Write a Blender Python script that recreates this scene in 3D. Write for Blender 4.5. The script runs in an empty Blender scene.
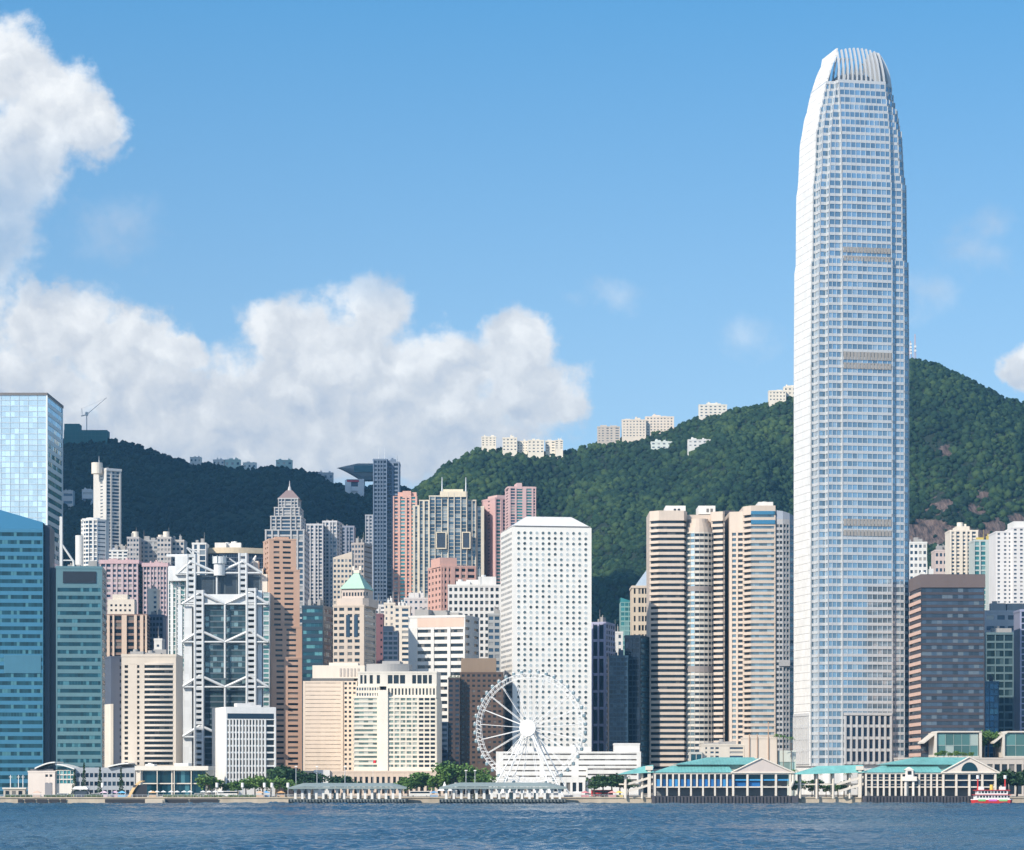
import bpy, math, random
from math import sin, cos, tan, atan2, radians, pi, sqrt, hypot
from mathutils import Vector, Matrix, noise as mnoise

random.seed(7)
scene = bpy.context.scene
col = scene.collection

# ---------------------------------------------------------------- camera
FOC, HC, YH = 2816.0, 14.0, 775.0        # focal length in pixels, eye height, horizon row
cam_d = bpy.data.cameras.new('camera')
cam_d.sensor_fit = 'HORIZONTAL'
cam_d.sensor_width = 36.0
cam_d.lens = 36.0 * FOC / 1024.0
cam_d.shift_y = (YH - 425.0) / 1024.0
cam_d.clip_start = 1.0
cam_d.clip_end = 60000.0
cam = bpy.data.objects.new('camera', cam_d)
cam.location = (0, 0, HC)
cam.rotation_euler = (pi / 2, 0, 0)
col.objects.link(cam)
scene.camera = cam

# ---------------------------------------------------------------- light
SUN_AZ, SUN_EL = radians(43), radians(36)      # azimuth: from behind the camera towards its left
SUNV = Vector((-sin(SUN_AZ) * cos(SUN_EL), -cos(SUN_AZ) * cos(SUN_EL), sin(SUN_EL)))
sd = bpy.data.lights.new('sun', 'SUN')
sd.energy = 4.1
sd.angle = radians(0.5)
sd.color = (1.0, 0.905, 0.77)
so = bpy.data.objects.new('sun', sd)
so.rotation_euler = (-SUNV).to_track_quat('-Z', 'Y').to_euler()
so.location = (-400, -400, 900)
col.objects.link(so)

scene.view_settings.view_transform = 'Standard'
scene.view_settings.look = 'None'
scene.view_settings.exposure = 0.53
scene.view_settings.gamma = 1.0
scene.render.engine = 'CYCLES'
scene.cycles.max_bounces = 6
scene.cycles.diffuse_bounces = 2
scene.cycles.glossy_bounces = 3
scene.cycles.transmission_bounces = 2
scene.cycles.volume_bounces = 0
scene.cycles.transparent_max_bounces = 4
scene.cycles.use_denoising = True
scene.cycles.denoiser = 'OPENIMAGEDENOISE'
scene.cycles.denoising_input_passes = 'RGB_ALBEDO_NORMAL'
scene.cycles.denoising_prefilter = 'ACCURATE'
scene.cycles.sample_clamp_indirect = 4.0


class NT:
    """small helper for node trees"""
    def __init__(s, tree):
        s.t = tree
        s.t.nodes.clear()

    def n(s, kind, **kw):
        nd = s.t.nodes.new(kind)
        for k, v in kw.items():
            setattr(nd, k, v)
        return nd

    def put(s, sock, v):
        if hasattr(v, 'is_output'):
            s.t.links.new(v, sock)
        elif v is not None:
            sock.default_value = v

    def math(s, op, a, b=None, c=None, clamp=False):
        nd = s.n('ShaderNodeMath', operation=op, use_clamp=clamp)
        s.put(nd.inputs[0], a)
        if b is not None: s.put(nd.inputs[1], b)
        if c is not None: s.put(nd.inputs[2], c)
        return nd.outputs[0]

    def vmath(s, op, a, b=None, scale=None):
        nd = s.n('ShaderNodeVectorMath', operation=op)
        s.put(nd.inputs[0], a)
        if b is not None: s.put(nd.inputs[1], b)
        if scale is not None: s.put(nd.inputs['Scale'], scale)
        return nd.outputs['Value'] if op in ('LENGTH', 'DOT_PRODUCT', 'DISTANCE') else nd.outputs[0]

    def noise(s, vec, scale, detail=4, rough=0.55, dist=0.0, color=False):
        nd = s.n('ShaderNodeTexNoise')
        if vec is not None: s.put(nd.inputs['Vector'], vec)
        nd.inputs['Scale'].default_value = scale
        nd.inputs['Detail'].default_value = detail
        nd.inputs['Roughness'].default_value = rough
        nd.inputs['Distortion'].default_value = dist
        return nd.outputs['Color'] if color else nd.outputs['Fac']

    def mix(s, fac, a, b, mode='MIX'):
        nd = s.n('ShaderNodeMix', data_type='RGBA', blend_type=mode)
        s.put(nd.inputs[0], fac)
        s.put(nd.inputs[6], a)
        s.put(nd.inputs[7], b)
        return nd.outputs[2]

    def ss(s, v, a, b):
        nd = s.n('ShaderNodeMapRange', interpolation_type='SMOOTHSTEP')
        s.put(nd.inputs[0], v)
        nd.inputs[1].default_value = a
        nd.inputs[2].default_value = b
        return nd.outputs[0]

    def ramp(s, fac, stops, interp='LINEAR'):
        nd = s.n('ShaderNodeValToRGB')
        cr = nd.color_ramp
        cr.interpolation = interp
        while len(cr.elements) < len(stops):
            cr.elements.new(0.5)
        for e, (p, c) in zip(cr.elements, stops):
            e.position = p
            e.color = (c[0], c[1], c[2], 1)
        s.put(nd.inputs[0], fac)
        return nd.outputs[0]


def rgba(c):
    return (c[0], c[1], c[2], 1.0)


# ---------------------------------------------------------------- world: sky and clouds
def make_world():
    w = bpy.data.worlds.new('World')
    scene.world = w
    w.use_nodes = True
    N = NT(w.node_tree)
    tc = N.n('ShaderNodeTexCoord').outputs['Generated']
    sep = N.n('ShaderNodeSeparateXYZ')
    N.put(sep.inputs[0], tc)
    x, y, z = sep.outputs
    hyp = N.math('SQRT', N.math('ADD', N.math('MULTIPLY', x, x), N.math('MULTIPLY', y, y)))
    # the sky colour, read a little above the true direction: a deep, clean blue near the hills
    cmb = N.n('ShaderNodeCombineXYZ')
    N.put(cmb.inputs[0], x); N.put(cmb.inputs[1], y)
    N.put(cmb.inputs[2], N.math('ADD', N.math('MULTIPLY', N.math('MAXIMUM', z, 0.0), 1.5), 0.045))
    sky = N.n('ShaderNodeTexSky', sky_type='NISHITA')
    sky.sun_disc = False
    sky.sun_elevation = SUN_EL
    sky.sun_rotation = atan2(SUNV.x, SUNV.y) % (2 * pi)
    sky.air_density = 1.0
    sky.dust_density = 0.6
    sky.ozone_density = 2.0
    N.put(sky.inputs[0], N.vmath('NORMALIZE', cmb.outputs[0]))
    hs = N.n('ShaderNodeHueSaturation')
    up = N.n('ShaderNodeMapRange')
    N.put(up.inputs[0], z)
    up.inputs[1].default_value = 0.09; up.inputs[2].default_value = 0.27
    N.put(hs.inputs['Saturation'], N.math('ADD', 0.94, N.math('MULTIPLY', up.outputs[0], 0.34)))
    N.put(hs.inputs['Value'], N.math('ADD', 0.80, N.math('MULTIPLY', up.outputs[0], 0.18)))
    hs.inputs['Hue'].default_value = 0.488
    N.put(hs.inputs['Color'], sky.outputs[0])
    skyc = hs.outputs[0]
    # sky coordinates: azimuth and elevation, in steps of 1/2816 radian
    U = N.math('ADD', N.math('MULTIPLY', N.math('ARCTAN2', x, y), FOC), 512.0)
    V = N.math('SUBTRACT', YH, N.math('MULTIPLY', N.math('DIVIDE', z, N.math('MAXIMUM', hyp, 0.02)), FOC))
    P = N.n('ShaderNodeCombineXYZ')
    N.put(P.inputs[0], U); N.put(P.inputs[1], V)
    P = P.outputs[0]
    w1 = N.vmath('SUBTRACT', N.noise(P, 0.018, 6, 0.62, color=True), (0.5, 0.5, 0.5))
    Pd = N.vmath('ADD', P, N.vmath('SCALE', w1, scale=62.0))
    blobs = [(16, 76, 46, 52), (55, 112, 60, 54), (88, 135, 44, 42), (25, 165, 62, 66), (-8, 235, 62, 72),
             (60, 330, 75, 50), (120, 352, 80, 44), (28, 395, 95, 55), (182, 352, 30, 22), (150, 405, 100, 60),
             (50, 300, 42, 20), (372, 312, 44, 40), (292, 338, 58, 48), (340, 375, 115, 70), (445, 372, 74, 50),
             (518, 345, 46, 42), (530, 388, 60, 48), (250, 415, 130, 75), (420, 435, 160, 62), (562, 402, 26, 26),
             (-90, 330, 120, 130), (180, 450, 300, 50), (1018, 375, 24, 28)]
    d = None
    for (cx, cy, rx, ry) in blobs:
        q = N.vmath('MULTIPLY', N.vmath('SUBTRACT', Pd, (cx, cy, 0)), (1 / rx, 1 / ry, 0))
        l = N.math('SUBTRACT', 1.0, N.vmath('LENGTH', q))
        d = l if d is None else N.math('SMOOTH_MAX', d, l, 0.25)
    n1 = N.noise(P, 0.035, 7, 0.6)
    d = N.math('ADD', d, N.math('MULTIPLY', N.math('SUBTRACT', n1, 0.5), 0.75))
    dens = N.ss(d, -0.06, 0.40)
    # faint wisps on the right
    wd = None
    for (cx, cy, rx, ry) in [(925, 295, 44, 36), (972, 262, 48, 32), (745, 335, 40, 30), (612, 290, 50, 24), (985, 232, 40, 20), (120, 240, 60, 44)]:
        q = N.vmath('MULTIPLY', N.vmath('SUBTRACT', Pd, (cx, cy, 0)), (1 / rx, 1 / ry, 0))
        l = N.math('SUBTRACT', 1.0, N.vmath('LENGTH', q))
        wd = l if wd is None else N.math('MAXIMUM', wd, l)
    wisp = N.math('MULTIPLY', N.ss(N.math('ADD', wd, N.math('MULTIPLY', N.math('SUBTRACT', n1, 0.5), 1.2)), 0.0, 1.3), 0.34)
    # other clouds all round the sky, away from the view to the hills
    back = N.math('MULTIPLY', N.ss(y, 0.75, 0.2), N.ss(z, -0.01, 0.12))
    gen = N.math('MULTIPLY', N.ss(N.noise(N.vmath('MULTIPLY', tc, (1, 1, 2.2)), 2.6, 7, 0.6), 0.50, 0.66), back)
    alpha = N.math('MAXIMUM', N.math('MAXIMUM', N.math('MULTIPLY', dens, N.math('SUBTRACT', 0.97, N.math('MULTIPLY', N.math('MULTIPLY', N.ss(V, 110.0, 250.0), N.ss(V, 320.0, 265.0)), 0.45))), wisp), N.math('MULTIPLY', gen, 0.8))
    # cloud light: billows catch the sun from upper left, the bases are greyer
    nb = N.noise(Pd, 0.021, 5, 0.5)
    nb2 = N.noise(N.vmath('ADD', Pd, (-13, -17, 0)), 0.021, 5, 0.5)
    bil = N.math('MULTIPLY', N.math('SUBTRACT', nb, nb2), 1.6)
    base = N.ss(V, 300.0, 480.0)
    lftb = N.math('MULTIPLY', N.ss(V, 90.0, 260.0), N.ss(V, 330.0, 250.0))
    core = N.ss(d, 0.15, 0.85)
    lit = N.math('SUBTRACT', N.math('ADD', 0.80, bil), N.math('MULTIPLY', base, 0.42))
    lit = N.math('SUBTRACT', lit, N.math('MULTIPLY', lftb, 0.40))
    lit = N.math('SUBTRACT', lit, N.math('MULTIPLY', core, 0.10), clamp=True)
    cc = N.ramp(lit, [(0.0, (2.6, 2.95, 3.5)), (0.5, (3.65, 3.8, 4.0)), (1.0, (4.9, 4.95, 4.95))])
    cl = N.n('ShaderNodeMix', data_type='RGBA')
    N.put(cl.inputs[0], alpha); N.put(cl.inputs[6], skyc)
    sc_ = N.vmath('SCALE', cc, scale=1.0)
    N.put(cl.inputs[7], sc_)
    bg = N.n('ShaderNodeBackground')
    bg.inputs['Strength'].default_value = 0.15
    N.put(bg.inputs[0], cl.outputs[2])
    out = N.n('ShaderNodeOutputWorld')
    N.t.links.new(bg.outputs[0], out.inputs[0])


make_world()


# ---------------------------------------------------------------- tags and mesh helper
def tag(o, label=None, cat=None, group=None, kind=None):
    if label: o['label'] = label
    if cat: o['category'] = cat
    if group: o['group'] = group
    if kind: o['kind'] = kind
    return o


def empty(name, loc, rz=0.0):
    o = bpy.data.objects.new(name, None)
    o.location = loc
    o.rotation_euler = (0, 0, rz)
    o.empty_display_size = 2
    col.objects.link(o)
    return o


class MB:
    def __init__(s):
        s.v, s.f, s.r, s.sm = [], [], [], False

    def face(s, pts, r=0.0):
        i = len(s.v)
        s.v.extend(pts)
        s.f.append(tuple(range(i, i + len(pts))))
        s.r.append(r)

    def hexa(s, p, r=0.0):
        i = len(s.v)
        s.v.extend(p)
        for q in ((0, 3, 2, 1), (4, 5, 6, 7), (0, 1, 5, 4), (1, 2, 6, 5), (2, 3, 7, 6), (3, 0, 4, 7)):
            s.f.append(tuple(i + k for k in q))
            s.r.append(r)
        return s

    def box(s, x0, y0, z0, x1, y1, z1, r=0.0):
        return s.hexa([(x0, y0, z0), (x1, y0, z0), (x1, y1, z0), (x0, y1, z0),
                       (x0, y0, z1), (x1, y0, z1), (x1, y1, z1), (x0, y1, z1)], r)

    def slab(s, o, d, n, s0, s1, t0, t1, z0, z1, r=0.0):
        def p(a, b): return (o[0] + d[0] * a + n[0] * b, o[1] + d[1] * a + n[1] * b)
        q = [p(s0, t1), p(s1, t1), p(s1, t0), p(s0, t0)]
        return s.hexa([(a, b, z0) for a, b in q] + [(a, b, z1) for a, b in q], r)

    def prism(s, poly, z0, z1, top=None, r=0.0):
        top = top or poly
        n, i = len(poly), len(s.v)
        zt = z1 if isinstance(z1, (list, tuple)) else [z1] * n
        s.v.extend([(a, b, z0) for a, b in poly])
        s.v.extend([(a, b, zt[k]) for k, (a, b) in enumerate(top)])
        s.f.append(tuple(i + k for k in reversed(range(n)))); s.r.append(r)
        s.f.append(tuple(i + n + k for k in range(n))); s.r.append(r)
        for k in range(n):
            l = (k + 1) % n
            s.f.append((i + k, i + l, i + n + l, i + n + k)); s.r.append(r)
        return s

    def ring(s, outer, inner, z0, z1, r=0.0):
        n, i = len(outer), len(s.v)
        for poly, z in ((outer, z0), (outer, z1), (inner, z1), (inner, z0)):
            s.v.extend([(a, b, z) for a, b in poly])
        for a in range(4):
            b = (a + 1) % 4
            for k in range(n):
                l = (k + 1) % n
                s.f.append((i + a * n + k, i + a * n + l, i + b * n + l, i + b * n + k)); s.r.append(r)
        return s

    def tube(s, a, b, ra, rb=None, n=8, r=0.0):
        rb = ra if rb is None else rb
        a, b = Vector(a), Vector(b)
        ax = (b - a)
        if ax.length < 1e-6: return s
        ax.normalize()
        u = ax.orthogonal().normalized()
        w = ax.cross(u)
        i = len(s.v)
        for c, rad in ((a, ra), (b, rb)):
            for k in range(n):
                t = 2 * pi * k / n
                s.v.append(tuple(c + u * (rad * cos(t)) + w * (rad * sin(t))))
        for k in range(n):
            l = (k + 1) % n
            s.f.append((i + k, i + l, i + n + l, i + n + k)); s.r.append(r)
        s.f.append(tuple(i + k for k in reversed(range(n)))); s.r.append(r)
        s.f.append(tuple(i + n + k for k in range(n))); s.r.append(r)
        return s

    def path(s, pts, rad, n=6):
        for a, b in zip(pts, pts[1:]): s.tube(a, b, rad, rad, n)
        return s

    def mesh(s, name, mat):
        me = bpy.data.meshes.new(name)
        me.from_pydata(s.v, [], s.f)
        if any(s.r):
            at = me.attributes.new('rnd', 'FLOAT', 'FACE')
            at.data.foreach_set('value', s.r)
        if mat: me.materials.append(mat)
        if s.sm:
            me.polygons.foreach_set('use_smooth', [True] * len(me.polygons))
        me.update()
        return me

    def build(s, name, mat, parent=None, loc=(0, 0, 0)):
        return link(name, s.mesh(name, mat), parent, loc)


def link(name, me, parent=None, loc=(0, 0, 0), rz=0.0):
    o = bpy.data.objects.new(name, me)
    o.location = loc
    if rz: o.rotation_euler = (0, 0, rz)
    if parent: o.parent = parent
    col.objects.link(o)
    return o


def children_of(o):
    return list(o.children)


def copy_tree(o, parent=None):
    c = o.copy()
    col.objects.link(c)
    if parent: c.parent = parent
    for ch in list(o.children):
        copy_tree(ch, c)
    return c


# ---------------------------------------------------------------- materials
MATS = {}


def new_mat(name):
    m = bpy.data.materials.new(name)
    m.use_nodes = True
    N = NT(m.node_tree)
    b = N.n('ShaderNodeBsdfPrincipled')
    o = N.n('ShaderNodeOutputMaterial')
    N.t.links.new(b.outputs[0], o.inputs[0])
    return m, N, b


def wall(c, rough=0.65, metal=0.0, var=0.15, joint=0.0):
    """stone, render or painted cladding with faint weather streaks"""
    key = ('w', c, rough, metal, var, joint)
    if key in MATS: return MATS[key]
    m, N, b = new_mat('cladding')
    tc = N.n('ShaderNodeTexCoord').outputs['Object']
    st = N.noise(N.vmath('MULTIPLY', tc, (0.35, 0.35, 0.03)), 1.0, 5, 0.6)
    bl = N.noise(tc, 0.06, 4, 0.6)
    k = N.math('MULTIPLY', N.math('ADD', N.math('SUBTRACT', st, 0.5), N.math('SUBTRACT', bl, 0.5)), var * 2.2)
    v = N.math('ADD', 1.0, k)
    if joint:
        # panel to panel differences
        fl = N.vmath('FLOOR', N.vmath('MULTIPLY', tc, (1 / 3.0, 1 / 3.0, 1 / joint)))
        wn = N.n('ShaderNodeTexWhiteNoise'); N.put(wn.inputs[0], fl)
        v = N.math('ADD', v, N.math('MULTIPLY', N.math('SUBTRACT', wn.outputs[0], 0.5), 0.12))
    N.put(b.inputs['Base Color'], N.vmath('SCALE', rgba(c)[:3], scale=v))
    b.inputs['Roughness'].default_value = rough
    b.inputs['Metallic'].default_value = metal
    MATS[key] = m
    return m


def glass(c, metal=0.35, rough=0.10, light=(0.35, 0.36, 0.36), lf=0.12, tilt=0.028, dark=0.62):
    """window glass: every pane differs a little in tint, blinds and tilt"""
    key = ('g', c, metal, rough, light, lf, tilt, dark)
    if key in MATS: return MATS[key]
    m, N, b = new_mat('window_glass')
    at = N.n('ShaderNodeAttribute', attribute_name='rnd').outputs['Fac']
    oi = N.n('ShaderNodeObjectInfo').outputs['Random']
    r = N.math('FRACT', N.math('ADD', N.math('MULTIPLY', at, 7.13), N.math('MULTIPLY', oi, 3.7)))
    d = tuple(q * dark for q in c)
    e = tuple(q * 1.35 for q in c)
    colr = N.ramp(r, [(0.0, d), (0.45, c), (max(0.5, 1 - lf - 0.03), e), (1 - lf, light), (1.0, light)])
    N.put(b.inputs['Base Color'], colr)
    b.inputs['Metallic'].default_value = metal
    b.inputs['Roughness'].default_value = rough
    wn = N.n('ShaderNodeTexWhiteNoise', noise_dimensions='1D')
    N.put(wn.inputs['W'], N.math('MULTIPLY', r, 91.7))
    geo = N.n('ShaderNodeNewGeometry').outputs['Normal']
    off = N.vmath('SCALE', N.vmath('SUBTRACT', wn.outputs['Color'], (0.5, 0.5, 0.5)), scale=tilt)
    N.put(b.inputs['Normal'], N.vmath('NORMALIZE', N.vmath('ADD', geo, off)))
    MATS[key] = m
    return m


def paint(c, rough=0.5, metal=0.0, var=0.06):
    return wall(c, rough, metal, var)


def foliage(c1, c2, c3, bump=0.0):
    key = ('f', c1, c2, c3, bump)
    if key in MATS: return MATS[key]
    m, N, b = new_mat('foliage')
    at = N.n('ShaderNodeAttribute', attribute_name='rnd').outputs['Fac']
    pos = N.n('ShaderNodeNewGeometry').outputs['Position']
    big = N.noise(pos, 0.0075, 5, 0.65)
    r = N.math('ADD', N.math('MULTIPLY', at, 0.55), N.math('MULTIPLY', N.math('SUBTRACT', big, 0.40), 2.0), clamp=True)
    N.put(b.inputs['Base Color'], N.ramp(r, [(0.0, c1), (0.5, c2), (1.0, c3)]))
    b.inputs['Roughness'].default_value = 0.6
    b.inputs['Specular IOR Level'].default_value = 0.2
    if bump:
        bp = N.n('ShaderNodeBump')
        bp.inputs['Strength'].default_value = bump
        bp.inputs['Distance'].default_value = 2.2
        N.put(bp.inputs['Height'], N.noise(pos, 0.55, 3, 0.65))
        N.put(b.inputs['Normal'], bp.outputs[0])
    MATS[key] = m
    return m


WHITE = (0.68, 0.67, 0.645)
M_WHITE = wall(WHITE, 0.5)
M_ROOF = wall((0.33, 0.32, 0.31), 0.8)
M_STEEL = wall((0.62, 0.64, 0.66), 0.35, 0.3)
M_DARK = wall((0.03, 0.035, 0.045), 0.5)
M_TRUNK = wall((0.10, 0.075, 0.05), 0.9)
M_CREAM = wall((0.66, 0.57, 0.47), 0.65)
G_DARK = glass((0.012, 0.02, 0.03), 0.0, 0.1, (0.16, 0.15, 0.14), 0.14)
G_BLUE = glass((0.03, 0.06, 0.10), 0.25, 0.1, (0.25, 0.28, 0.3), 0.12)

# ---------------------------------------------------------------- measuring helpers
GZ = 2.8                                   # level of the reclaimed ground


def X(px, Y): return (px - 512.0) / FOC * Y
def Z(py, Y): return HC + (YH - py) / FOC * Y


def inset(poly, d):
    n = len(poly)
    out = []
    for k in range(n):
        a, b, c = poly[k - 1], poly[k], poly[(k + 1) % n]
        e1 = Vector((b[0] - a[0], b[1] - a[1])).normalized()
        e2 = Vector((c[0] - b[0], c[1] - b[1])).normalized()
        n1, n2 = Vector((-e1.y, e1.x)), Vector((-e2.y, e2.x))
        q = n1 + n2
        q = q / max(0.2, (1 + n1.dot(n2)))
        out.append((b[0] + q.x * d, b[1] + q.y * d))
    return out


def rect(x0, y0, x1, y1): return [(x0, y0), (x1, y0), (x1, y1), (x0, y1)]


def cut_rect(x0, y0, x1, y1, c): return [(x0 + c, y0), (x1 - c, y0), (x1, y0 + c), (x1, y1), (x0, y1), (x0, y0 + c)]


# ---------------------------------------------------------------- the setting
def make_water():
    import numpy as np
    m, N, b = new_mat('sea_water')
    pos = N.n('ShaderNodeNewGeometry').outputs['Position']
    big = N.noise(N.vmath('MULTIPLY', pos, (0.012, 0.004, 1)), 1.0, 4, 0.6)
    b.inputs['IOR'].default_value = 1.33
    N.put(b.inputs['Roughness'], N.math('ADD', 0.10, N.math('MULTIPLY', big, 0.14)))
    N.put(b.inputs['Base Color'], N.mix(N.ss(big, 0.35, 0.68), rgba((0.022, 0.068, 0.125)), rgba((0.065, 0.118, 0.160))))
    h1 = N.noise(N.vmath('MULTIPLY', pos, (0.42, 0.30, 0.3)), 1.0, 3, 0.6, 0.6)
    bp = N.n('ShaderNodeBump')
    bp.inputs['Strength'].default_value = 1.0
    bp.inputs['Distance'].default_value = 0.8
    N.put(bp.inputs['Height'], N.math('MULTIPLY', h1, N.math('ADD', 0.3, N.math('MULTIPLY', big, 1.2))))
    N.put(b.inputs['Normal'], bp.outputs[0])
    # a short steep chop where the picture looks at the harbour, one sheet with the flat far sea
    y0, y1 = 500.0, 1400.0
    nx, ny = 680, 1150
    yy = np.linspace(y0, y1, ny)
    uu = np.linspace(-1, 1, nx)
    gy = np.repeat(yy[:, None], nx, 1)
    gx = uu[None, :] * (gy * 0.205)
    rs = np.random.RandomState(4)
    z = np.zeros_like(gx)
    wx = gx + 5 * np.sin(gy * .031 + gx * .023) + 2.5 * np.sin(gx * .11 - gy * .074)
    wy = gy + 5 * np.sin(gx * .034 - gy * .021) + 2.5 * np.sin(gy * .093 + gx * .06)
    for k in range(34):
        wl = [3.2, 4.0, 5.0, 6.0, 7.5, 10.0, 15.0][k % 7] * rs.uniform(.85, 1.15)
        th = radians(65) + rs.normal(0, .75)
        kk = 2 * pi / wl
        p = kk * (wx * cos(th) + wy * sin(th)) + rs.uniform(0, 6.28)
        z += wl ** .8 / 78.0 * rs.uniform(.6, 1.0) * (np.sin(p) + .25 * np.cos(2 * p))
    env = .70 + .45 * np.sin(gx * .031 + 1.7 * np.sin(gy * .013)) * np.sin(gy * .019 + 1.7 + gx * .012)
    fade = np.minimum((1 - np.abs(uu))[None, :] * 40, np.minimum((gy - y0), (y1 - gy) + 3) / 20)
    z = np.maximum(z * 1.5, -.9) * env * np.clip(fade, 0, 1)
    z[0, :] = z[-1, :] = 0; z[:, 0] = z[:, -1] = 0
    V = np.stack([gx, gy, z], 2).reshape(-1, 3)
    idx = np.arange(nx * ny).reshape(ny, nx)
    Q = np.stack([idx[:-1, :-1], idx[:-1, 1:], idx[1:, 1:], idx[1:, :-1]], 2).reshape(-1, 4)
    n0 = len(V)
    E = 9000.0
    ext = np.array([(-E, -E, 0), (E, -E, 0), (E, 1404, 0), (-E, 1404, 0), (gx[-1, 0], 1404, 0), (gx[-1, -1], 1404, 0)], dtype=float)
    V = np.concatenate([V, ext])
    bot, lft, rgt, top = [int(i) for i in idx[0, :]], [int(i) for i in idx[:, 0]], [int(i) for i in idx[:, -1]], [int(i) for i in idx[-1, :]]
    extra = [[n0, n0 + 1] + bot[::-1], [n0 + 1, n0 + 2, n0 + 5] + rgt[::-1], [n0 + 5, n0 + 4] + top, [n0 + 4, n0 + 3, n0] + lft]
    loops = np.concatenate([Q.ravel()] + [np.array(e) for e in extra])
    starts = np.concatenate([np.arange(len(Q)) * 4, len(Q) * 4 + np.cumsum([0] + [len(e) for e in extra[:-1]])])
    me = bpy.data.meshes.new('water')
    me.vertices.add(len(V)); me.vertices.foreach_set('co', V.astype('f').ravel())
    me.loops.add(len(loops)); me.loops.foreach_set('vertex_index', loops.astype('i'))
    me.polygons.add(len(starts)); me.polygons.foreach_set('loop_start', starts.astype('i'))
    me.materials.append(m)
    me.update(calc_edges=True)
    me.polygons.foreach_set('use_smooth', [True] * len(me.polygons))
    tag(link('water', me), kind='structure')


SHORE = 1402.0


def make_ground():
    m, N, b = new_mat('paved_ground')
    pos = N.n('ShaderNodeNewGeometry').outputs['Position']
    n = N.noise(pos, 0.03, 5, 0.6)
    N.put(b.inputs['Base Color'], N.mix(n, rgba((0.20, 0.18, 0.15)), rgba((0.34, 0.30, 0.25))))
    b.inputs['Roughness'].default_value = 0.85
    mb = MB()
    mb.box(-9000, SHORE + 0.5, -3, 9000, 9000, GZ)
    tag(mb.build('ground', m), kind='structure')
    # sea wall: stone face with a coping, dark fender slots
    mb = MB()
    mb.box(-700, SHORE - 0.6, -2, 700, SHORE + 0.45, GZ - 0.35)
    mb.box(-700, SHORE - 1.0, GZ - 0.345, 700, SHORE + 0.45, GZ + 0.25)
    tag(mb.build('seawall', wall((0.46, 0.39, 0.30), 0.8, 0, 0.3)), kind='structure')
    # harbour road behind the promenade, with kerbs and lane lines
    mr = wall((0.055, 0.055, 0.06), 0.85)
    mb = MB(); mb.box(-700, 1447, GZ - 0.2, 700, 1458, GZ + 0.004)
    tag(mb.build('road', mr), kind='structure')
    mb = MB()
    for y in (1446.6, 1458.0): mb.box(-700, y, GZ - 0.2, 700, y + 0.4, GZ + 0.14)
    tag(mb.build('kerb', wall((0.4, 0.39, 0.36), 0.8)), kind='structure')
    mb = MB()
    for k in range(-110, 110): mb.box(k * 6, 1452.4, GZ, k * 6 + 3, 1452.6, GZ + 0.008)
    tag(mb.build('lane_markings', wall((0.75, 0.75, 0.72), 0.7)), kind='structure')
    # lawn strip along the promenade
    g = foliage((0.05, 0.08, 0.02), (0.08, 0.12, 0.03), (0.13, 0.16, 0.05))
    mb = MB(); mb.box(-420, 1418, GZ - 0.2, -110, 1432, GZ + 0.008)
    tag(mb.build('lawn', g), kind='structure')


make_water()
make_ground()


def lerp_tab(tab, x):
    if x <= tab[0][0]: return tab[0][1]
    for (a, p), (b, q) in zip(tab, tab[1:]):
        if x <= b:
            t = (x - a) / (b - a)
            t = t * t * (3 - 2 * t) * 0.4 + t * 0.6
            return p + (q - p) * t
    return tab[-1][1]


RIGHT_RIDGE = [(250, 640), (330, 560), (380, 510), (405, 494), (430, 477), (445, 463), (462, 454), (480, 445), (500, 447), (540, 451), (570, 447),
               (600, 439), (640, 433), (680, 422), (700, 414), (740, 405), (765, 402), (795, 394), (830, 376), (870, 360), (910, 356),
               (935, 361), (960, 372), (985, 385), (1005, 394), (1024, 399), (1100, 430), (1250, 470)]
LEFT_RIDGE = [(-250, 450), (-80, 430), (0, 428), (65, 438), (100, 436), (120, 438), (150, 446), (180, 457), (200, 460), (230, 463), (260, 466),
              (275, 463), (300, 468), (320, 471), (335, 481), (360, 484), (400, 482), (430, 496), (480, 530), (560, 590)]


class Hill:
    def __init__(s, tab, Yr, Y0, zfoot, amp, seed):
        s.tab, s.Yr, s.Y0, s.zf, s.amp, s.seed = tab, Yr, Y0, zfoot, amp, seed

    def ridge(s, x): return Z(lerp_tab(s.tab, x / s.Yr * FOC + 512) + 4.0, s.Yr)

    def h(s, x, y):
        t = (y - s.Y0) / (s.Yr - s.Y0)
        zr = s.ridge(x)
        if t <= 1:
            t = max(0, t)
            base = s.zf + (zr - s.zf) * (0.72 * t + 0.28 * t * t)
            env = sin(pi * min(1, max(0, t))) ** 0.8
        else:
            base = zr - (t - 1) * 500
            env = 0
        p = Vector((x * 0.0045 + s.seed, y * 0.0014, s.seed))
        sp = mnoise.noise(p) + 0.55 * mnoise.noise(p * 2.3) + 0.3 * mnoise.noise(p * 5.1)
        return base + s.amp * env * sp


def tri_blob(rad, seed, sub=1, amp=0.28):
    import bmesh
    bm = bmesh.new()
    bmesh.ops.create_icosphere(bm, subdivisions=sub, radius=1.0)
    out = []
    for v in bm.verts:
        k = 1 + amp * mnoise.noise(v.co * 1.7 + Vector((seed * 3.1, seed, 0))) + amp * 0.8 * mnoise.noise(v.co * 3.9 + Vector((seed, 0, seed * 2.2)))
        out.append(v.co * (k * rad))
    faces = [tuple(v.index for v in f.verts) for f in bm.faces]
    bm.free()
    return out, faces


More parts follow.
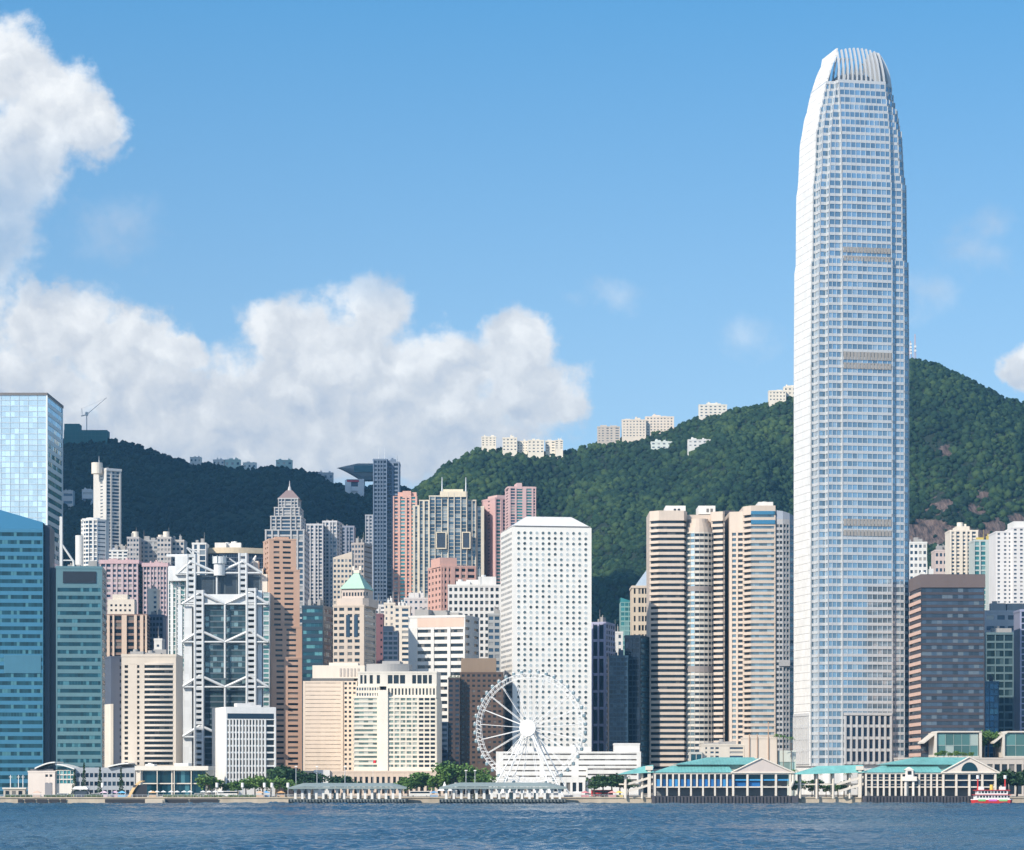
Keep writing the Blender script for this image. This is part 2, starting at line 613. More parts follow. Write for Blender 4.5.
def make_hill(hill, name, px0, px1, ncrown, fol, soil, rocks=()):
    x0, x1 = X(px0, hill.Yr), X(px1, hill.Yr)
    nx, ny = 150, 70
    v, f = [], []
    ys = [hill.Y0 + (hill.Yr - hill.Y0) * 1.35 * k / (ny - 1) for k in range(ny)]
    for y in ys:
        for i in range(nx):
            x = x0 + (x1 - x0) * i / (nx - 1)
            v.append((x, y, hill.h(x, y)))
    for j in range(ny - 1):
        for i in range(nx - 1):
            a = j * nx + i
            f.append((a, a + 1, a + nx + 1, a + nx))
    mb = MB(); mb.v, mb.f, mb.r = v, f, [0] * len(f); mb.sm = True
    tag(mb.build(name, soil), kind='structure')
    # the forest: thousands of tree crowns packed over the slope
    import numpy as np
    rng = random.Random(hill.seed * 13 + 1)
    blobs = [tri_blob(1.0, k, 1, 0.65) for k in range(10)]
    bv = [np.array([tuple(c) for c in b[0]]) for b in blobs]
    bf = [np.array(b[1]) for b in blobs]
    V, F, R = [], [], []
    off = 0
    for _ in range(ncrown):
        t = rng.random() ** 0.8 * 1.02
        y = hill.Y0 + (hill.Yr - hill.Y0) * t
        px = px0 + (px1 - px0) * rng.random()
        x = X(px, hill.Yr)
        z = hill.h(x, y)
        ppx, ppy = x / y * FOC + 512, YH - (z - HC) / y * FOC
        if ppx < -110 or ppx > 1200 or ppy > 690: continue
        skip = False
        for (rx, ry, ra, rb) in rocks:
            if ((ppx - rx) / ra) ** 2 + ((ppy - ry) / rb) ** 2 < 1: skip = True
        if skip and rng.random() < 0.96: continue
        k = rng.randrange(10)
        sz = rng.choice((1.8, 2.2, 2.6, 3.0, 3.4, 4.2, 5.4)) * rng.uniform(0.8, 1.2)
        if t > 0.97: sz = min(sz, 4.0)
        a = rng.uniform(0, 2 * pi)
        ca, sa = cos(a), sin(a)
        B = bv[k]
        W = np.stack([(B[:, 0] * ca - B[:, 1] * sa) * sz + x, (B[:, 0] * sa + B[:, 1] * ca) * sz + y, B[:, 2] * sz * rng.uniform(0.75, 1.15) + z + sz * 0.25], 1)
        V.append(W); F.append(bf[k] + off); off += len(B)
        R.append(np.full(len(bf[k]), rng.random()))
    V = np.concatenate(V); F = np.concatenate(F); R = np.concatenate(R)
    me = bpy.data.meshes.new('forest')
    me.vertices.add(len(V)); me.vertices.foreach_set('co', V.astype('f').ravel())
    me.loops.add(len(F) * 3); me.loops.foreach_set('vertex_index', F.astype('i').ravel())
    me.polygons.add(len(F)); me.polygons.foreach_set('loop_start', np.arange(0, len(F) * 3, 3, dtype='i'))
    at = me.attributes.new('rnd', 'FLOAT', 'FACE'); at.data.foreach_set('value', R.astype('f'))
    me.materials.append(fol)
    me.update(calc_edges=True)
    me.validate()
    me.polygons.foreach_set('use_smooth', [True] * len(F))
    o = link('forest', me)
    return o


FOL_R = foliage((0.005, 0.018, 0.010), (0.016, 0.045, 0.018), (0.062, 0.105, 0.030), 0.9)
FOL_L = foliage((0.004, 0.016, 0.013), (0.010, 0.030, 0.020), (0.020, 0.045, 0.026), 0.9)  # shaded copy: part of the cloud shade is in these darker greens
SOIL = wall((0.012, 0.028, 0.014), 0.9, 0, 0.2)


def rocky_soil(hill, rocks):
    """undergrowth with outcrops of bare reddish granite at given places on the slope"""
    m, N, b = new_mat('soil_and_rock')
    pos = N.n('ShaderNodeNewGeometry').outputs['Position']
    wob = N.vmath('SCALE', N.vmath('SUBTRACT', N.noise(pos, 0.035, 5, 0.65, color=True), (0.5, 0.5, 0.5)), scale=46.0)
    pw = N.vmath('ADD', pos, wob)
    msk = None
    for (px, py, ra, rb) in rocks:
        Y = hill.Y0 + 10
        while Y < hill.Yr and hill.h(X(px, Y), Y) < Z(py, Y): Y += 5
        q = N.vmath('MULTIPLY', N.vmath('SUBTRACT', pw, (X(px, Y), Y, Z(py, Y))), (FOC / ra / Y, 1 / 220, FOC / rb / Y))
        l = N.math('SUBTRACT', 1.25, N.vmath('LENGTH', q))
        msk = l if msk is None else N.math('MAXIMUM', msk, l)
    st = N.noise(N.vmath('MULTIPLY', pos, (0.26, 0.05, 0.05)), 1.0, 6, 0.72)
    rk = N.ramp(st, [(0.36, (0.025, 0.02, 0.02)), (0.48, (0.11, 0.075, 0.065)), (0.66, (0.24, 0.17, 0.14))])
    N.put(b.inputs['Base Color'], N.mix(N.ss(msk, 0.0, 0.12), rgba((0.012, 0.028, 0.014)), rk))
    b.inputs['Roughness'].default_value = 0.9
    bp = N.n('ShaderNodeBump'); bp.inputs['Strength'].default_value = 1.0; bp.inputs['Distance'].default_value = 6.0
    N.put(bp.inputs['Height'], st); N.put(b.inputs['Normal'], bp.outputs[0])
    return m


HILL_R = Hill(RIGHT_RIDGE, 3600.0, 2450.0, 40.0, 78.0, 5)
HILL_L = Hill(LEFT_RIDGE, 3750.0, 2500.0, 30.0, 60.0, 9)
ROCKS = [(930, 532, 22, 14), (908, 536, 12, 12), (962, 538, 26, 12), (995, 530, 14, 10), (942, 505, 13, 7), (975, 508, 9, 6), (945, 450, 8, 5), (1000, 436, 6, 3.5), (985, 495, 7, 4), (1018, 520, 10, 8)]
tag(make_hill(HILL_R, 'hill', 330, 1260, 60000, FOL_R, rocky_soil(HILL_R, ROCKS), ROCKS),
    'dense green forest covering the sunlit right hill behind the towers', 'forest', kind='stuff')
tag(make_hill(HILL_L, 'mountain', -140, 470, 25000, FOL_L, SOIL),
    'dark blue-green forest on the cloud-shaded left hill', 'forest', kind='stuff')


def make_shade_cloud():
    """a cumulus added above the frame to throw shade on the left hill"""
    m, N, b = new_mat('shade_cloud')
    N.put(b.inputs['Base Color'], rgba((0.85, 0.85, 0.86)))
    b.inputs['Roughness'].default_value = 1.0
    b.inputs['Specular IOR Level'].default_value = 0.0
    mb = MB(); mb.sm = True
    rng = random.Random(3)
    H = 1500.0
    k = (H - 260) / SUNV.z
    cx, cy = -470 + SUNV.x * k, 3480 + SUNV.y * k
    for q in range(44):
        V, F = tri_blob(1.0, q, 3, 0.3)
        ox, oy = rng.uniform(-1, 1), rng.uniform(-1, 1)
        r = rng.uniform(150, 260)
        i = len(mb.v)
        for v in V:
            mb.v.append((ox * 380 + v.x * r, oy * 760 + v.y * r, max(-40 - 20 * v.x, v.z * r * 0.55) + rng.uniform(-2, 2)))
        for f in F:
            mb.f.append(tuple(i + a for a in f)); mb.r.append(0)
    return tag(mb.build('cloud', m, None, (cx, cy, H)), kind='structure')


make_shade_cloud()  # added out of view for the shadow it casts


def make_haze():
    m = bpy.data.materials.new('haze')
    m.use_nodes = True
    N = NT(m.node_tree)
    v = N.n('ShaderNodeVolumePrincipled')
    v.inputs['Color'].default_value = (0.27, 0.64, 1.0, 1)
    v.inputs['Density'].default_value = 0.000050
    v.inputs['Anisotropy'].default_value = 0.2
    o = N.n('ShaderNodeOutputMaterial')
    N.t.links.new(v.outputs[0], o.inputs['Volume'])
    mb = MB(); mb.box(-9100, -9100, -8, 9100, 9100, 690)
    tag(mb.build('haze', m), kind='stuff')


make_haze()


# ---------------------------------------------------------------- buildings
class Bld:
    """One building: an Empty at its foot, its walls, glazing and roof pieces as children.
    pxL/pxC/pxR: where its left end, its nearest corner and its right end appear; Y: distance of that corner."""

    def __init__(s, name, label, cat, pxL, pxC, pxR, Y, D=30.0, side='F', group=None, base=GZ):
        kL, kC, kR = [(p - 512.0) / FOC for p in (pxL, pxC, pxR)]
        if side == 'F':
            a, W = 0.0, (kR - kL) * Y
            c0 = Vector((kL * Y, Y)); xd, yd = Vector((1, 0)), Vector((0, 1))
        else:
            C = Vector((kC * Y, Y))
            lo, hi = radians(-25), radians(60)
            sg = 1 if side == 'L' else -1
            kS, kF = (kL, kR) if side == 'L' else (kR, kL)
            for _ in range(50):
                a = (lo + hi) / 2
                q = C + D * Vector((-sg * sin(a), cos(a)))
                if sg * (q.x / q.y - kS) > 0: lo = a
                else: hi = a
            fx, fy = sg * cos(a), sin(a)
            W = (kF * C.y - C.x) / (fx - kF * fy)
            a = a * sg
            xd, yd = Vector((cos(a), sin(a))), Vector((-sin(a), cos(a)))
            c0 = C if side == 'L' else C - xd * W
        s.W, s.D, s.Y, s.a, s.base = W, D, Y, a, base
        ctr = c0 + xd * (W / 2) + yd * (D / 2)
        s.c, s.xd, s.yd = ctr, xd, yd
        s.root = empty(name, (ctr.x, ctr.y, base), a)
        tag(s.root, label, cat, group)
        s.walls, s.panes, s.spans = {}, [], []
        s.cache = {}
        s.rng = random.Random(hash(label) % 1000 if False else sum(map(ord, label)))

    def lx(s, px, yl=None):
        """local x on the plane at local y (front plane by default) seen at pixel column px"""
        yl = -s.D / 2 if yl is None else yl
        k = (px - 512.0) / FOC
        o = s.c + s.yd * yl
        return (k * o.y - o.x) / (s.xd.x - k * s.xd.y)

    def lz(s, py, yl=None):
        yl = -s.D / 2 if yl is None else yl
        return Z(py, s.c.y + yl * s.yd.y) - s.base

    def mb(s, mat):
        return s.walls.setdefault(mat.name, (MB(), mat))[0]

    def vol(s, poly, z0, z1, faces, mat, dep=0.45, spmat=None, rim=0.0):
        """faces: {edge index: dict(n=, cols=, ...)}"""
        mb = s.mb(mat)
        n = len(poly)
        mb.prism(inset(poly, dep), z0, z1 - 0.02)
        for k in range(n):
            a, b = Vector(poly[k]), Vector(poly[(k + 1) % n])
            d = b - a
            L = d.length
            d.normalize()
            nr = Vector((d.y, -d.x))
            sp = faces.get(k)
            if sp is None:
                mb.slab(a, d, nr, 0.02, L - 0.02, -dep - 0.02, 0, z0, z1)
            else:
                s.facade(a, d, nr, L, z0, z1, dict(sp), mat, dep, spmat)
        if rim:
            mb.ring(inset(poly, -0.2), inset(poly, 0.6), z1 - 0.4, z1 + rim)

    def facade(s, o, d, nr, L, z0, z1, sp, mat, dep, spmat):
        mb = s.mb(mat)
        zv = max(z0, sp.get('z0', z0)); zt = min(z1, sp.get('z1', z1))
        n = sp['n']
        if 'p' in sp: n = max(1, round((zt - zv) / sp['p']))
        fh = (zt - zv) / n
        hf = sp.get('hf', 0.5); sf = sp.get('sf', (1 - hf) / 2)
        m = sp.get('m', 0.04); g = sp.get('g', 0.4)
        cols = sp.get('cols', 1)
        if isinstance(cols, int):
            w = (1 - 2 * m) / (cols + (cols - 1) * g / (1 - g) if cols > 1 else 1)
            cols = [(m + i * w / (1 - g), m + i * w / (1 - g) + w) for i in range(cols)]
        gl = sp['glass']
        if zv > z0 + 0.05: mb.slab(o, d, nr, 0.02, L - 0.02, -dep - 0.02, -0.01, z0, zv)
        if zt < z1 - 0.05: mb.slab(o, d, nr, 0.02, L - 0.02, -dep - 0.02, -0.01, zt, z1)
        # piers run the full height, spandrels sit between them slightly behind
        edges = [0.0] + [q for c in cols for q in c[:2]] + [1.0]
        pp = sp.get('pp', 0.06)
        pmb = s.mb(sp['pmat']) if sp.get('pmat') else mb
        for i in range(0, len(edges), 2):
            a, b = edges[i] * L, edges[i + 1] * L
            if b - a > 0.05:
                pmb.slab(o, d, nr, max(0.02, a), min(L - 0.02, b), -dep - 0.02, pp, zv, zt - 0.06)
        for f in range(n):
            zz = zv + f * fh
            tgt = mb
            if spmat:
                tgt = MB()
                s.spans.append((tgt, spmat))
            for c in cols:
                a, b = c[0] * L, c[1] * L
                lo = zz + sf * fh
                hi = lo + hf * fh
                if sf > 0.01: tgt.slab(o, d, nr, a, b, -dep - 0.02, sp.get('so', 0.0), zz, lo)
                if hi < zz + fh - 0.02: tgt.slab(o, d, nr, a, b, -dep - 0.02, sp.get('so', 0.0), hi, zz + fh)
                gg = c[2] if len(c) > 2 else gl
                pos = o + d * ((a + b) / 2) + nr * (-dep + 0.06)
                s.pane(b - a, hi - lo, (pos.x, pos.y, lo), atan2(d.y, d.x), gg, sp.get('seg', 0),
                       (0 if sp.get('front', True) else 1, -round(zz, 1)), sp.get('wname', 'window'))

    def pane(s, w, h, loc, rz, gl, seg, pri, name='window', kind='rect'):
        s.panes.append((pri, name, round(w, 2), round(h, 2), loc, rz, gl, seg, kind))

    def pane_mb(s, w, h, seg, kind, rng):
        mb = MB()
        if kind == 'round':
            mb.v = []
            r = w / 2
            pts = [(r * cos(2 * pi * k / 12), r * sin(2 * pi * k / 12) + r) for k in range(12)]
            i = 0
            mb.v = [(a, -0.05, b) for a, b in pts] + [(a, 0.03, b) for a, b in pts]
            mb.f = [tuple(range(12))] + [(k + 12, (k + 1) % 12 + 12, (k + 1) % 12, k) for k in range(12)]
            mb.r = [rng.random()] * 13
            return mb
        k = max(1, round(w / seg)) if seg else 1
        gap = 0.06 if k > 1 else 0
        for i in range(k):
            mb.box(-w / 2 + w * i / k + gap, -0.05, 0.01, -w / 2 + w * (i + 1) / k - gap, 0.03, h - 0.01, rng.random())
        if k > 1: mb.box(-w / 2, -0.01, 0, w / 2, 0.03, h, 0.02)
        return mb

    def done(s):
        byname = {}
        for p in s.panes: byname.setdefault(p[1], []).append(p)
        for name, ps in byname.items():
            ps.sort(key=lambda q: q[0])
            keep, rest = ps[:100], ps[100:]
            for p in keep:
                key = (p[2], p[3], p[6].name, p[7], p[8])
                # several variants of the same pane so that bands do not repeat
                var = s.rng.randrange(5) if p[7] else 0
                me = s.cache.get(key + (var,))
                if me is None:
                    me = s.pane_mb(p[2], p[3], p[7], p[8], s.rng).mesh(name, p[6])
                    s.cache[key + (var,)] = me
                link(name, me, s.root, p[4], p[5])
            stuff = {}
            for p in rest:
                t = stuff.setdefault(p[6].name, (MB(), p[6]))[0]
                q = s.pane_mb(p[2], p[3], p[7], p[8], s.rng)
                i = len(t.v)
                c_, s_ = cos(p[5]), sin(p[5])
                t.v.extend([(x * c_ - y * s_ + p[4][0], x * s_ + y * c_ + p[4][1], z + p[4][2]) for x, y, z in q.v])
                t.f.extend([tuple(i + k for k in f) for f in q.f]); t.r.extend(q.r)
            for t, mat in stuff.values():
                o = t.build(name, mat, s.root)
                o['kind'] = 'stuff'
        for mb, mat in s.walls.values():
            mb.build('wall', mat, s.root)
        for mb, mat in s.spans:
            mb.build('spandrel', mat, s.root)
        return s.root

    def part(s, name, mb, mat):
        return mb.build(name, mat, s.root)

    def roof(s, x0, x1, y0, y1, z, hs=(3, 5), n=3, mat=None):
        """plant rooms, tanks and ducts on a roof"""
        mb = MB()
        for k in range(n):
            w = (x1 - x0) * s.rng.uniform(0.12, 0.35)
            dd = (y1 - y0) * s.rng.uniform(0.2, 0.5)
            cx = x0 + w / 2 + (x1 - x0 - w) * ((k + s.rng.uniform(0.2, 0.8)) / n)
            cy = y0 + dd / 2 + (y1 - y0 - dd) * s.rng.random() * 0.5
            h = s.rng.uniform(*hs)
            mb.box(cx - w / 2, cy - dd / 2, z - 0.1, cx + w / 2, cy + dd / 2, z + h + 0.03 * k)
            if s.rng.random() < 0.6:
                mb.tube((cx - w * .2, cy, z + h), (cx - w * .2, cy, z + h + 1.4), min(1.6, w * .2), n=10)
        if s.rng.random() < 0.6:
            cx = s.rng.uniform(x0, x1)
            mb.tube((cx, y0 + 3, z), (cx, y0 + 3, z + hs[1] * 1.8), 0.18, 0.08, 5)
        s.part('roof_plant', mb, mat or M_ROOF)


def simple(name, label, cat, pxL, pxC, pxR, Y, top, wallm, front, sidef=None, D=30, side='F', vis=None, group=None,
           dep=0.45, spmat=None, roofn=3, hs=(2.5, 5), rim=1.0, cut=0, roofmat=None, fin=True, base=GZ):
    """box building with a front and one side facade; vis: lowest pixel row that shows"""
    b = Bld(name, label, cat, pxL, pxC, pxR, Y, D, side, group, base)
    w, d = b.W / 2, b.D / 2
    z1 = b.lz(top)
    zv = b.lz(vis + 14) if vis else 0.0
    F = {0: dict(front, z0=max(zv, front.get('z0', zv)))}
    if sidef:
        sf = dict(sidef, z0=max(zv, sidef.get('z0', zv)), front=False)
        if side == 'L': F[3] = sf
        else: F[1] = sf
    poly = rect(-w, -d, w, d)
    b.vol(poly, 0, z1, F, wallm, dep, spmat, rim)
    if roofn: b.roof(-w + 1.5, w - 1.5, -d + 2, d - 2, z1, hs, roofn, roofmat)
    if fin: b.done()
    return b

# ---------------------------------------------------------------- colours of the city
def W_(r, g, b, rough=0.65, metal=0.0, joint=0.0): return wall((r, g, b), rough, metal, 0.10, joint)


PINK = W_(0.52, 0.33, 0.31); SALMON = W_(0.60, 0.36, 0.30); BEIGE = W_(0.62, 0.54, 0.45); GREYB = W_(0.42, 0.40, 0.40)
CREAMW = W_(0.70, 0.63, 0.54); PALE = W_(0.62, 0.61, 0.60); GRANITE = W_(0.56, 0.36, 0.26, 0.5); BROWN = W_(0.11, 0.07, 0.052)
NAVYW = W_(0.035, 0.06, 0.105, 0.4); SILVER = wall((0.66, 0.68, 0.70), 0.30, 0.45, 0.05); TEALW = W_(0.16, 0.30, 0.33, 0.35)
WARMW = W_(0.72, 0.66, 0.58)
G_TEAL = glass((0.014, 0.065, 0.09), 0.35, 0.08, (0.08, 0.22, 0.26), 0.12, 0.012, 0.6)
G_SKY = glass((0.10, 0.30, 0.44), 0.65, 0.07, (0.35, 0.55, 0.62), 0.12, 0.05, 0.75)
G_PALE = glass((0.60, 0.71, 0.75), 0.6, 0.12, (0.66, 0.76, 0.80), 0.05, 0.010, 0.95)
G_NAVY = glass((0.012, 0.028, 0.055), 0.25, 0.1, (0.04, 0.07, 0.11), 0.1)
G_GREEN = glass((0.10, 0.22, 0.21), 0.3, 0.1, (0.40, 0.46, 0.42), 0.2)
G_BAY = glass((0.06, 0.26, 0.28), 0.35, 0.1, (0.25, 0.45, 0.45), 0.2)
G_RES = glass((0.04, 0.08, 0.13), 0.2, 0.12, (0.35, 0.34, 0.33), 0.22)


def f_(n, cols=1, hf=0.5, gl=None, **k):
    return dict(n=n, cols=cols, hf=hf, glass=gl or G_DARK, **k)


# ============================ far left: glass towers ============================
b = simple('glass_tower', 'tallest tower at the left edge, pale mirror glass with a square dotted grid', 'office tower', -45, 47, 63, 1760, 394.5,
           W_(0.50, 0.56, 0.60, 0.35, 0.3), f_(44, 10, 0.86, G_PALE, g=0.06, m=0.01, seg=3, z0=95), f_(44, 1, 0.55, G_SKY, m=0.06, seg=3), D=62, side='R', dep=0.3, roofn=0, rim=0, fin=False)
mb = MB(); zt = b.lz(394.5)
mb.ring(inset(rect(-b.W / 2, -b.D / 2, b.W / 2, b.D / 2), -0.35), inset(rect(-b.W / 2, -b.D / 2, b.W / 2, b.D / 2), 0.8), zt - 0.6, zt + 1.1)
b.part('parapet', mb, W_(0.16, 0.15, 0.15))
mb = MB(); mb.box(b.W / 2 - 0.5, -b.D / 2 - 0.5, 60, b.W / 2 + 0.35, -b.D / 2 + 0.5, zt - 0.7)
b.part('corner_trim', mb, W_(0.75, 0.8, 0.82, 0.3))
b.done()

b = Bld('glass_tower', 'blue glass tower with a sloping glass top at the left edge of the waterfront', 'office tower', -45, 43, 49, 1530, 40, 'R')
w, d = b.W / 2, b.D / 2
zt = b.lz(529)
b.vol(rect(-w, -d, w, d), 0, zt, {0: f_(34, 1, 0.5, G_TEAL, m=0.0, seg=1.6, sf=0.1), 1: f_(30, 1, 0.6, G_NAVY, m=0.1, seg=3)}, W_(0.065, 0.215, 0.33, 0.25, 0.3), 0.25)
mb = MB()
xs = b.lx(0)
zl, zr_ = b.lz(499), b.lz(522)
mb.v = []
mb.prism(rect(-w + 0.02, -d + 0.02, w - 0.02, d), zt - 0.05, [b.lz(497), zr_, zr_, b.lz(497)])
b.part('sloping_glass_top', mb, G_SKY)
for k, (a, bb, m_) in enumerate([(655, 673, W_(0.05, 0.17, 0.25, 0.5))]):
    mb = MB(); mb.box(b.lx(4), -d - 0.3, b.lz(bb), b.lx(41), -d + 0.2, b.lz(a))
    b.part('louvre_band', mb, m_)
mb = MB(); mb.box(b.lx(43.6), -d + 5, 0, b.lx(49), d - 2, b.lz(524)); mb.box(b.lx(49.02), -d + 9, 0, b.lx(54.8), d - 1, b.lz(566)); b.part('slot_blocks', mb, W_(.03, .045, .08, .4))  # near-black navy blocks filling the slot beside the tower
b.done()

b = simple('glass_tower', 'teal banded glass tower with a dark sign panel at its top', 'office tower', 56, 102, 106, 1528, 568, W_(0.115, 0.215, 0.245, 0.3, 0.1),
           f_(27, 1, 0.5, G_TEAL, m=0.03, seg=1.6, z1=Z(586, 1528) - GZ), f_(27, 1, 0.5, G_NAVY, m=0.1, seg=3), D=36, side='R', dep=0.3, roofn=2, fin=False)
mb = MB(); mb.box(b.lx(63), -b.D / 2 - 0.5, b.lz(583), b.lx(96), -b.D / 2 + .1, b.lz(571.5)); b.part('sign_panel', mb, W_(0.02, 0.025, 0.035, 0.3))
zt = b.lz(568)
mb = MB(); x0 = b.lx(59.5)
mb.box(x0 - 0.7, -8, zt, x0 + 0.7, -6.6, b.lz(515)); b.part('roof_mast', mb, M_WHITE)
mb = MB(); mb.box(b.lx(57) - .5, 4, zt, b.lx(57) + 0.5, 5, b.lz(522)); b.part('roof_mast', mb, M_WHITE)
mb = MB(); mb.tube((x0 + 0.5, -7.3, b.lz(543)), (b.lx(72), -7.3, b.lz(560)), 0.6); mb.tube((b.lx(72), -7.3, b.lz(559)), (b.lx(72.5), -7.3, zt), 0.6)
mb.tube((x0, -7.3, b.lz(559)), (b.lx(72), -7.3, b.lz(559)), 0.35)
b.part('roof_brace', mb, M_WHITE)
b.done()

# ============================ apartments on the left slope ============================
b = simple('apartment_tower', 'slender tall apartment tower with a round cream turret against the dark hill', 'apartment tower', 93.5, 106, 121, 2350, 471,
           W_(0.55, 0.53, 0.50), f_(26, [(0.04, 0.3), (0.4, 0.88)], 0.62, G_RES, seg=2.5, pp=0.4), f_(26, [(0.55, 0.75)], 0.3, G_RES), D=22, side='L', vis=545, roofn=1, fin=False)
mb = MB(); mb.tube((b.lx(101), -4, b.lz(474)), (b.lx(101), -4, b.lz(463)), 4.6, n=20); b.part('turret', mb, CREAMW)
mb = MB(); mb.tube((b.lx(103), -4, b.lz(463)), (b.lx(103), -4, b.lz(456)), 0.35, 0.1); b.part('spire', mb, M_STEEL)
mb = MB(); mb.box(b.lx(106) , -b.D / 2 - 0.8, b.lz(471), b.lx(121.4), -b.D / 2 + 6, b.lz(468.6)); b.part('roof_frame', mb, PALE)
b.done()

b = Bld('apartment_tower', 'rounded white apartment tower in front of the slender turret tower', 'apartment tower', 80, 0, 105, 2200, 22, 'F')
w, d = b.W / 2, b.D / 2
zt = b.lz(520)
b.vol([(-w, -d + 6), (-w + 4, -d + 1.5), (-3, -d), (w - 6, -d), (w, -d + 5), (w, d), (-w, d)], 0, zt,
      {0: f_(16, 2, .5, G_RES, z0=b.lz(585)), 1: f_(16, [(0.1, 0.9)], .6, G_RES, z0=b.lz(585)), 2: f_(16, [(0.05, .4), (.6, .95)], .7, G_RES, z0=b.lz(585), pp=.5), 3: f_(16, 1, .3, G_RES, z0=b.lz(585))}, M_WHITE, .5, None, .8)
mb = MB(); mb.tube((-1, -2, zt - .1), (-1, -2, zt + 2.2), 6, 5.4, 18); mb.box(-w + 1, -d + 3, zt - .1, -4, 2, zt + 1.5); b.part('roof_plant', mb, M_WHITE)
mb = MB(); mb.tube((-w - 1, -d + 5, 0), (-w - 1, -d + 5, b.lz(535)), 3.4, n=14); b.part('stair_turret', mb, M_WHITE)
b.done()

for (l, r, top, lab, m_, vis) in [
        (107, 128, 551, 'low white stepped apartment roof beside the rounded white tower', M_WHITE, 566),
        (113, 131, 549, 'plain blue grey gable wall behind the pink blocks', W_(0.42, 0.46, 0.55), 566),
        (127, 139, 538, 'grey apartment tower with a round tank under the dark hill', GREYB, 566),
        (139, 158, 541, 'wide grey balconied apartment block in the middle of the grey row', W_(0.36, 0.37, 0.38), 566),
        (157, 171, 538, 'grey beige apartment tower with two rooftop drums', W_(0.46, 0.43, 0.41), 566),
        (168, 184, 541, 'banded apartment block half hidden by the steel framed tower', W_(0.50, 0.47, 0.44), 575)]:
    plain = 'plain' in lab
    b = simple('apartment_block', lab, 'apartment block', l, 0, r, 2260 + 8 * (l % 5), top, m_, f_(9, 1 if plain else 4, 0.01 if plain else 0.5, G_RES, g=0.35), D=22, vis=vis, roofn=2, fin=False)
    if 'tank' in lab or 'drums' in lab:
        mb = MB(); mb.tube((1, -4, b.lz(top)), (1, -4, b.lz(top - 7)), 2.6, n=16)
        if 'drums' in lab: mb.tube((-4, -2, b.lz(top)), (-4, -2, b.lz(top - 4)), 2, n=14)
        b.part('water_tank', mb, CREAMW)
    b.done()

for (l, c, r, top, lab) in [(100, 138, 143, 563, 'wide pink apartment block with white window columns left of the steel framed tower'), (143, 0, 167, 566, 'narrower pink apartment block with a pink rooftop rim')]:
    b = simple('apartment_block', lab, 'apartment block', l, c, r, 2020, top, W_(0.49, 0.39, 0.41),
               f_(18, [(.03, .14), (.17, .28), (.34, .42), (.46, .56), (.62, .70), (.74, .84), (.88, .96)], .52, G_RES, pp=.5),
               f_(18, 1, .5, G_NAVY, m=.1) if c else None, D=26, side='R' if c else 'F', vis=640, roofn=0, fin=False)
    mb = MB(); w, d = b.W / 2, b.D / 2
    mb.ring(inset(rect(-w, -d, w, d), -.8), inset(rect(-w, -d, w, d), 1), b.lz(top) - .5, b.lz(top) + 2.2)
    b.part('roof_rim', mb, W_(0.56, 0.39, 0.41)); b.roof(-w + 2, w - 2, -d + 2, d - 2, b.lz(top), (2, 4), 3, W_(.55, .4, .4))
    b.done()

simple('apartment_block', 'thin cream apartment tower in front of the narrower pink block', 'apartment block', 147.5, 0, 157, 1900, 590, CREAMW,
       f_(9, [(.65, .95)], .5, G_RES), D=16, vis=620, roofn=2)

b = Bld('office_tower', 'brown and cream finned tower with a cream crown block', 'office tower', 101, 147, 150, 1790, 30, 'R')
w, d = b.W / 2, b.D / 2
zt = b.lz(615)
b.vol(rect(-w, -d, w, d), 0, zt, {0: f_(24, [(.07, .13), (.19, .25), (.29, .45), (.56, .72), (.78, .85), (.92, .96)], .62, G_DARK, pp=.9, so=-.15, z0=b.lz(770), pmat=W_(0.62, 0.48, 0.38)), 1: f_(24, 1, .6, G_NAVY, z0=b.lz(700))}, W_(0.24, 0.16, 0.13), .6, None, .6)
mb = MB(); mb.box(b.lx(107), -d + 3, zt - .1, b.lx(134), d - 3, b.lz(599)); mb.box(b.lx(112), -d + 4, zt, b.lx(127), d - 5, b.lz(594)); b.part('crown_block', mb, CREAMW)
mb = MB()
for k in range(5):
    for j in range(2): mb.box(b.lx(110 + k * 4.6), -d + 2.9, b.lz(611 - j * 5), b.lx(112 + k * 4.6), -d + 3.2, b.lz(609 - j * 5))
b.part('crown_windows', mb, G_DARK)
b.done()
simple('office_block', 'navy gridded block behind the beige curved balconies', 'office building', 145, 0, 163, 1830, 616, W_(0.10, 0.14, 0.21), f_(10, 5, .55, G_NAVY, g=.3), D=20, vis=657, roofn=3)
simple('office_block', 'small white plastered block peeking over the beige balconied building', 'office building', 154, 0, 162, 1780, 640, M_WHITE, f_(3, 1, .2, G_RES, m=.35), D=14, vis=660, roofn=1)

# narrow tower: shaded dark front and sunlit cream flank both put into the colours
b = Bld('narrow_tower', 'narrow dark tower with a sunlit cream flank beside the teal tower', 'office tower', 105, 111, 123, 1513, 14, 'L')
w, d = b.W / 2, b.D / 2
b.vol(rect(-w, -d, w, d), 0, b.lz(657), {0: f_(20, [(.72, .95)], .4, G_NAVY)}, W_(.085, .10, .14), .4, None, .5)
mb = MB(); mb.box(-w - .25, -d - .05, 0, -w - .003, d, b.lz(704)); mb.box(-w - .25, -d - .3, 0, -w + 1.2, -d - .003, b.lz(704)); b.part('sun_toned_flank', mb, CREAMW)
b.done()

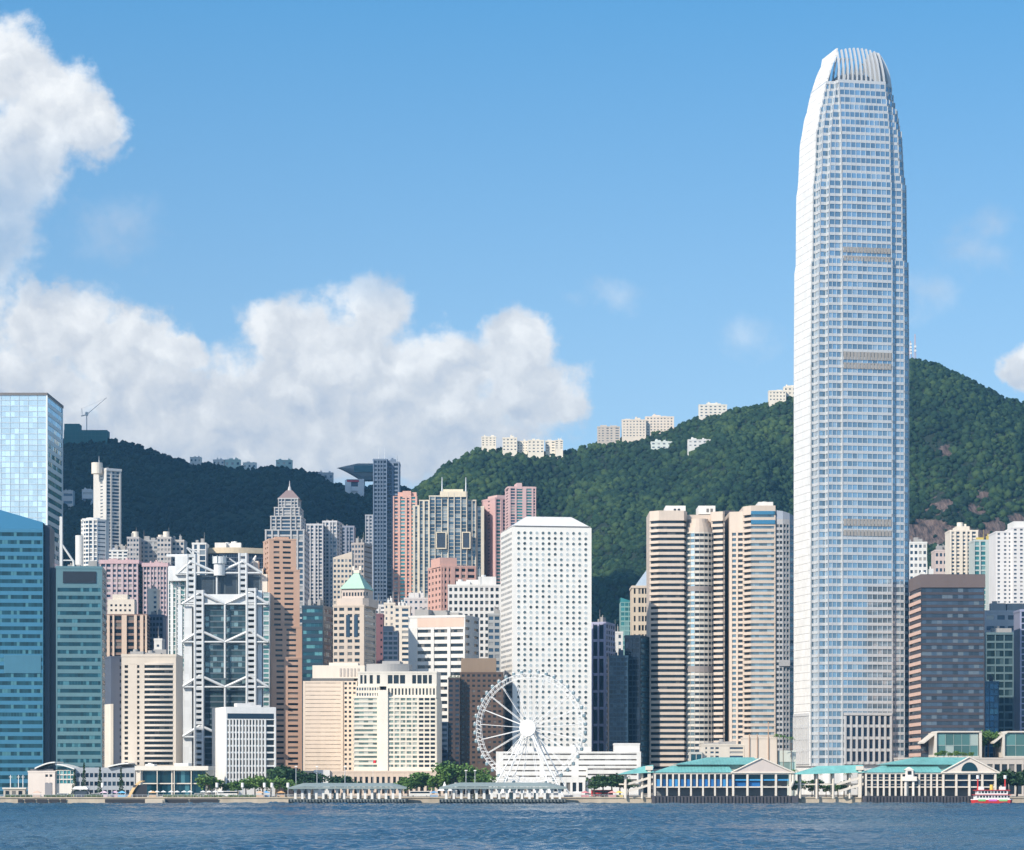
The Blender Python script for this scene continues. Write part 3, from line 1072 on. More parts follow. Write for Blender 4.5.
# beige building with curved balconies
b = Bld('office_building', 'beige office building with curved dark ribbon balconies behind the low glass hall', 'office building', 121.5, 0, 176, 1504, 30, 'F')
w, d = b.W / 2, b.D / 2
zt = b.lz(656); z0 = b.lz(766); fh = (b.lz(664) - z0) / 20
b.vol(rect(-w, -d, w, d), 0, zt, {0: f_(20, [(.02, .12), (.285, .33), (.42, .96)], .56, G_DARK, m=0, z0=z0, z1=b.lz(664), seg=2.6)}, BEIGE, 1.6, None, 1.0)
for k in range(20):
    mb = MB()
    xa, xb = -w + 2 * w * .42, -w + 2 * w * .96
    pts = [(xa + (xb - xa) * i / 10, -d - 1.5 * sin(pi * i / 10)) for i in range(11)]
    mb.prism(pts + [(xb, -d + .3), (xa, -d + .3)], z0 + k * fh + fh * .82, z0 + (k + 1) * fh + fh * .2)
    b.part('balcony', mb, W_(.60, .53, .46))
b.roof(-w + 2, w - 2, -d + 3, d - 2, zt, (2, 4), 3)
b.done()

# ============================ the steel framed bank tower ============================
b = Bld('bank_tower', 'steel framed tower with exposed masts and V shaped trusses', 'bank tower', 178, 0, 269, 1690, 44, 'F')
w, d = b.W / 2, b.D / 2
lx, lz = b.lx, b.lz
GREYM = wall((0.58, 0.595, 0.60), 0.45, 0.1, .06); LIGHTM = wall((0.70, 0.71, 0.71), 0.45, 0.08, .06, 4.0)
# front slab and the taller slab behind
b.vol(rect(lx(204), -d + 3, lx(246), -d + 16), 0, lz(604), {0: f_(33, 2, .74, G_GREEN if False else glass((0.035, 0.07, 0.085), .3, .1, (.20, .30, .32), .16), m=.01, g=.05, seg=2.2)}, W_(.10, .13, .15, .4), .4)
b.vol(rect(lx(186), -d + 17, lx(258), d), 0, lz(573), {0: f_(44, 6, .7, G_NAVY, m=.02, g=.06, seg=2.5, z0=lz(612))}, W_(.12, .15, .17, .4), .4)
MAST = GREYM
def ladder(xl, xr, y, ztop, zbot):
    mb = MB()
    for x in (xl, xr):
        for yy in (y, y + 4.5): mb.tube((x, yy, zbot), (x, yy, ztop), 0.85, n=10)
    z = ztop - 1
    while z > zbot:
        mb.box(xl, y - .5, z - .9, xr, y + 5, z + .9)
        z -= 3.42
    b.part('mast', mb, MAST)
ladder(lx(195), lx(203), -d, lz(590), 0); ladder(lx(247), lx(255.5), -d, lz(588), 0)
y2 = -d + 14
ladder(lx(187.5, y2), lx(195, y2), y2, lz(554, y2), lz(625, y2)); ladder(lx(239.5, y2), lx(246.5, y2), y2, lz(553, y2), lz(615, y2))
def truss(yp, y, xa, xb, xo, xp, dz=11.5):
    mb = MB()
    zc, zt_ = lz(yp, y), lz(yp - dz, y)
    xm = (xa + xb) / 2
    for p, q in (((xa, zt_), (xm, zc)), ((xb, zt_), (xm, zc)), ((xa, zt_), (xo, zc)), ((xb, zt_), (xp, zc))):
        mb.tube((p[0], y, p[1]), (q[0], y, q[1]), .85, n=8)
    mb.tube((xo, y, zc), (xp, y, zc), .62, n=8)
    mb.tube((xm, y - .01, zc), (xm, y - .01, lz(yp + 36, y)), .7, n=8)
    mb.tube((xa, y + 4, zt_), (xm, y + 4, zc), .6, n=6); mb.tube((xb, y + 4, zt_), (xm, y + 4, zc), .6, n=6)
    b.part('truss', mb, MAST)
for yp in (604, 642, 687, 737): truss(yp, -d + .3, lx(200), lx(250), lx(182), lx(268))
truss(573, y2, lx(191, y2), lx(243, y2), lx(178, y2), lx(262, y2))
mb = MB(); mb.box(lx(204) + .3, -d + 1.6, lz(604), lx(246) - .3, -d + 3, lz(594)); b.part('terrace_screen', mb, LIGHTM)
# service towers on the left flank
mb = MB(); mb.box(lx(183.5), -d + 2, 0, lx(191.5), -d + 14, lz(606)); b.part('service_tower', mb, LIGHTM)
mb = MB(); mb.box(lx(177.5), -d + 1, 0, lx(182), -d + 5, lz(605)); b.part('service_tower', mb, wall((.74, .76, .77), .4, .1, .05, 5.0))
GT = W_(.20, .34, .31, .4)
b.vol(rect(lx(161.5), d - 12, lx(170), d), 0, lz(567, d - 12), {0: f_(24, [(.12, .30), (.62, .95)], .85, G_GREEN, pp=.3, z0=lz(670))}, LIGHTM, .5)
b.vol(rect(lx(170.5), d - 16, lx(180), d - 2), 0, lz(572, d - 16), {0: f_(22, [(.02, .22), (.5, .98)], .8, G_GREEN, pp=.3, z0=lz(670))}, LIGHTM, .5)
mb = MB()
for k in range(20): mb.tube((lx(171.5), d - 16.6, lz(572) - k * 3.4), (lx(179), d - 16.6, lz(572) - k * 3.4 - 3.0), .22, n=5)
b.part('escape_stair', mb, LIGHTM)
mb = MB(); mb.box(lx(257), -d + 3, 0, lx(261.5), -d + 8, lz(590)); b.part('service_tower', mb, wall((.74, .76, .77), .4, .1, .05, 5.0))
b.vol(rect(lx(262.3), -d + 3.5, lx(269), -d + 18), 0, lz(592), {0: f_(30, 1, .7, G_GREEN, m=.06, sf=.2, z0=lz(735))}, GREYM, .4)
# crown: cranes, drum, cream boxes
mb = MB(); mb.tube((lx(217), y2, lz(574)), (lx(217), y2, lz(562)), 3.4, n=18); mb.tube((lx(217), y2, lz(562)), (lx(217), y2, lz(555)), 4.2, 4.0, 18); b.part('roof_drum', mb, LIGHTM)
mb = MB()
for k in range(7): mb.tube((lx(217) + 4.3 * cos(k * .9), y2 + 4.3 * sin(k * .9), lz(562)), (lx(217) + 4.3 * cos(k * .9), y2 + 4.3 * sin(k * .9), lz(554)), .3, n=5)
b.part('drum_ribs', mb, W_(.3, .35, .37))
mb = MB(); mb.box(lx(248, 0), 0, 0, lx(263, 0), 12, lz(566)); mb.box(lx(252, 0), 2, lz(567), lx(258, 0), 10, lz(558)); mb.box(lx(258, 0), -4, lz(590), lx(268, 0), 2, lz(572)); b.part('plant_tower', mb, WARMW)
mb = MB(); mb.box(lx(168, 0), 2, lz(578), lx(187, 0), 14, lz(563)); mb.box(lx(175, 0), 0, lz(572), lx(186, 0), 8, lz(553)); mb.box(lx(166, 0), 2, lz(553.5), lx(192, 0), 4, lz(551)); b.part('plant_tower', mb, LIGHTM)
mb = MB()
for (xa, za, xb, zb) in ((226, 556, 240, 566), (240, 556, 232, 570), (247, 562, 253, 553), (253, 553, 249, 566), (188, 551, 183, 545), (183, 545, 196, 551)):
    mb.tube((lx(xa), -2, lz(za)), (lx(xb), -2, lz(zb)), .5, n=6)
b.part('roof_crane', mb, MAST)
b.done()

b = Bld('office_tower', 'tower with a long curved cream roof band rising behind the steel framed tower', 'office tower', 205, 0, 263, 2080, 34, 'F')
w, d = b.W / 2, b.D / 2
arc = [(-w + 2 * w * i / 12, -d + 9 - 9 * sin(pi * (0.12 + .88 * i / 12))) for i in range(13)]
b.vol(arc + [(w, d), (-w, d)], 0, b.lz(553.5), {k: f_(9, 2, .8, G_NAVY, g=.1, z0=b.lz(590)) for k in range(12)}, W_(.10, .13, .18), .4)
arc2 = [(x * 1.02, y - .9) for x, y in arc]
mb = MB(); mb.prism(arc2 + [(w * 1.02, d), (-w * 1.02, d)], b.lz(553), b.lz(547.5)); b.part('roof_band', mb, W_(.62, .51, .36))
b.roof(-w + 4, w * .3, -d + 12, d - 2, b.lz(547.5), (3, 5), 5, M_WHITE)
b.done()
simple('apartment_block', 'white block with blue stripes left of the curved cream roof band', 'apartment block', 192, 0, 206, 2070, 544, M_WHITE, f_(8, [(.15, .35), (.55, .95)], .8, G_BLUE), D=20, vis=575, roofn=2)

# pink granite stepped tower
b = Bld('bank_tower', 'stepped pink granite tower with paired dark windows', 'bank tower', 263.5, 271, 305, 1701, 30, 'L')
w, d = b.W / 2, b.D / 2
def gr(x0, x1, top, bot, fy, n):
    xa, xb = b.lx(x0), b.lx(x1)
    b.vol(rect(xa, -d + fy, xb, d - fy * .3), b.lz(bot) if bot else 0, b.lz(top),
          {0: f_(n, [(.16, .38), (.50, .80)], .42, G_DARK, z0=b.lz(min(bot or 772, 772))), 3: f_(n, [(.3, .5), (.6, .8)], .42, G_NAVY, front=False)}, GRANITE, .6, None, .5)
gr(271, 305, 658, None, 0, 21); gr(270.6, 303, 627, 658, 1.5, 6); gr(270, 300.5, 570, 627, 3, 11); gr(270.4, 297.5, 539, 570, 4.5, 6)
mb = MB(); mb.box(b.lx(277), -d + 8, b.lz(539) - .1, b.lx(291), d - 6, b.lz(536)); b.part('roof_plant', mb, GRANITE)
b.done()

b = Bld('office_tower', 'grey stepped tower with a brown pyramid roof and spire', 'office tower', 265, 300, 305, 1930, 36, 'R')
w, d = b.W / 2, b.D / 2
SG = W_(.44, .43, .43, .5)
def st(x0, x1, top, bot, fy, n, p=.6):
    b.vol(rect(b.lx(x0), -d + fy, b.lx(x1), d - fy), b.lz(bot), b.lz(top), {0: f_(n, [(.04, .16), (.2, .32), (.36, .64), (.68, .8), (.84, .96)], .66, G_RES, pp=p), 1: f_(n, 3, .5, G_NAVY, front=False)}, SG, .5, None, .4)
st(265, 304.5, 530, 640, 0, 20); st(270, 301, 516, 530, 2, 4); st(273.5, 299, 507, 516, 4, 3); st(277, 297, 497.5, 507, 7, 3, .4)
mb = MB()
zb, cxx = b.lz(497.5), b.lx(287)
hw = (b.lx(298.5) - b.lx(275.5)) / 2
mb.prism(rect(cxx - hw, -hw, cxx + hw, hw), zb, b.lz(488), rect(cxx - 2, -2, cxx + 2, 2)); b.part('pyramid_roof', mb, W_(.23, .17, .17, .5))
mb = MB(); mb.tube((cxx, 0, b.lz(488.5)), (cxx, 0, b.lz(484)), 1.6, .8); mb.tube((cxx, 0, b.lz(484)), (cxx, 0, b.lz(478)), .5, .15); b.part('spire', mb, SG)
b.done()

for (l, c, r, top, lab, sd_) in [(306.5, 0, 323, 525, 'grey apartment tower with pale ribs, left one of the twin grey towers', 'F'), (322.5, 337, 342, 522, 'grey apartment tower with pale ribs, taller one of the twin grey towers', 'R'),
                               (338, 0, 354, 527, 'dark blue grey apartment tower half behind the twin grey towers', 'F')]:
    dk = 'dark' in lab
    simple('apartment_tower', lab, 'apartment tower', l, c, r, 2120 + (60 if dk else 0) + (12 if c else 0), top, W_(.24, .26, .32) if dk else W_(.50, .49, .50), f_(28, [(.04, .2), (.26, .42), (.55, .68), (.74, .94)], .6, G_RES, pp=.8, g=.3), f_(28, 2, .5, G_NAVY, g=.4) if c else None, D=22, side=sd_, vis=612, roofn=2, hs=(.8, 1.8))

# dark blue very tall residential tower
b = Bld('apartment_tower', 'tallest dark blue apartment tower with two roof antennas below the hilltop wok shaped terrace', 'apartment tower', 365, 0, 402, 2280, 30, 'F')
w, d = b.W / 2, b.D / 2
BW = W_(.12, .17, .25)
b.vol(rect(b.lx(373), -d, b.lx(387), 2), 0, b.lz(460), {0: f_(40, [(.08, .28), (.34, .48), (.54, .68), (.74, .94)], .6, G_NAVY, pp=.5, z0=b.lz(620))}, BW, .5, None, 1)
b.vol(rect(b.lx(385), -d + 6, b.lx(399), d), 0, b.lz(462), {0: f_(40, [(.1, .45), (.6, .9)], .6, G_NAVY, pp=.5, z0=b.lz(620))}, W_(.16, .21, .29), .5, None, 1)
b.vol(rect(b.lx(365), -d + 3, b.lx(372.8), d - 4), 0, b.lz(515), {0: f_(28, [(.1, .4), (.55, .85)], .55, G_RES, pp=.5, z0=b.lz(610))}, W_(.36, .38, .42), .5, None, .6)
b.vol(rect(b.lx(394), -d - 1, b.lx(401), -d + 5.5), 0, b.lz(515), {0: f_(28, [(.75, .95)], .5, G_RES, z0=b.lz(610))}, W_(.52, .52, .53), .5, None, .6)
for px in (378, 384):
    mb = MB(); mb.tube((b.lx(px), -3, b.lz(462)), (b.lx(px), -3, b.lz(446)), .35, .12, 6); b.part('antenna', mb, M_STEEL)
b.roof(b.lx(375), b.lx(398), -d + 4, d - 4, b.lz(461.5), (1.5, 3), 3, BW)
b.done()

b = Bld('apartment_block', 'cream apartment block with a slanted roof line left of the green pyramid', 'apartment block', 333, 0, 352, 2020, 24, 'F')
w, d = b.W / 2, b.D / 2
b.vol(rect(-w, -d, w, d), 0, b.lz(558), {0: f_(9, 5, .5, G_RES, z0=b.lz(605))}, BEIGE, .4)
mb = MB(); mb.prism(rect(-w, -d, w, d), b.lz(558) - .02, [b.lz(557.5), b.lz(551.5), b.lz(551.5), b.lz(557.5)]); b.part('slanted_roof', mb, BEIGE)
b.done()
simple('apartment_block', 'brown grey apartment tower with a dark flank behind the green pyramid', 'apartment block', 351.5, 364, 372, 2060, 544, W_(.37, .33, .31), f_(16, 4, .5, G_RES, g=.35), f_(16, 1, .3, G_NAVY), D=20, side='R', vis=610, roofn=3)

# green pyramid tower
b = Bld('office_tower', 'cream tower topped by a pale green copper pyramid', 'office tower', 333, 364, 376, 1680, 30, 'R')
w, d = b.W / 2, b.D / 2
b.vol(rect(-w, -d, w, d), 0, b.lz(606), {0: f_(11, [(.03, .14), (.2, .36), (.47, .62), (.7, .86)], .5, G_DARK, z0=b.lz(676)), 1: f_(11, 1, .5, G_BLUE, m=.1, z0=b.lz(676), front=False)}, W_(.55, .46, .38), .5, None, .6)
mb = MB()
for px in (348, 356): mb.box(b.lx(px - 1.9), -d - .3, b.lz(637), b.lx(px + 1.9), -d + .1, b.lz(615))
b.part('tall_window', mb, G_BLUE)
mb = MB(); cx = b.lx(353.5, -d + 8)
mb.prism(cut_rect(b.lx(335), -d + 1.5, b.lx(373, 0), d - 1.5, 3), b.lz(606.2), b.lz(598)); b.part('upper_tier', mb, W_(.57, .48, .41))
mb = MB(); mb.prism(rect(b.lx(340), -d + 4, b.lx(368.5, 0), d - 4), b.lz(598), b.lz(588.5)); b.part('drum', mb, W_(.55, .46, .40))
mb = MB()
for k in range(9): mb.box(b.lx(341.5 + k * 2.9), -d + 3.85, b.lz(595.5), b.lx(343 + k * 2.9), -d + 4.1, b.lz(592))
b.part('drum_windows', mb, G_DARK)
mb = MB(); p0 = rect(b.lx(338.5), -d + 3, b.lx(369.5, 0), d - 3); mx = (p0[0][0] + p0[1][0]) / 2
mb.prism(p0, b.lz(588.3), b.lz(571), rect(mx - 1.2, -1.2, mx + 1.2, 1.2)); b.part('pyramid_roof', mb, W_(.40, .58, .46, .6))
mb = MB(); mb.box(mx - 1.8, -1.8, b.lz(571.5), mx + 1.8, 1.8, b.lz(568.6)); mb.box(mx - 2.8, -1, b.lz(568.6), mx - 1.4, 1, b.lz(564.5)); mb.box(mx + 1.4, -1, b.lz(568.6), mx + 2.8, 1, b.lz(564.5)); b.part('finial', mb, CREAMW)
b.done()

simple('office_tower', 'dark teal glass tower between the pink granite tower and the green pyramid', 'office tower', 302, 323, 334, 1700, 607, W_(.02, .045, .07, .3), f_(11, [(.02, .98)], .5, glass((.02, .08, .11), .35, .08, (.10, .26, .28), .25), seg=2.6), f_(11, 1, .6, G_NAVY, m=.1, seg=3), D=30, side='R', vis=672, roofn=3)

# ============================ mid-slope apartments, centre ============================
b = Bld('apartment_tower', 'tall salmon apartment tower with green bay windows right of the dark blue tower', 'apartment tower', 393, 0, 417, 2220, 24, 'F')
w, d = b.W / 2, b.D / 2
b.vol(rect(-w, -d, w, d), 0, b.lz(496), {0: f_(30, [(.05, .2, G_RES), (.3, .5, G_BAY), (.58, .68, G_RES), (.76, .93, G_BAY)], .62, G_BAY, pp=.7, z0=b.lz(606))}, SALMON, .6, None, 0)
mb = MB(); mb.prism(rect(-w * .6, -d + 2, w * .95, d - 2), b.lz(496), b.lz(492)); mb.prism(rect(-w * .2, -d - .4, w * .5, -d + 4), b.lz(498), b.lz(491)); b.part('roof_crown', mb, SALMON)
b.done()

b = Bld('apartment_complex', 'broad cream ribbed apartment complex with two antennas and two sky gardens', 'apartment complex', 412, 0, 484, 2190, 34, 'F')
w, d = b.W / 2, b.D / 2
CR = W_(.58, .53, .44)
lx, lz = b.lx, b.lz
def rib(x0, x1, top, fy, cols, m_=CR, bot=600):
    b.vol(rect(lx(x0), -d + fy, lx(x1), d), 0, lz(top), {0: f_(30, cols, .88, glass((.07, .115, .16), .35, .1, (.34, .36, .36), .25), pp=.9, so=-.2, z0=lz(bot))}, m_, .6, None, .6)
rib(412.5, 419, 505, 8, [(.35, .7)]); rib(419, 429, 500, 5, [(.05, .35), (.55, .9)]); rib(429, 448, 496, 1.5, [(.04, .3), (.34, .64), (.68, .97)])
rib(448, 467, 492.5, 0, [(.03, .3), (.35, .65), (.7, .97)]); rib(467, 476, 500, 4, [(.1, .45), (.6, .95)]); rib(476, 484, 506, 7, [(.2, .6)])
mb = MB(); mb.box(lx(440), -d - .8, lz(497), lx(466), d, lz(491.5)); mb.box(lx(443), -d + 2, lz(491.5), lx(463), d - 3, lz(489)); b.part('cornice', mb, W_(.68, .60, .46))
for px in (441.5, 465.5):
    mb = MB(); mb.tube((lx(px), 0, lz(495)), (lx(px), 0, lz(475)), .75, .3, 6); b.part('antenna', mb, M_STEEL)
for (x0, x1) in ((437, 445.5), (463, 469.5)):
    fm = MB()
    za, zb = lz(548), lz(533)
    fm.ring([(lx(x0), 0), (lx(x1), 0), (lx(x1), 1), (lx(x0), 1)], [(lx(x0) + .1, .1), (lx(x1) - .1, .1), (lx(x1) - .1, .9), (lx(x0) + .1, .9)], 0, .1) if False else None
    fm.box(lx(x0), -d - 1.5, za, lx(x1), -d - .9, zb)  # dark box on the facade, a hole's shade put into its colour
    f = b.part('hole_shade_box', fm, W_(.03, .05, .08))
    fr = MB()
    for (a, c, e, g) in ((lx(x0) - .8, za - .8, lx(x1) + .8, za), (lx(x0) - .8, zb, lx(x1) + .8, zb + .8), (lx(x0) - .8, za, lx(x0), zb), (lx(x1), za, lx(x1) + .8, zb)): fr.box(a, -d - 1.9, c, e, -d - .3, g)
    fr.build('frame', W_(.66, .58, .44), f)
b.done()

b = simple('apartment_tower', 'lower pink apartment tower with a sunlit pink flank, left of its taller pink neighbour', 'apartment tower', 482, 495, 508, 2200, 499, W_(.58, .38, .37), f_(26, [(.08, .42, G_BAY), (.6, .95, G_NAVY)], .62, G_BAY, pp=.5), f_(26, [(.45, .6)], .3, G_RES), D=24, side='L', vis=575, roofn=0, fin=False)
mb = MB(); mb.box(-b.W * .3, -b.D / 2 + 1, b.lz(499) - .1, b.W * .3, b.D / 2 - 6, b.lz(495)); b.part('roof_crown', mb, W_(.6, .42, .4)); b.done()
b = simple('apartment_tower', 'taller pink apartment tower with two green window columns above the white porthole tower', 'apartment tower', 505, 509, 536, 2160, 488, W_(.58, .40, .39), f_(16, [(.06, .22, G_RES), (.28, .5, G_BAY), (.64, .84, G_BAY), (.9, .97, G_RES)], .66, G_BAY, pp=.5), f_(16, 1, .4, G_RES, m=.2), D=22, side='L', vis=520, roofn=0, fin=False)
mb = MB(); mb.box(b.lx(517), -b.D / 2 - .3, b.lz(489), b.lx(522), 4, b.lz(483)); mb.box(b.lx(508), -b.D / 2 + .4, b.lz(488) - .1, b.lx(535), 3, b.lz(486.5)); b.part('roof_crown', mb, W_(.6, .42, .41)); b.done()

b = simple('apartment_block', 'salmon brick block with a raised middle behind the white gridded building', 'apartment block', 428, 441, 476, 1930, 567, SALMON, f_(11, [(.02, .05), (.1, .16), (.22, .27), (.4, .52), (.58, .7), (.76, .96)], .5, G_DARK, pp=.3), f_(11, 4, .45, G_DARK, g=.5), D=30, side='L', vis=620, roofn=0, fin=False)
mb = MB(); mb.box(b.lx(440), -b.D / 2 + .5, b.lz(567) - .1, b.lx(457), 6, b.lz(558)); b.part('raised_roof', mb, SALMON); b.done()

b = simple('office_building', 'white building with a square punched window grid behind the brown block', 'office building', 448, 0, 505, 1850, 586, W_(.68, .66, .63), f_(18, 11, .55, G_DARK, g=.42, m=.02, sf=.2), D=34, vis=690, roofn=4, hs=(3, 7), roofmat=M_WHITE, dep=.8)
b = simple('office_building', 'white office slab with a peach top and three columns of dark ribbon windows', 'office building', 408.5, 465, 479, 1715, 617, M_WHITE, f_(17, [(.16, .40), (.455, .69), (.745, .97)], .46, G_DARK, seg=2.0, z1=Z(627, 1715) - GZ, pp=.4), f_(17, 2, .35, G_NAVY, g=.5), D=30, side='R', vis=735, roofn=4, dep=.7, fin=False)
mb = MB(); mb.box(b.lx(417.5), -b.D / 2 - .1, b.lz(627), b.lx(464), -b.D / 2 + .1, b.lz(618)); b.part('peach_fascia', mb, W_(.66, .49, .40)); b.done()
simple('office_building', 'grey building wedged between the white grid and the white porthole tower', 'office building', 488, 0, 506, 1790, 615, W_(.36, .37, .37), f_(14, 3, .55, G_RES, g=.25), D=22, vis=690, roofn=2)
simple('apartment_block', 'light grey block with small square windows below the ribbed complex', 'apartment block', 404, 0, 428, 1960, 599, W_(.56, .54, .54), f_(9, 5, .4, G_RES, g=.5), D=20, vis=640, roofn=3, roofmat=PALE)
simple('apartment_block', 'cream cluttered block with yellow balconies left of the light grey block', 'apartment block', 394, 0, 410, 1900, 607, CREAMW, f_(13, [(.1, .3), (.5, .9)], .5, G_RES), D=20, vis=665, roofn=3, roofmat=M_WHITE)
simple('apartment_block', 'tall thin cream block left of the cluttered cream block', 'apartment block', 384, 0, 395, 1930, 604, CREAMW, f_(13, [(.15, .3), (.6, .8)], .45, G_RES), D=20, vis=665, roofn=2, roofmat=M_WHITE)
simple('apartment_block', 'white block beside the maroon wall, right of the green pyramid tower', 'apartment block', 374, 0, 385, 1980, 606, W_(.70, .68, .66), f_(12, 2, .4, G_RES), D=18, vis=640, roofn=1)
simple('office_block', 'maroon windowless slab right of the green pyramid tower', 'office building', 374.5, 0, 383, 1800, 615, W_(.20, .095, .11), f_(10, [(.7, .9)], .3, G_NAVY), D=18, vis=672, roofn=1)
b = Bld('office_block', 'navy building with a rounded shoulder in front of the cream blocks', 'office building', 383, 0, 398, 1760, 20, 'F')
w, d = b.W / 2, b.D / 2
b.vol(rect(-w, -d, w, d), 0, b.lz(631), {0: f_(8, 3, .6, G_NAVY, g=.2, z0=b.lz(670))}, W_(.06, .09, .15), .4)
mb = MB(); mb.prism([(-w, -d), (w - 3, -d), (w - 3, d), (-w, d)], b.lz(631) - .02, b.lz(626)); b.part('roof_plant', mb, NAVYW); b.done()

# brown tower behind the wheel
b = Bld('office_tower', 'dark brown stone building left of the observation wheel', 'office tower', 448, 0, 503, 1650, 40, 'F')
w, d = b.W / 2, b.D / 2
b.vol(rect(b.lx(460), -d, w, d), 0, b.lz(673), {0: f_(18, 8, .45, G_DARK, g=.45, z0=b.lz(765))}, BROWN, .5, None, .6)
b.vol(rect(b.lx(448.5), -d - 6, b.lx(460), d - 10), 0, b.lz(679), {0: f_(18, 2, .5, G_NAVY, g=.4, z0=b.lz(765))}, W_(.06, .045, .045), .5, None, .6)  # left block's shade is put into this darker brown
b.vol(rect(b.lx(440), -d - 8, b.lx(448.3), d - 12), 0, b.lz(722), {0: f_(8, 1, .5, G_NAVY, seg=2, z0=b.lz(765))}, NAVYW, .5)
mb = MB(); mb.box(b.lx(461), -d + 3, b.lz(673) - .1, b.lx(496), d - 6, b.lz(658)); b.part('roof_block', mb, W_(.25, .18, .125))
mb = MB()
for k in range(10):
    mb.box(b.lx(449 + k * 1.2), -d - 5, b.lz(679), b.lx(449.8 + k * 1.2), -d - 4, b.lz(677 - (k % 3)))
b.part('roof_garden', mb, foliage((.02, .04, .01), (.04, .07, .02), (.06, .1, .03)))
b.done()

# ============================ waterfront offices ============================
CRL = W_(.70, .58, .47)
b = Bld('office_building', 'cream striped office block with three window columns at its right end', 'office building', 303, 0, 357, 1580, 44, 'F')
w, d = b.W / 2, b.D / 2
b.vol(rect(b.lx(343.05), -d + .6, w, d), 0, b.lz(681), {0: f_(19, 3, .5, G_DARK, g=.45, m=.1, z0=b.lz(771))}, CRL, .5)
b.vol(rect(-w, -d, b.lx(343), d), 0, b.lz(681), {0: f_(22, [(.06, .94)], .16, glass((.46, .38, .31), 0, .4, (.5, .42, .34), .1), seg=3, m=0, z0=b.lz(771))}, CRL, .35)
mb = MB(); mb.box(-w + 4, -d + 4, b.lz(681) - .1, w - 2, d - 8, b.lz(678)); b.part('painted_shadow_gap', mb, W_(.12, .12, .12))  # dark box: shade below the roof block is put into its colour
mb = MB(); mb.box(-w + 5, -d + 4.5, b.lz(678), w + 4, d - 7, b.lz(665)); mb.box(-w + 14, -d + 9, b.lz(665), w, d - 12, b.lz(662)); b.part('roof_block', mb, W_(.72, .64, .55))
mb = MB()
for k in range(6): mb.box(w - 10 + k * 2, -d + 4.2, b.lz(676), w - 9 + k * 2, -d + 4.6, b.lz(668))
b.part('roof_louvres', mb, W_(.45, .40, .36))
b.done()

b = Bld('office_building', 'cream office block with pale green windows and a tall attic storey', 'office building', 353.5, 436, 441, 1550, 40, 'R')
w, d = b.W / 2, b.D / 2
lx, lz = b.lx, b.lz
GG = glass((.20, .27, .24), .2, .12, (.50, .50, .44), .3, .03, .35)
CB = W_(.72, .66, .56)
b.vol(rect(-w, -d, lx(378), d), 0, lz(697), {0: f_(16, [(.03, .98)], .5, GG, seg=2.4, m=0, z0=lz(768), front=True)}, CB, .5)
b.vol(rect(lx(378), -d - .8, lx(388), d), 0, lz(690), {}, W_(.76, .70, .61), .4)
b.vol(rect(lx(388), -d, lx(418), d), 0, lz(697), {0: f_(16, 5, .56, GG, g=.2, m=.02, seg=1.6, z0=lz(768))}, CB, .5)
b.vol(rect(lx(418), -d, lx(436), d), 0, lz(697), {0: f_(16, 3, .56, G_DARK, g=.2, m=.04, seg=2, z0=lz(768))}, CB, .5)
b.vol(rect(lx(436) + .02, -d + .6, w, d), 0, lz(699), {1: f_(16, 3, .5, G_DARK, g=.3, front=False, z0=lz(768))}, CB, .5)
b.vol(rect(lx(355.5), -d + 2.5, lx(379), d - 2), lz(697), lz(686), {0: f_(2, 9, .5, G_RES, g=.4, m=.03)}, CB, .4)
b.vol(rect(lx(386), -d + 2.5, lx(436), d - 2), lz(697), lz(686), {0: f_(1, 14, .6, G_DARK, g=.5, m=.03)}, CB, .4)
b.vol(rect(lx(357), -d + 5, lx(436), d - 3), lz(686), lz(672), {0: f_(1, [(.03, .06), (.08, .11), (.15, .19), (.24, .28), (.38, .44), (.455, .52), (.535, .6), (.69, .74), (.755, .81), (.825, .88), (.9, .94)], .62, G_DARK)}, W_(.66, .62, .55), .6, None, .5)
mb = MB(); mb.box(-w - .4, -d + 1.6, lz(697.6), w + .2, d - 1.5, lz(696.2)); b.part('cornice', mb, CB)
mb = MB()
arc = [(lx(364) + (lx(407) - lx(364)) * i / 12, -d + 14 - 5 * sin(pi * i / 12)) for i in range(13)]
mb.prism(arc + [(lx(407), d - 4), (lx(364), d - 4)], lz(672) - .1, lz(663)); mb.box(lx(380), -d + 13, lz(663), lx(398), d - 6, lz(660)); b.part('roof_plant', mb, W_(.36, .35, .34))
b.done()

b = Bld('podium_building', 'low cream arcade podium in front of the cream office blocks', 'low building', 301, 0, 449, 1535, 18, 'F')
w, d = b.W / 2, b.D / 2
b.vol(rect(-w, -d, w, d), 0, b.lz(772), {0: f_(1, 26, .72, G_DARK, g=.5, m=.02, sf=.08)}, W_(.62, .50, .40), 1.0, None, .7)
mb = MB(); mb.box(b.lx(314), -d - 1.5, 0, b.lx(330), -d - .1, b.lz(770)); b.part('white_wall', mb, M_WHITE)
b.done()

# City Hall tower
b = Bld('hall_tower', 'white civic block with a blank flank and a fine vertical window grid', 'civic building', 212, 225.5, 276, 1500, 34, 'L')
w, d = b.W / 2, b.D / 2
zt = b.lz(707)
b.vol(rect(-w, -d, w, d), 0, zt, {0: f_(10, [(.03 + k * .0635, .03 + k * .0635 + .035) for k in range(12)] + [(.80, .965)], .74, G_DARK, z0=b.lz(786), z1=b.lz(719), pp=.35, m=0, seg=0)}, W_(.80, .79, .77), .7, None, 0)
mb = MB(); mb.box(-w + 1, -d - .05, b.lz(718.8), w - 1.2, -d + .1, b.lz(713.5)); b.part('attic_glazing', mb, G_BLUE)
mb = MB(); mb.box(-w + 8, -d + 8, zt - .1, -w + 16, -2, zt + 2.2); mb.box(4, 2, zt - .1, 10, d - 2, zt + 1.6); b.part('roof_plant', mb, PALE)
b.done()

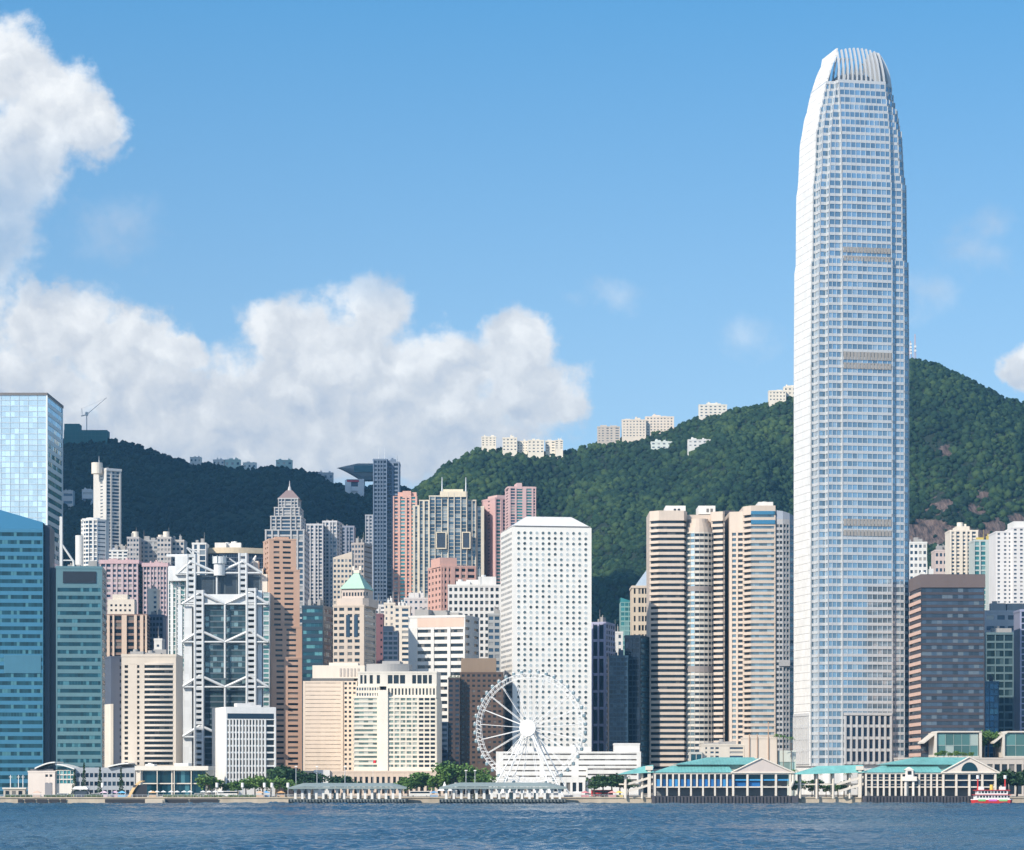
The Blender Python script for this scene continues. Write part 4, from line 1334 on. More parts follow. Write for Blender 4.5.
# low glass hall
b = Bld('concert_hall', 'low flat roofed hall with a wide teal glass front', 'civic building', 136, 0, 208, 1466, 30, 'F')
w, d = b.W / 2, b.D / 2
b.vol(rect(-w, -d, w, d), 0, b.lz(767), {0: f_(2, [(.09, .49), (.505, .965)], .92, G_TEAL, sf=.04, seg=2.2, m=0, z1=b.lz(770.5))}, CREAMW, 1.2)
mb = MB(); mb.box(-w - .5, -d - 1.4, b.lz(770.3), w + .3, d, b.lz(766)); b.part('roof_slab', mb, W_(.74, .69, .61))
mb = MB(); mb.box(b.lx(173), -d + 6, b.lz(766), b.lx(187), d - 8, b.lz(763)); mb.box(b.lx(143), -d + 9, b.lz(766), b.lx(152), d - 8, b.lz(764)); mb.tube((b.lx(147), -2, b.lz(766)), (b.lx(147), -2, b.lz(762.8)), 1.2, n=10); b.part('roof_plant', mb, M_WHITE)
mb = MB()
for k in range(4): mb.box(b.lx(140 + 17 * k), -d - 1.1, 0, b.lx(140.8 + 17 * k), -d - .4, b.lz(770.3))
b.part('column', mb, CREAMW)
b.done()

# low white exhibition building with curved roofs
b = Bld('exhibition_building', 'low white pavilion with curved white roofs at the left waterfront', 'low building', 28, 0, 134, 1480, 30, 'F')
w, d = b.W / 2, b.D / 2
lx, lz = b.lx, b.lz
b.vol(rect(-w, -d, lx(55), d), 0, lz(771.5), {0: f_(3, [(.64, .74), (.8, .9)], .3, G_DARK)}, W_(.70, .62, .56), .5, None, .4)
b.vol(rect(lx(55), -d + 2, lx(74), d), 0, lz(770), {0: f_(3, 5, .75, G_BAY, g=.12, z0=lz(784), m=.03)}, W_(.7, .66, .6), .6)
b.vol(rect(lx(74), -d + 4, w, d), 0, lz(767.5), {0: f_(3, 13, .5, G_NAVY, g=.25, m=.02, z1=lz(771))}, W_(.33, .36, .40), .6)
mb = MB(); mb.box(lx(45), -d - .3, 0, lx(52), -d + .1, lz(783)); b.part('entrance', mb, W_(.25, .25, .27))
def arcroof(x0, x1, y0, z0, z1, th=.7):
    mb = MB()
    n = 10
    for i in range(n):
        a, c = i / n, (i + 1) / n
        xa, xb = lx(x0) + (lx(x1) - lx(x0)) * a, lx(x0) + (lx(x1) - lx(x0)) * c
        za, zb = z0 + (z1 - z0) * sin(a * pi / 2), z0 + (z1 - z0) * sin(c * pi / 2)
        mb.hexa([(xa, y0, za), (xb, y0, zb), (xb, d - 2, zb), (xa, d - 2, za), (xa, y0, za + th), (xb, y0, zb + th), (xb, d - 2, zb + th), (xa, d - 2, za + th)])
    b.part('curved_roof', mb, W_(.78, .77, .74, .4))
arcroof(35, 55, -d - 1, lz(769), lz(763)); arcroof(74, 55, -d, lz(769.5), lz(765)); arcroof(107, 128, -d + 2, lz(767.5), lz(764))
mb = MB(); mb.box(lx(30), -d + 1, lz(771.5), lx(53), d - 3, lz(769)); b.part('roof_plant', mb, W_(.12, .12, .13))
b.done()

# ============================ white porthole tower ============================
b = Bld('porthole_tower', 'white tower with round porthole windows behind the observation wheel', 'office tower', 500.5, 512.5, 591.5, 1660, 46, 'L')
w, d = b.W / 2, b.D / 2
lx, lz = b.lx, b.lz
zt = lz(527.5)
PW = wall((.80, .775, .73), .45, .0, .05)
mb = b.mb(PW)
mb.box(-w, -d, 0, w, d, zt)
mb2 = MB()
NC, NR = 12, 46
xs = [lx(518.6 + 6.1 * i) for i in range(NC)]
zr0, rh = lz(533.2), (lz(533.2) - lz(766)) / 44
for j in range(44):
    z = zr0 - j * rh
    if z < 14: break
    for i in range(NC):
        b.pane(1.75, 1.75, (xs[i], -d - .04, z - .87), 0, glass((.11, .16, .18), .15, .1, (.48, .53, .54), .36, .03, .35), 0, (0, -round(z)), 'window', 'round')
        i0 = len(mb.v)
        for (rr, yy) in ((1.1, -d), (1.1, -d - .1), (.9, -d - .1), (.9, -d)):
            mb.v.extend([(xs[i] + rr * cos(2 * pi * k / 12), yy, z + rr * sin(2 * pi * k / 12)) for k in range(12)])
        for a in range(3):
            for k in range(12):
                l = (k + 1) % 12
                mb.f.append((i0 + a * 12 + k, i0 + a * 12 + l, i0 + a * 12 + 12 + l, i0 + a * 12 + 12 + k)); mb.r.append(0)
    for i in range(11):
        yy = -d + 4.2 + i * 3.75
        b.pane(1.75, 1.75, (-w - .04, yy, z - .87), -pi / 2, G_RES, 0, (1, -round(z)), 'window', 'round')
mb = MB()
mb.box(-w + .5, -d + .5, zt - .02, w - .5, d - .5, zt + .9); b.part('roof_recess', mb, W_(.35, .34, .33))
mb = MB()
ins = (lx(520) - lx(512.5))
mb.prism(rect(-w + 1, -d - .2, w - 1.5, d - 1), zt + .9, lz(515.5), rect(-w + 1 + 9, -d + 9, w - 1.5 - 9, d - 9)); b.part('hipped_roof', mb, wall((.74, .73, .71), .4, .1))
b.done()

# long white postal building
b = Bld('long_building', 'long low white building with dark ribbon windows below the porthole tower', 'low building', 496, 0, 641, 1570, 30, 'F')
w, d = b.W / 2, b.D / 2
lx, lz = b.lx, b.lz
GS = glass((.20, .17, .15), 0, .3, (.45, .42, .4), .2)
b.vol(rect(-w, -d, w, d), 0, lz(751.5), {0: f_(7, [(.05, .30), (.33, .52), (.57, .97)], .26, GS, seg=3, z0=lz(790), m=0)}, M_WHITE, .9)
b.vol(rect(lx(615), -d + 3, lx(640), d - 3), lz(751.5), lz(744), {}, M_WHITE, .4, None, .5)
b.vol(rect(lx(586), -d - 6, lx(638), -d - .05), 0, lz(766.5), {0: f_(4, [(.03, .97)], .3, GS, seg=3, m=0, z0=lz(788))}, M_WHITE, .8)
b.vol(rect(lx(489), -d - 8, lx(585), -d - 2), 0, lz(777), {0: f_(1, 15, .5, G_DARK, g=.4, m=.03, sf=.2)}, M_WHITE, .8)
b.roof(-w + 3, w - 25, -d + 4, d - 4, lz(751.5), (1.5, 3), 5, M_WHITE)
b.done()

# ============================ right of the porthole tower ============================
simple('office_tower', 'violet blue framed tower right of the white porthole tower', 'office tower', 591.5, 606, 615, 1760, 623.5, W_(.36, .36, .50), f_(8, [(.12, .42), (.54, .84)], .84, G_NAVY, pp=.5, z0=20), f_(24, 4, .6, G_RES, g=.3), D=26, side='R', roofn=2, vis=745)
simple('apartment_block', 'slim white block above the navy glass tower', 'apartment block', 613, 0, 623, 1830, 633, M_WHITE, f_(6, [(.55, .8)], .5, G_RES), D=16, vis=660, roofn=1)
simple('glass_tower', 'lower navy glass tower left of its taller navy neighbour', 'office tower', 609, 0, 628, 1690, 657, W_(.025, .06, .10, .3), f_(22, 5, .7, G_NAVY, g=.12, seg=0), D=26, vis=745, roofn=2, roofmat=NAVYW)
b = simple('glass_tower', 'taller navy glass tower with a light blue mirror flank', 'office tower', 624.5, 640, 655, 1700, 637, W_(.03, .06, .09, .3), f_(26, 4, .75, G_NAVY, g=.1), f_(26, 1, .7, G_SKY, m=.06, seg=3), D=40, side='R', vis=765, roofn=0, fin=False)
mb = MB(); mb.box(-b.W / 2 + .2, -b.D / 2 + .2, b.lz(637), b.W / 2 - .2, b.D / 2, b.lz(635)); b.part('parapet', mb, NAVYW); b.done()
b = Bld('glass_tower', 'small pale teal tower with a slanted top against the green hill', 'office tower', 620.5, 0, 633, 1960, 22, 'F')
w, d = b.W / 2, b.D / 2
b.vol(rect(-w, -d, w, d), 0, b.lz(602), {0: f_(10, 3, .7, G_BAY, g=.15, z0=b.lz(650))}, W_(.22, .38, .36, .4), .3)
mb = MB(); mb.prism(rect(-w, -d, w, d), b.lz(602) - .02, [b.lz(597.5), b.lz(601.5), b.lz(601.5), b.lz(597.5)]); b.part('slanted_top', mb, G_BAY); b.done()
b = Bld('office_tower', 'cream tower with a pale glass pyramid roof at the left shoulder of the banded towers', 'office tower', 632, 0, 668, 1880, 30, 'F')
w, d = b.W / 2, b.D / 2
b.vol(rect(-w, -d, w, d), 0, b.lz(586.5), {0: f_(8, [(.05, .1), (.18, .24), (.27, .33), (.36, .42), (.6, .7), (.8, .9)], .6, G_DARK, z0=b.lz(660))}, W_(.60, .50, .38), .5, None, .6)
mb = MB(); mb.box(-w - .5, -d - .5, b.lz(588), w + .5, d, b.lz(586)); b.part('cornice', mb, W_(.62, .52, .42))
mb = MB(); mb.prism(rect(-w + 2, -d + 2, w - 2, d - 2), b.lz(586), b.lz(567), rect(-1, -1, 1, 1)); b.part('pyramid_roof', mb, W_(.50, .58, .64, .3, .3)); b.done()

# ============================ banded twin towers ============================
BEX = W_(.58, .49, .415, .5)
G_BAND = glass((.018, .028, .04), .1, .1, (.10, .10, .10), .08)
G_CYL = glass((.30, .42, .48), .7, .12, (.60, .66, .68), .15, .04, .6)  # highlight on the bay's left facets is put into this paler glass
b = Bld('banded_tower', 'left one of the twin banded towers, with a round glass bay in its middle', 'office tower', 650, 0, 729, 1712, 46, 'F')
w, d = b.W / 2, b.D / 2
lx, lz = b.lx, b.lz
p1 = [(lx(650), -d + 5), (lx(659), -d), (lx(684), -d), (lx(688), -d + 9), (lx(688), d), (lx(650), d)]
nF = 48
band = lambda **k: f_(nF, [(0, 1.0)], .5, G_BAND, m=0, seg=2.6, pp=0, z1=lz(519), so=.2, **k)
b.vol(p1, 0, lz(510.5), {0: band(), 1: band(), 2: band(front=False)}, BEX, .8)
p2 = [(lx(712), -d + 6), (lx(723), -d + 2), (lx(725), -d + 3), (lx(725), d), (lx(712), d)]
b.vol(p2, 0, lz(511), {0: band(), 1: band(front=False)}, BEX, .8)
cx, cy, rr = lx(699.5), -d + 9, (lx(715) - lx(684.5)) / 2
cyl = [(cx + rr * cos(t), cy + rr * 1.0 * sin(t)) for t in [pi + pi * i / 10 for i in range(11)]]
b.vol(cyl + [(cx + rr, d - 4), (cx - rr, d - 4)], 0, lz(532), {k: f_(46, [(.03, .97, G_CYL if k < 4 else G_BAND)], .62 if k < 4 else .5, G_CYL, m=0, pp=.1, seg=0) for k in range(10)}, W_(.62, .58, .52, .4), .4)
for (py0, py1, s_) in ((532, 527, .93), (527, 522.5, .8), (522.5, 518, .64)):
    mb = MB(); mb.prism([(cx + (x - cx) * s_, cy + (y - cy) * s_) for x, y in cyl] + [(cx + rr * s_, d - 5), (cx - rr * s_, d - 5)], lz(py0) - .02, lz(py1)); b.part('stepped_crown', mb, BEX)
for (y0, y1) in ((586, 591), (666, 672)):
    mb = MB(); q = [(cx + (x - cx) * 1.012, cy + (y - cy) * 1.012) for x, y in cyl]; mb.prism(q + [(cx + rr, cy + 1), (cx - rr, cy + 1)], lz(y1), lz(y0)); b.part('louvre_band', mb, W_(.28, .25, .24))
mb = MB(); mb.box(lx(688), -d + 12, 0, lx(712), d, lz(513)); b.part('core', mb, BEX)
for (a, c) in ((667, 687), (700, 717)):
    mb = MB(); mb.box(lx(a), -d + 14, lz(512), lx(c), d - 8, lz(503.5)); o = b.part('plant_room', mb, W_(.72, .70, .67))
    mb = MB()
    for k in range(2): mb.box(lx(a + 8 + k * 4), -d + 13.9, lz(510), lx(a + 10.5 + k * 4), -d + 14.1, lz(506.5))
    mb.build('window', G_DARK, o)
b.done()

b = Bld('banded_tower', 'right one of the twin banded towers, with blue glass top storeys', 'office tower', 731, 0, 796, 1700, 48, 'F')
w, d = b.W / 2, b.D / 2
lx, lz = b.lx, b.lz
G_BAND2 = glass((.10, .17, .22), .5, .08, (.30, .36, .38), .12)
bd = lambda gl, **k: f_(49, [(0, 1.0)], .48, gl, m=0, seg=2.6, pp=0, so=.1, z1=lz(513), **k)
b.vol([(lx(731), -d + 12), (lx(745.5), -d + 9), (lx(745.5), d), (lx(731), d)], 0, lz(510), {0: f_(49, [(.18, .45, G_BAND2), (.58, .9)], .55, G_BAND, pp=.2, z1=lz(530))}, BEX, .7)
b.vol([(lx(744), -d + 7), (lx(751), -d), (lx(775.5), -d), (lx(775.5), d), (lx(744), d)], 0, lz(505.5), {0: bd(G_BAND), 1: bd(glass((.22, .31, .36), .5, .08, (.42, .48, .50), .12))}, BEX, .8)
q = [(lx(775.7), -d + 1), (lx(783), -d + .5), (lx(790), -d + 2), (lx(796), -d + 6), (lx(796), d), (lx(775.7), d)]
b.vol(q, 0, lz(519), {k: f_(49, [(.1, .45), (.55, .9)] if k < 2 else 1, .55, G_BAND2 if k else G_BAND, pp=.15, z1=lz(523)) for k in range(3)}, W_(.42, .42, .43, .4), .5)
mb = MB(); mb.prism([(x, y) for x, y in q], lz(519), [lz(510), lz(511), lz(513), lz(516), lz(512), lz(506)]); b.part('sloping_top', mb, W_(.34, .38, .45, .4))
for (y0, y1) in ((511, 514.5), (520, 524)):
    mb = MB(); mb.box(lx(751), -d - .5, lz(y1), lx(775), -d + .1, lz(y0)); b.part('glass_band', mb, G_SKY)
mb = MB(); mb.box(lx(760), -d + 12, lz(505.6), lx(775), d - 10, lz(500)); mb.tube((lx(768), 0, lz(500)), (lx(768), 0, lz(498)), 1.5, n=10); b.part('plant_room', mb, M_WHITE)
for (y0, y1) in ((660, 666),):
    mb = MB(); mb.box(lx(779), -d - .3, lz(y1), lx(790), -d + 2, lz(y0)); b.part('louvre_band', mb, W_(.36, .36, .37))
b.done()
simple('core_tower', 'dark recessed core standing between the twin banded towers', 'office tower', 724, 0, 735, 1752, 512, W_(.05, .055, .07), f_(30, 1, .5, G_NAVY), D=16, vis=750, roofn=0)

# ============================ the tall silver tower ============================
def make_ifc():
    Y0 = 1600.0
    b = Bld('tall_tower', 'very tall silver tower with a curved crown of white fins', 'skyscraper', 840, 0, 862, Y0, 10, 'F')
    root = b.root
    a = radians(12.0)
    root.rotation_euler = (0, 0, a)
    root.location = (X(851.3, Y0 + 29), Y0 + 31, GZ)
    w, g = 29.2, 15.0
    quarter = [(-w, -g), (-27.2, -g), (-27.2, -23), (-23, -23), (-23, -27.2), (-g, -27.2), (-g, -w)]
    def rot(p, k):
        for _ in range(k): p = (-p[1], p[0])
        return p
    base = []
    for k in range(4): base += [rot(p, k) for p in quarter]
    prof = [(768, 1.0), (360, .998), (262, .988), (257, .962), (180, .950), (174, .915), (130, .880), (122, .845), (104, .790), (98, .745), (86, .70), (76, .65), (68, .60), (58, .535), (52, .48), (47, .43)]
    def zz(py): return HC + (YH - py) / FOC * (Y0 + 2) - GZ
    tab = sorted([(zz(p), s_) for p, s_ in prof])
    def sc(z):
        for (z0, s0), (z1, s1) in zip(tab, tab[1:]):
            if z <= z1: return s0 + (s1 - s0) * max(0, (z - z0)) / (z1 - z0)
        return tab[-1][1]
    def poly(z, grow=0.0):
        s_ = sc(z)
        # the corner steps fall away faster than the centre bays towards the top
        cs = s_ if s_ > .93 else s_ - (.93 - s_) * .12
        out = []
        for k in range(4):
            for j, p in enumerate(quarter):
                q = (p[0] * s_, p[1] * s_) if j in (0, 6) else (p[0] * cs, p[1] * cs)
                q = (q[0], p[1] * (s_ * .22 + .78)) if j in (0,) else ((p[0] * (s_ * .22 + .78), q[1]) if j == 6 else q)
                if j == 1: q = (q[0], p[1] * (s_ * .22 + .78))
                if j == 5: q = (p[0] * (s_ * .22 + .78), q[1])
                out.append(rot(q, k))
        return inset(out, -grow) if grow else out
    G1 = glass((.27, .39, .49), .66, .10, (.48, .58, .66), .07, .02, .8)
    SIL = wall((.54, .555, .57), .38, .12, .04)
    ztop = zz(79)
    def zc_(py): return HC + (YH - py) / FOC * (Y0 + 18) - GZ
    nf = 88
    z0 = zz(766)
    fh = (ztop - z0) / nf
    mb = MB(); mb.prism(inset(base, .6), 0, z0 + .01); b.part('base_storeys', mb, wall((.70, .70, .69), .45))
    for k in range(nf):
        z = z0 + k * fh
        p = poly(z + fh * .5)
        # glazing of the floor
        gm = MB()
        inn = inset(p, .35)
        n = len(inn)
        for i in range(n):
            A, B = Vector(inn[i]), Vector(inn[(i + 1) % n])
            L = (B - A).length
            if L < .05: continue
            ns = max(1, round(L / 3.0))
            for q in range(ns):
                P, Q = A.lerp(B, q / ns), A.lerp(B, (q + 1) / ns)
                gm.face([(P.x, P.y, z), (Q.x, Q.y, z), (Q.x, Q.y, z + fh), (P.x, P.y, z + fh)], random.random())
        b.part('window_band', gm, G1)
        sm = MB()
        sm.ring(p, inset(p, .9), z, z + fh * .37)
        for i in range(n):
            A, B = Vector(p[i]), Vector(p[(i + 1) % n])
            L = (B - A).length
            if L < 1.0: continue
            dd = (B - A) / L
            nr = Vector((dd.y, -dd.x))
            ns = max(1, round(L / 3.0))
            for q in range(ns + 1):
                s0 = L * q / ns
                wd = .13 if 0 < q < ns else .34
                sm.slab(A, dd, nr, max(0, s0 - wd / 2), min(L, s0 + wd / 2), -.5, .12, z, z + fh - .01)
        b.part('spandrel', sm, SIL)
    # louvred plant floors on each face
    LV = wall((.34, .315, .29), .6)
    for (y0, y1) in ((247, 252.5), (256, 261), (352, 360), (363, 369), (519, 526), (530, 536)):
        zc = (zz(y0) + zz(y1)) / 2
        s_ = sc(zc)
        for k in range(4):
            mb = MB()
            W2 = g * (s_ * .22 + .78) - .6
            for q in range(14):
                x0 = -W2 + 2 * W2 * q / 14
                mb.box(x0 + .25, -w * s_ - .25, zz(y1), x0 + 2 * W2 / 14 - .25, -w * s_ + .3, zz(y0))
            mb.v = [rot((x, y), k) + (z,) for x, y, z in mb.v]
            b.part('louvre_band', mb, LV)
    # tall colonnade at the foot of each face
    for k in range(4):
        mb = MB()
        for q in range(9): mb.box(-13.6 + q * 3.4 - .55, -w - 1.4, zz(764), -13.6 + q * 3.4 + .55, -w - .3, zz(716))
        for zz_ in (763, 750, 738, 726, 714): mb.box(-14.3, -w - 1.1, zz(zz_) - .8, 14.3, -w - .28, zz(zz_) + .8)
        mb.v = [rot((x, y), k) + (z,) for x, y, z in mb.v]
        o = b.part('colonnade', mb, wall((.50, .50, .50), .6))
        mb = MB(); mb.box(-14, -w - .5, zz(764), 14, -w - .27, zz(713)); mb.v = [rot((x, y), k) + (z,) for x, y, z in mb.v]
        mb.build('dark_glazing', G_NAVY, o)
    # left bay's sun glare put into a white face running up the crown
    CL = wall((.76, .745, .72), .45, .05, .05, 4.2)
    for k in (3,):
        mb = MB()
        steps = 92
        rows = []
        for i in range(steps + 1):
            z = z0 + (zc_(49) - z0) * i / steps
            s_ = sc(z)
            W2 = g * (s_ * .22 + .78)
            rows.append((z, s_, W2))
        for (za, sa, wa), (zb, sb, wb) in zip(rows, rows[1:]):
            zb = zb - .16
            mb.hexa([(-wa, -w * sa - .55, za), (wa, -w * sa - .55, za), (wa, -w * sa + .35, za), (-wa, -w * sa + .35, za),
                     (-wb, -w * sb - .55, zb), (wb, -w * sb - .55, zb), (wb, -w * sb + .35, zb), (-wb, -w * sb + .35, zb)])
        mb.v = [rot((x, y), k) + (z,) for x, y, z in mb.v]
        b.part('glare_cladding', mb, CL)
    # crown: dark drum, ring beam and curved fins
    mb = MB(); p = poly(ztop); mb.prism(inset(p, 4), ztop - .5, zz(66), [(x * .62, y * .62) for x, y in inset(p, 4)]); b.part('crown_drum', mb, wall((.30, .33, .36), .5))
    mb = MB(); mb.ring(inset(p, -.3), inset(p, 3), ztop - .2, ztop + 1.6); b.part('crown_ring', mb, SIL)
    s0 = sc(ztop)
    for k in range(4):
        for q in range(11 if k != 3 else 0):
            mb = MB()
            u = -1 + 2 * q / 10
            rows = []
            for i in range(9):
                t = i / 8
                z = ztop + (zc_(47.5 + 4 * abs(u) ** 2) - ztop) * t
                s_ = s0 * (1 - .36 * t ** 2.1)
                xw = 13.7 * u * (1 - .10 * t)
                rows.append((xw, -w * s_, z))
            th, dp = .34, 1.7
            for (xa, ya, za), (xb, yb, zb) in zip(rows, rows[1:]):
                mb.hexa([(xa - th, ya - .3, za), (xa + th, ya - .3, za), (xa + th, ya + dp, za), (xa - th, ya + dp, za), (xb - th, yb - .3, zb), (xb + th, yb - .3, zb), (xb + th, yb + dp, zb), (xb - th, yb + dp, zb)])
            mb.v = [rot((x, y), k) + (z,) for x, y, z in mb.v]
            b.part('crown_fin', mb, SIL)
        for q in range(0):
            mb = MB()
            rows = []
            for i in range(7):
                t = i / 6
                c = (-26.0 + q * 3.2) * s0 * (1 - .34 * t ** 1.7)
                e = (-16.4 - q * 3.2) * (1 - .3 * t) * s0 / .7 * .8
                rows.append((c, e, ztop - 4 + (zc_(54) - ztop + 2) * t))
            for (xa, ya, za), (xb, yb, zb) in zip(rows, rows[1:]):
                mb.hexa([(xa - .5, ya - .5, za), (xa + 2.2, ya - .5, za), (xa + 2.2, ya + 1.2, za), (xa - .5, ya + 1.2, za), (xb - .5, yb - .5, zb), (xb + 2.2, yb - .5, zb), (xb + 2.2, yb + 1.2, zb), (xb - .5, yb + 1.2, zb)])
            mb.v = [rot((x, y), k) + (z,) for x, y, z in mb.v]
            b.part('crown_fin', mb, SIL)
make_ifc()

# ============================ right edge ============================
simple('apartment_block', 'white apartment block peeking out right of the tall silver tower', 'apartment block', 905, 0, 927, 2180, 543, W_(.70, .69, .66), f_(8, 5, .5, G_RES, g=.4), D=20, vis=580, roofn=3)
b = simple('office_tower', 'dark glass tower with a pink sunlit flank right of the tall silver tower', 'office tower', 909.5, 921, 984.5, 1562, 576, W_(.05, .045, .055), f_(27, [(.0, 1.0)], .60, glass((.065, .095, .135), .45, .1, (.16, .19, .22), .12), m=0, seg=3, z1=Z(588, 1562) - GZ, sf=.35), f_(27, [(0, 1)], .42, G_BAND, m=0, seg=3, z1=Z(588, 1562) - GZ, pmat=None), D=42, side='L', vis=745, roofn=0, fin=False, dep=.4)  # near-black wall: the front's shade is in its colour
mb = MB(); mb.ring(inset(rect(-b.W / 2, -b.D / 2, b.W / 2, b.D / 2), -.4), inset(rect(-b.W / 2, -b.D / 2, b.W / 2, b.D / 2), 1.2), b.lz(587.5), b.lz(574.5)); b.part('roof_band', mb, W_(.14, .105, .10)); b.roof(-b.W * .45, -b.W * .2, -12, 12, b.lz(576), (3, 5), 2, M_WHITE)
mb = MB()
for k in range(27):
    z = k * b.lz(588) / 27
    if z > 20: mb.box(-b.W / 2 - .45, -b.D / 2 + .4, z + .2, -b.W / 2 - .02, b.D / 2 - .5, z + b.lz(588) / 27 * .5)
b.part('sun_tinted_spandrels', mb, W_(.62, .42, .34)); b.done()  # sunlight on the flank is put into the pink of these bands

b = Bld('apartment_tower', 'cream apartment tower with stepped roof drums behind the dark glass tower', 'apartment tower', 950, 0, 978, 2100, 24, 'F')
w, d = b.W / 2, b.D / 2
b.vol(rect(-w, -d, w, d), 0, b.lz(531), {0: f_(16, [(.05, .15), (.22, .34), (.45, .55), (.62, .7), (.78, .92)], .55, G_RES, pp=.8, z0=b.lz(590))}, CREAMW, .5, None, .8)
mb = MB(); mb.box(b.lx(957), -d + 2, b.lz(531) - .1, b.lx(970), d - 3, b.lz(526)); mb.tube((b.lx(962), -3, b.lz(526)), (b.lx(962), -3, b.lz(521.5)), 2.4, n=14); mb.box(b.lx(966), -4, b.lz(527), b.lx(968), 0, b.lz(523)); b.part('roof_plant', mb, CREAMW); b.done()
simple('apartment_tower', 'blue green glass apartment tower with a yellow roof band', 'apartment tower', 974, 0, 1000, 2060, 541, W_(.45, .50, .48), f_(18, [(.03, .2), (.26, .44), (.56, .74), (.8, .97)], .7, G_BAY, pp=.5), D=24, vis=615, roofn=2, roofmat=W_(.55, .42, .10))
simple('apartment_block', 'low pinkish cream block under the brown rock face', 'apartment block', 935, 0, 955, 2240, 551, W_(.56, .46, .42), f_(7, 5, .45, G_RES, g=.4), D=20, vis=590, roofn=3)
b = Bld('apartment_tower', 'tall pale grey apartment tower at the right edge with small windows', 'apartment tower', 996, 0, 1048, 1960, 30, 'F')
w, d = b.W / 2, b.D / 2
b.vol(rect(-w, -d, b.lx(1012), d), 0, b.lz(532), {0: f_(22, [(.1, .25), (.5, .65), (.8, .9)], .42, G_RES, z0=b.lz(620))}, W_(.70, .68, .67), .5, None, .6)
b.vol(rect(b.lx(1012), -d - 2, w, d), 0, b.lz(528), {0: f_(23, 6, .42, G_RES, g=.55, z0=b.lz(620))}, W_(.68, .66, .65), .5, None, .6)
mb = MB(); mb.box(b.lx(1014), -d + 2, b.lz(528) - .1, b.lx(1030), d - 4, b.lz(521)); b.part('roof_plant', mb, M_WHITE); b.done()
simple('office_building', 'grey stepped office block below the pale grey apartment tower', 'office building', 984, 0, 1050, 1700, 612, W_(.42, .42, .44), f_(3, 6, .4, G_RES, g=.3, z0=90), D=26, vis=640, roofn=3, hs=(3, 6))
simple('glass_tower', 'teal glass office building right of the dark glass tower', 'office tower', 984, 0, 1060, 1670, 634, W_(.13, .20, .22, .3), f_(16, 8, .75, glass((.03, .065, .08), .3, .08, (.10, .17, .19), .15), g=.12, seg=2.4), D=26, vis=745, roofn=2)
simple('glass_tower', 'narrow violet blue glass slab at the right frame edge', 'office tower', 1020, 0, 1060, 1600, 611, W_(.30, .32, .45, .3), f_(24, 3, .8, G_NAVY, g=.2), D=20, vis=745, roofn=0)
simple('glass_tower', 'low blue glass block between the dark glass tower and the teal offices', 'office tower', 985, 0, 999, 1630, 683, W_(.05, .16, .28, .3), f_(12, 3, .8, glass((.03, .12, .24), .4, .08, (.06, .2, .32), .1), g=.1), D=14, vis=745, roofn=1, roofmat=NAVYW)

# ============================ terminal halls and podium on the right ============================
ORD = ['leftmost', 'second from left', 'third from left', 'fourth from left', 'fifth from left', 'sixth from left', 'seventh from left', 'eighth from left', 'ninth from left', 'tenth from left', 'eleventh from left', 'twelfth from left']


def ordl(i, n): return 'rightmost' if (i == n - 1 and n > 1) else ORD[i]


b = Bld('podium_building', 'cream mall podium with grey screens at the foot of the banded towers', 'low building', 690, 0, 797, 1500, 22, 'F')
w, d = b.W / 2, b.D / 2
lx, lz = b.lx, b.lz
b.vol(rect(lx(702), -d, lx(744), d), 0, lz(745), {0: f_(4, [(.08, .12), (.2, .28), (.32, .4), (.66, .98)], .45, G_RES, z0=lz(763), z1=lz(746))}, W_(.62, .56, .48), .5, None, .5)
b.vol(rect(lx(744.3), -d - 1.5, lx(777), d), 0, lz(738), {}, W_(.66, .57, .48), .5, None, .5)
b.vol(rect(lx(778), -d, lx(796), d), 0, lz(750.5), {0: f_(1, 1, .5, glass((.30, .42, .38), .2, .2, (.4, .5, .45), .2), m=.02, seg=3)}, W_(.55, .58, .52), .4)
b.vol(rect(lx(690), -d - 2, lx(702), 0), 0, lz(752), {0: f_(2, 2, .8, G_TEAL, g=.1)}, W_(.5, .5, .46), .4)
b.roof(lx(704), lx(742), -d + 3, d - 2, lz(745), (1, 2.2), 4)
mb = MB()
for px in (749, 757, 768): mb.tube((lx(px), -d - 2, 0), (lx(px), -d - 2, lz(722 if px == 768 else 734)), .25, n=6)
b.part('flagpole', mb, W_(.5, .33, .22)); b.done()

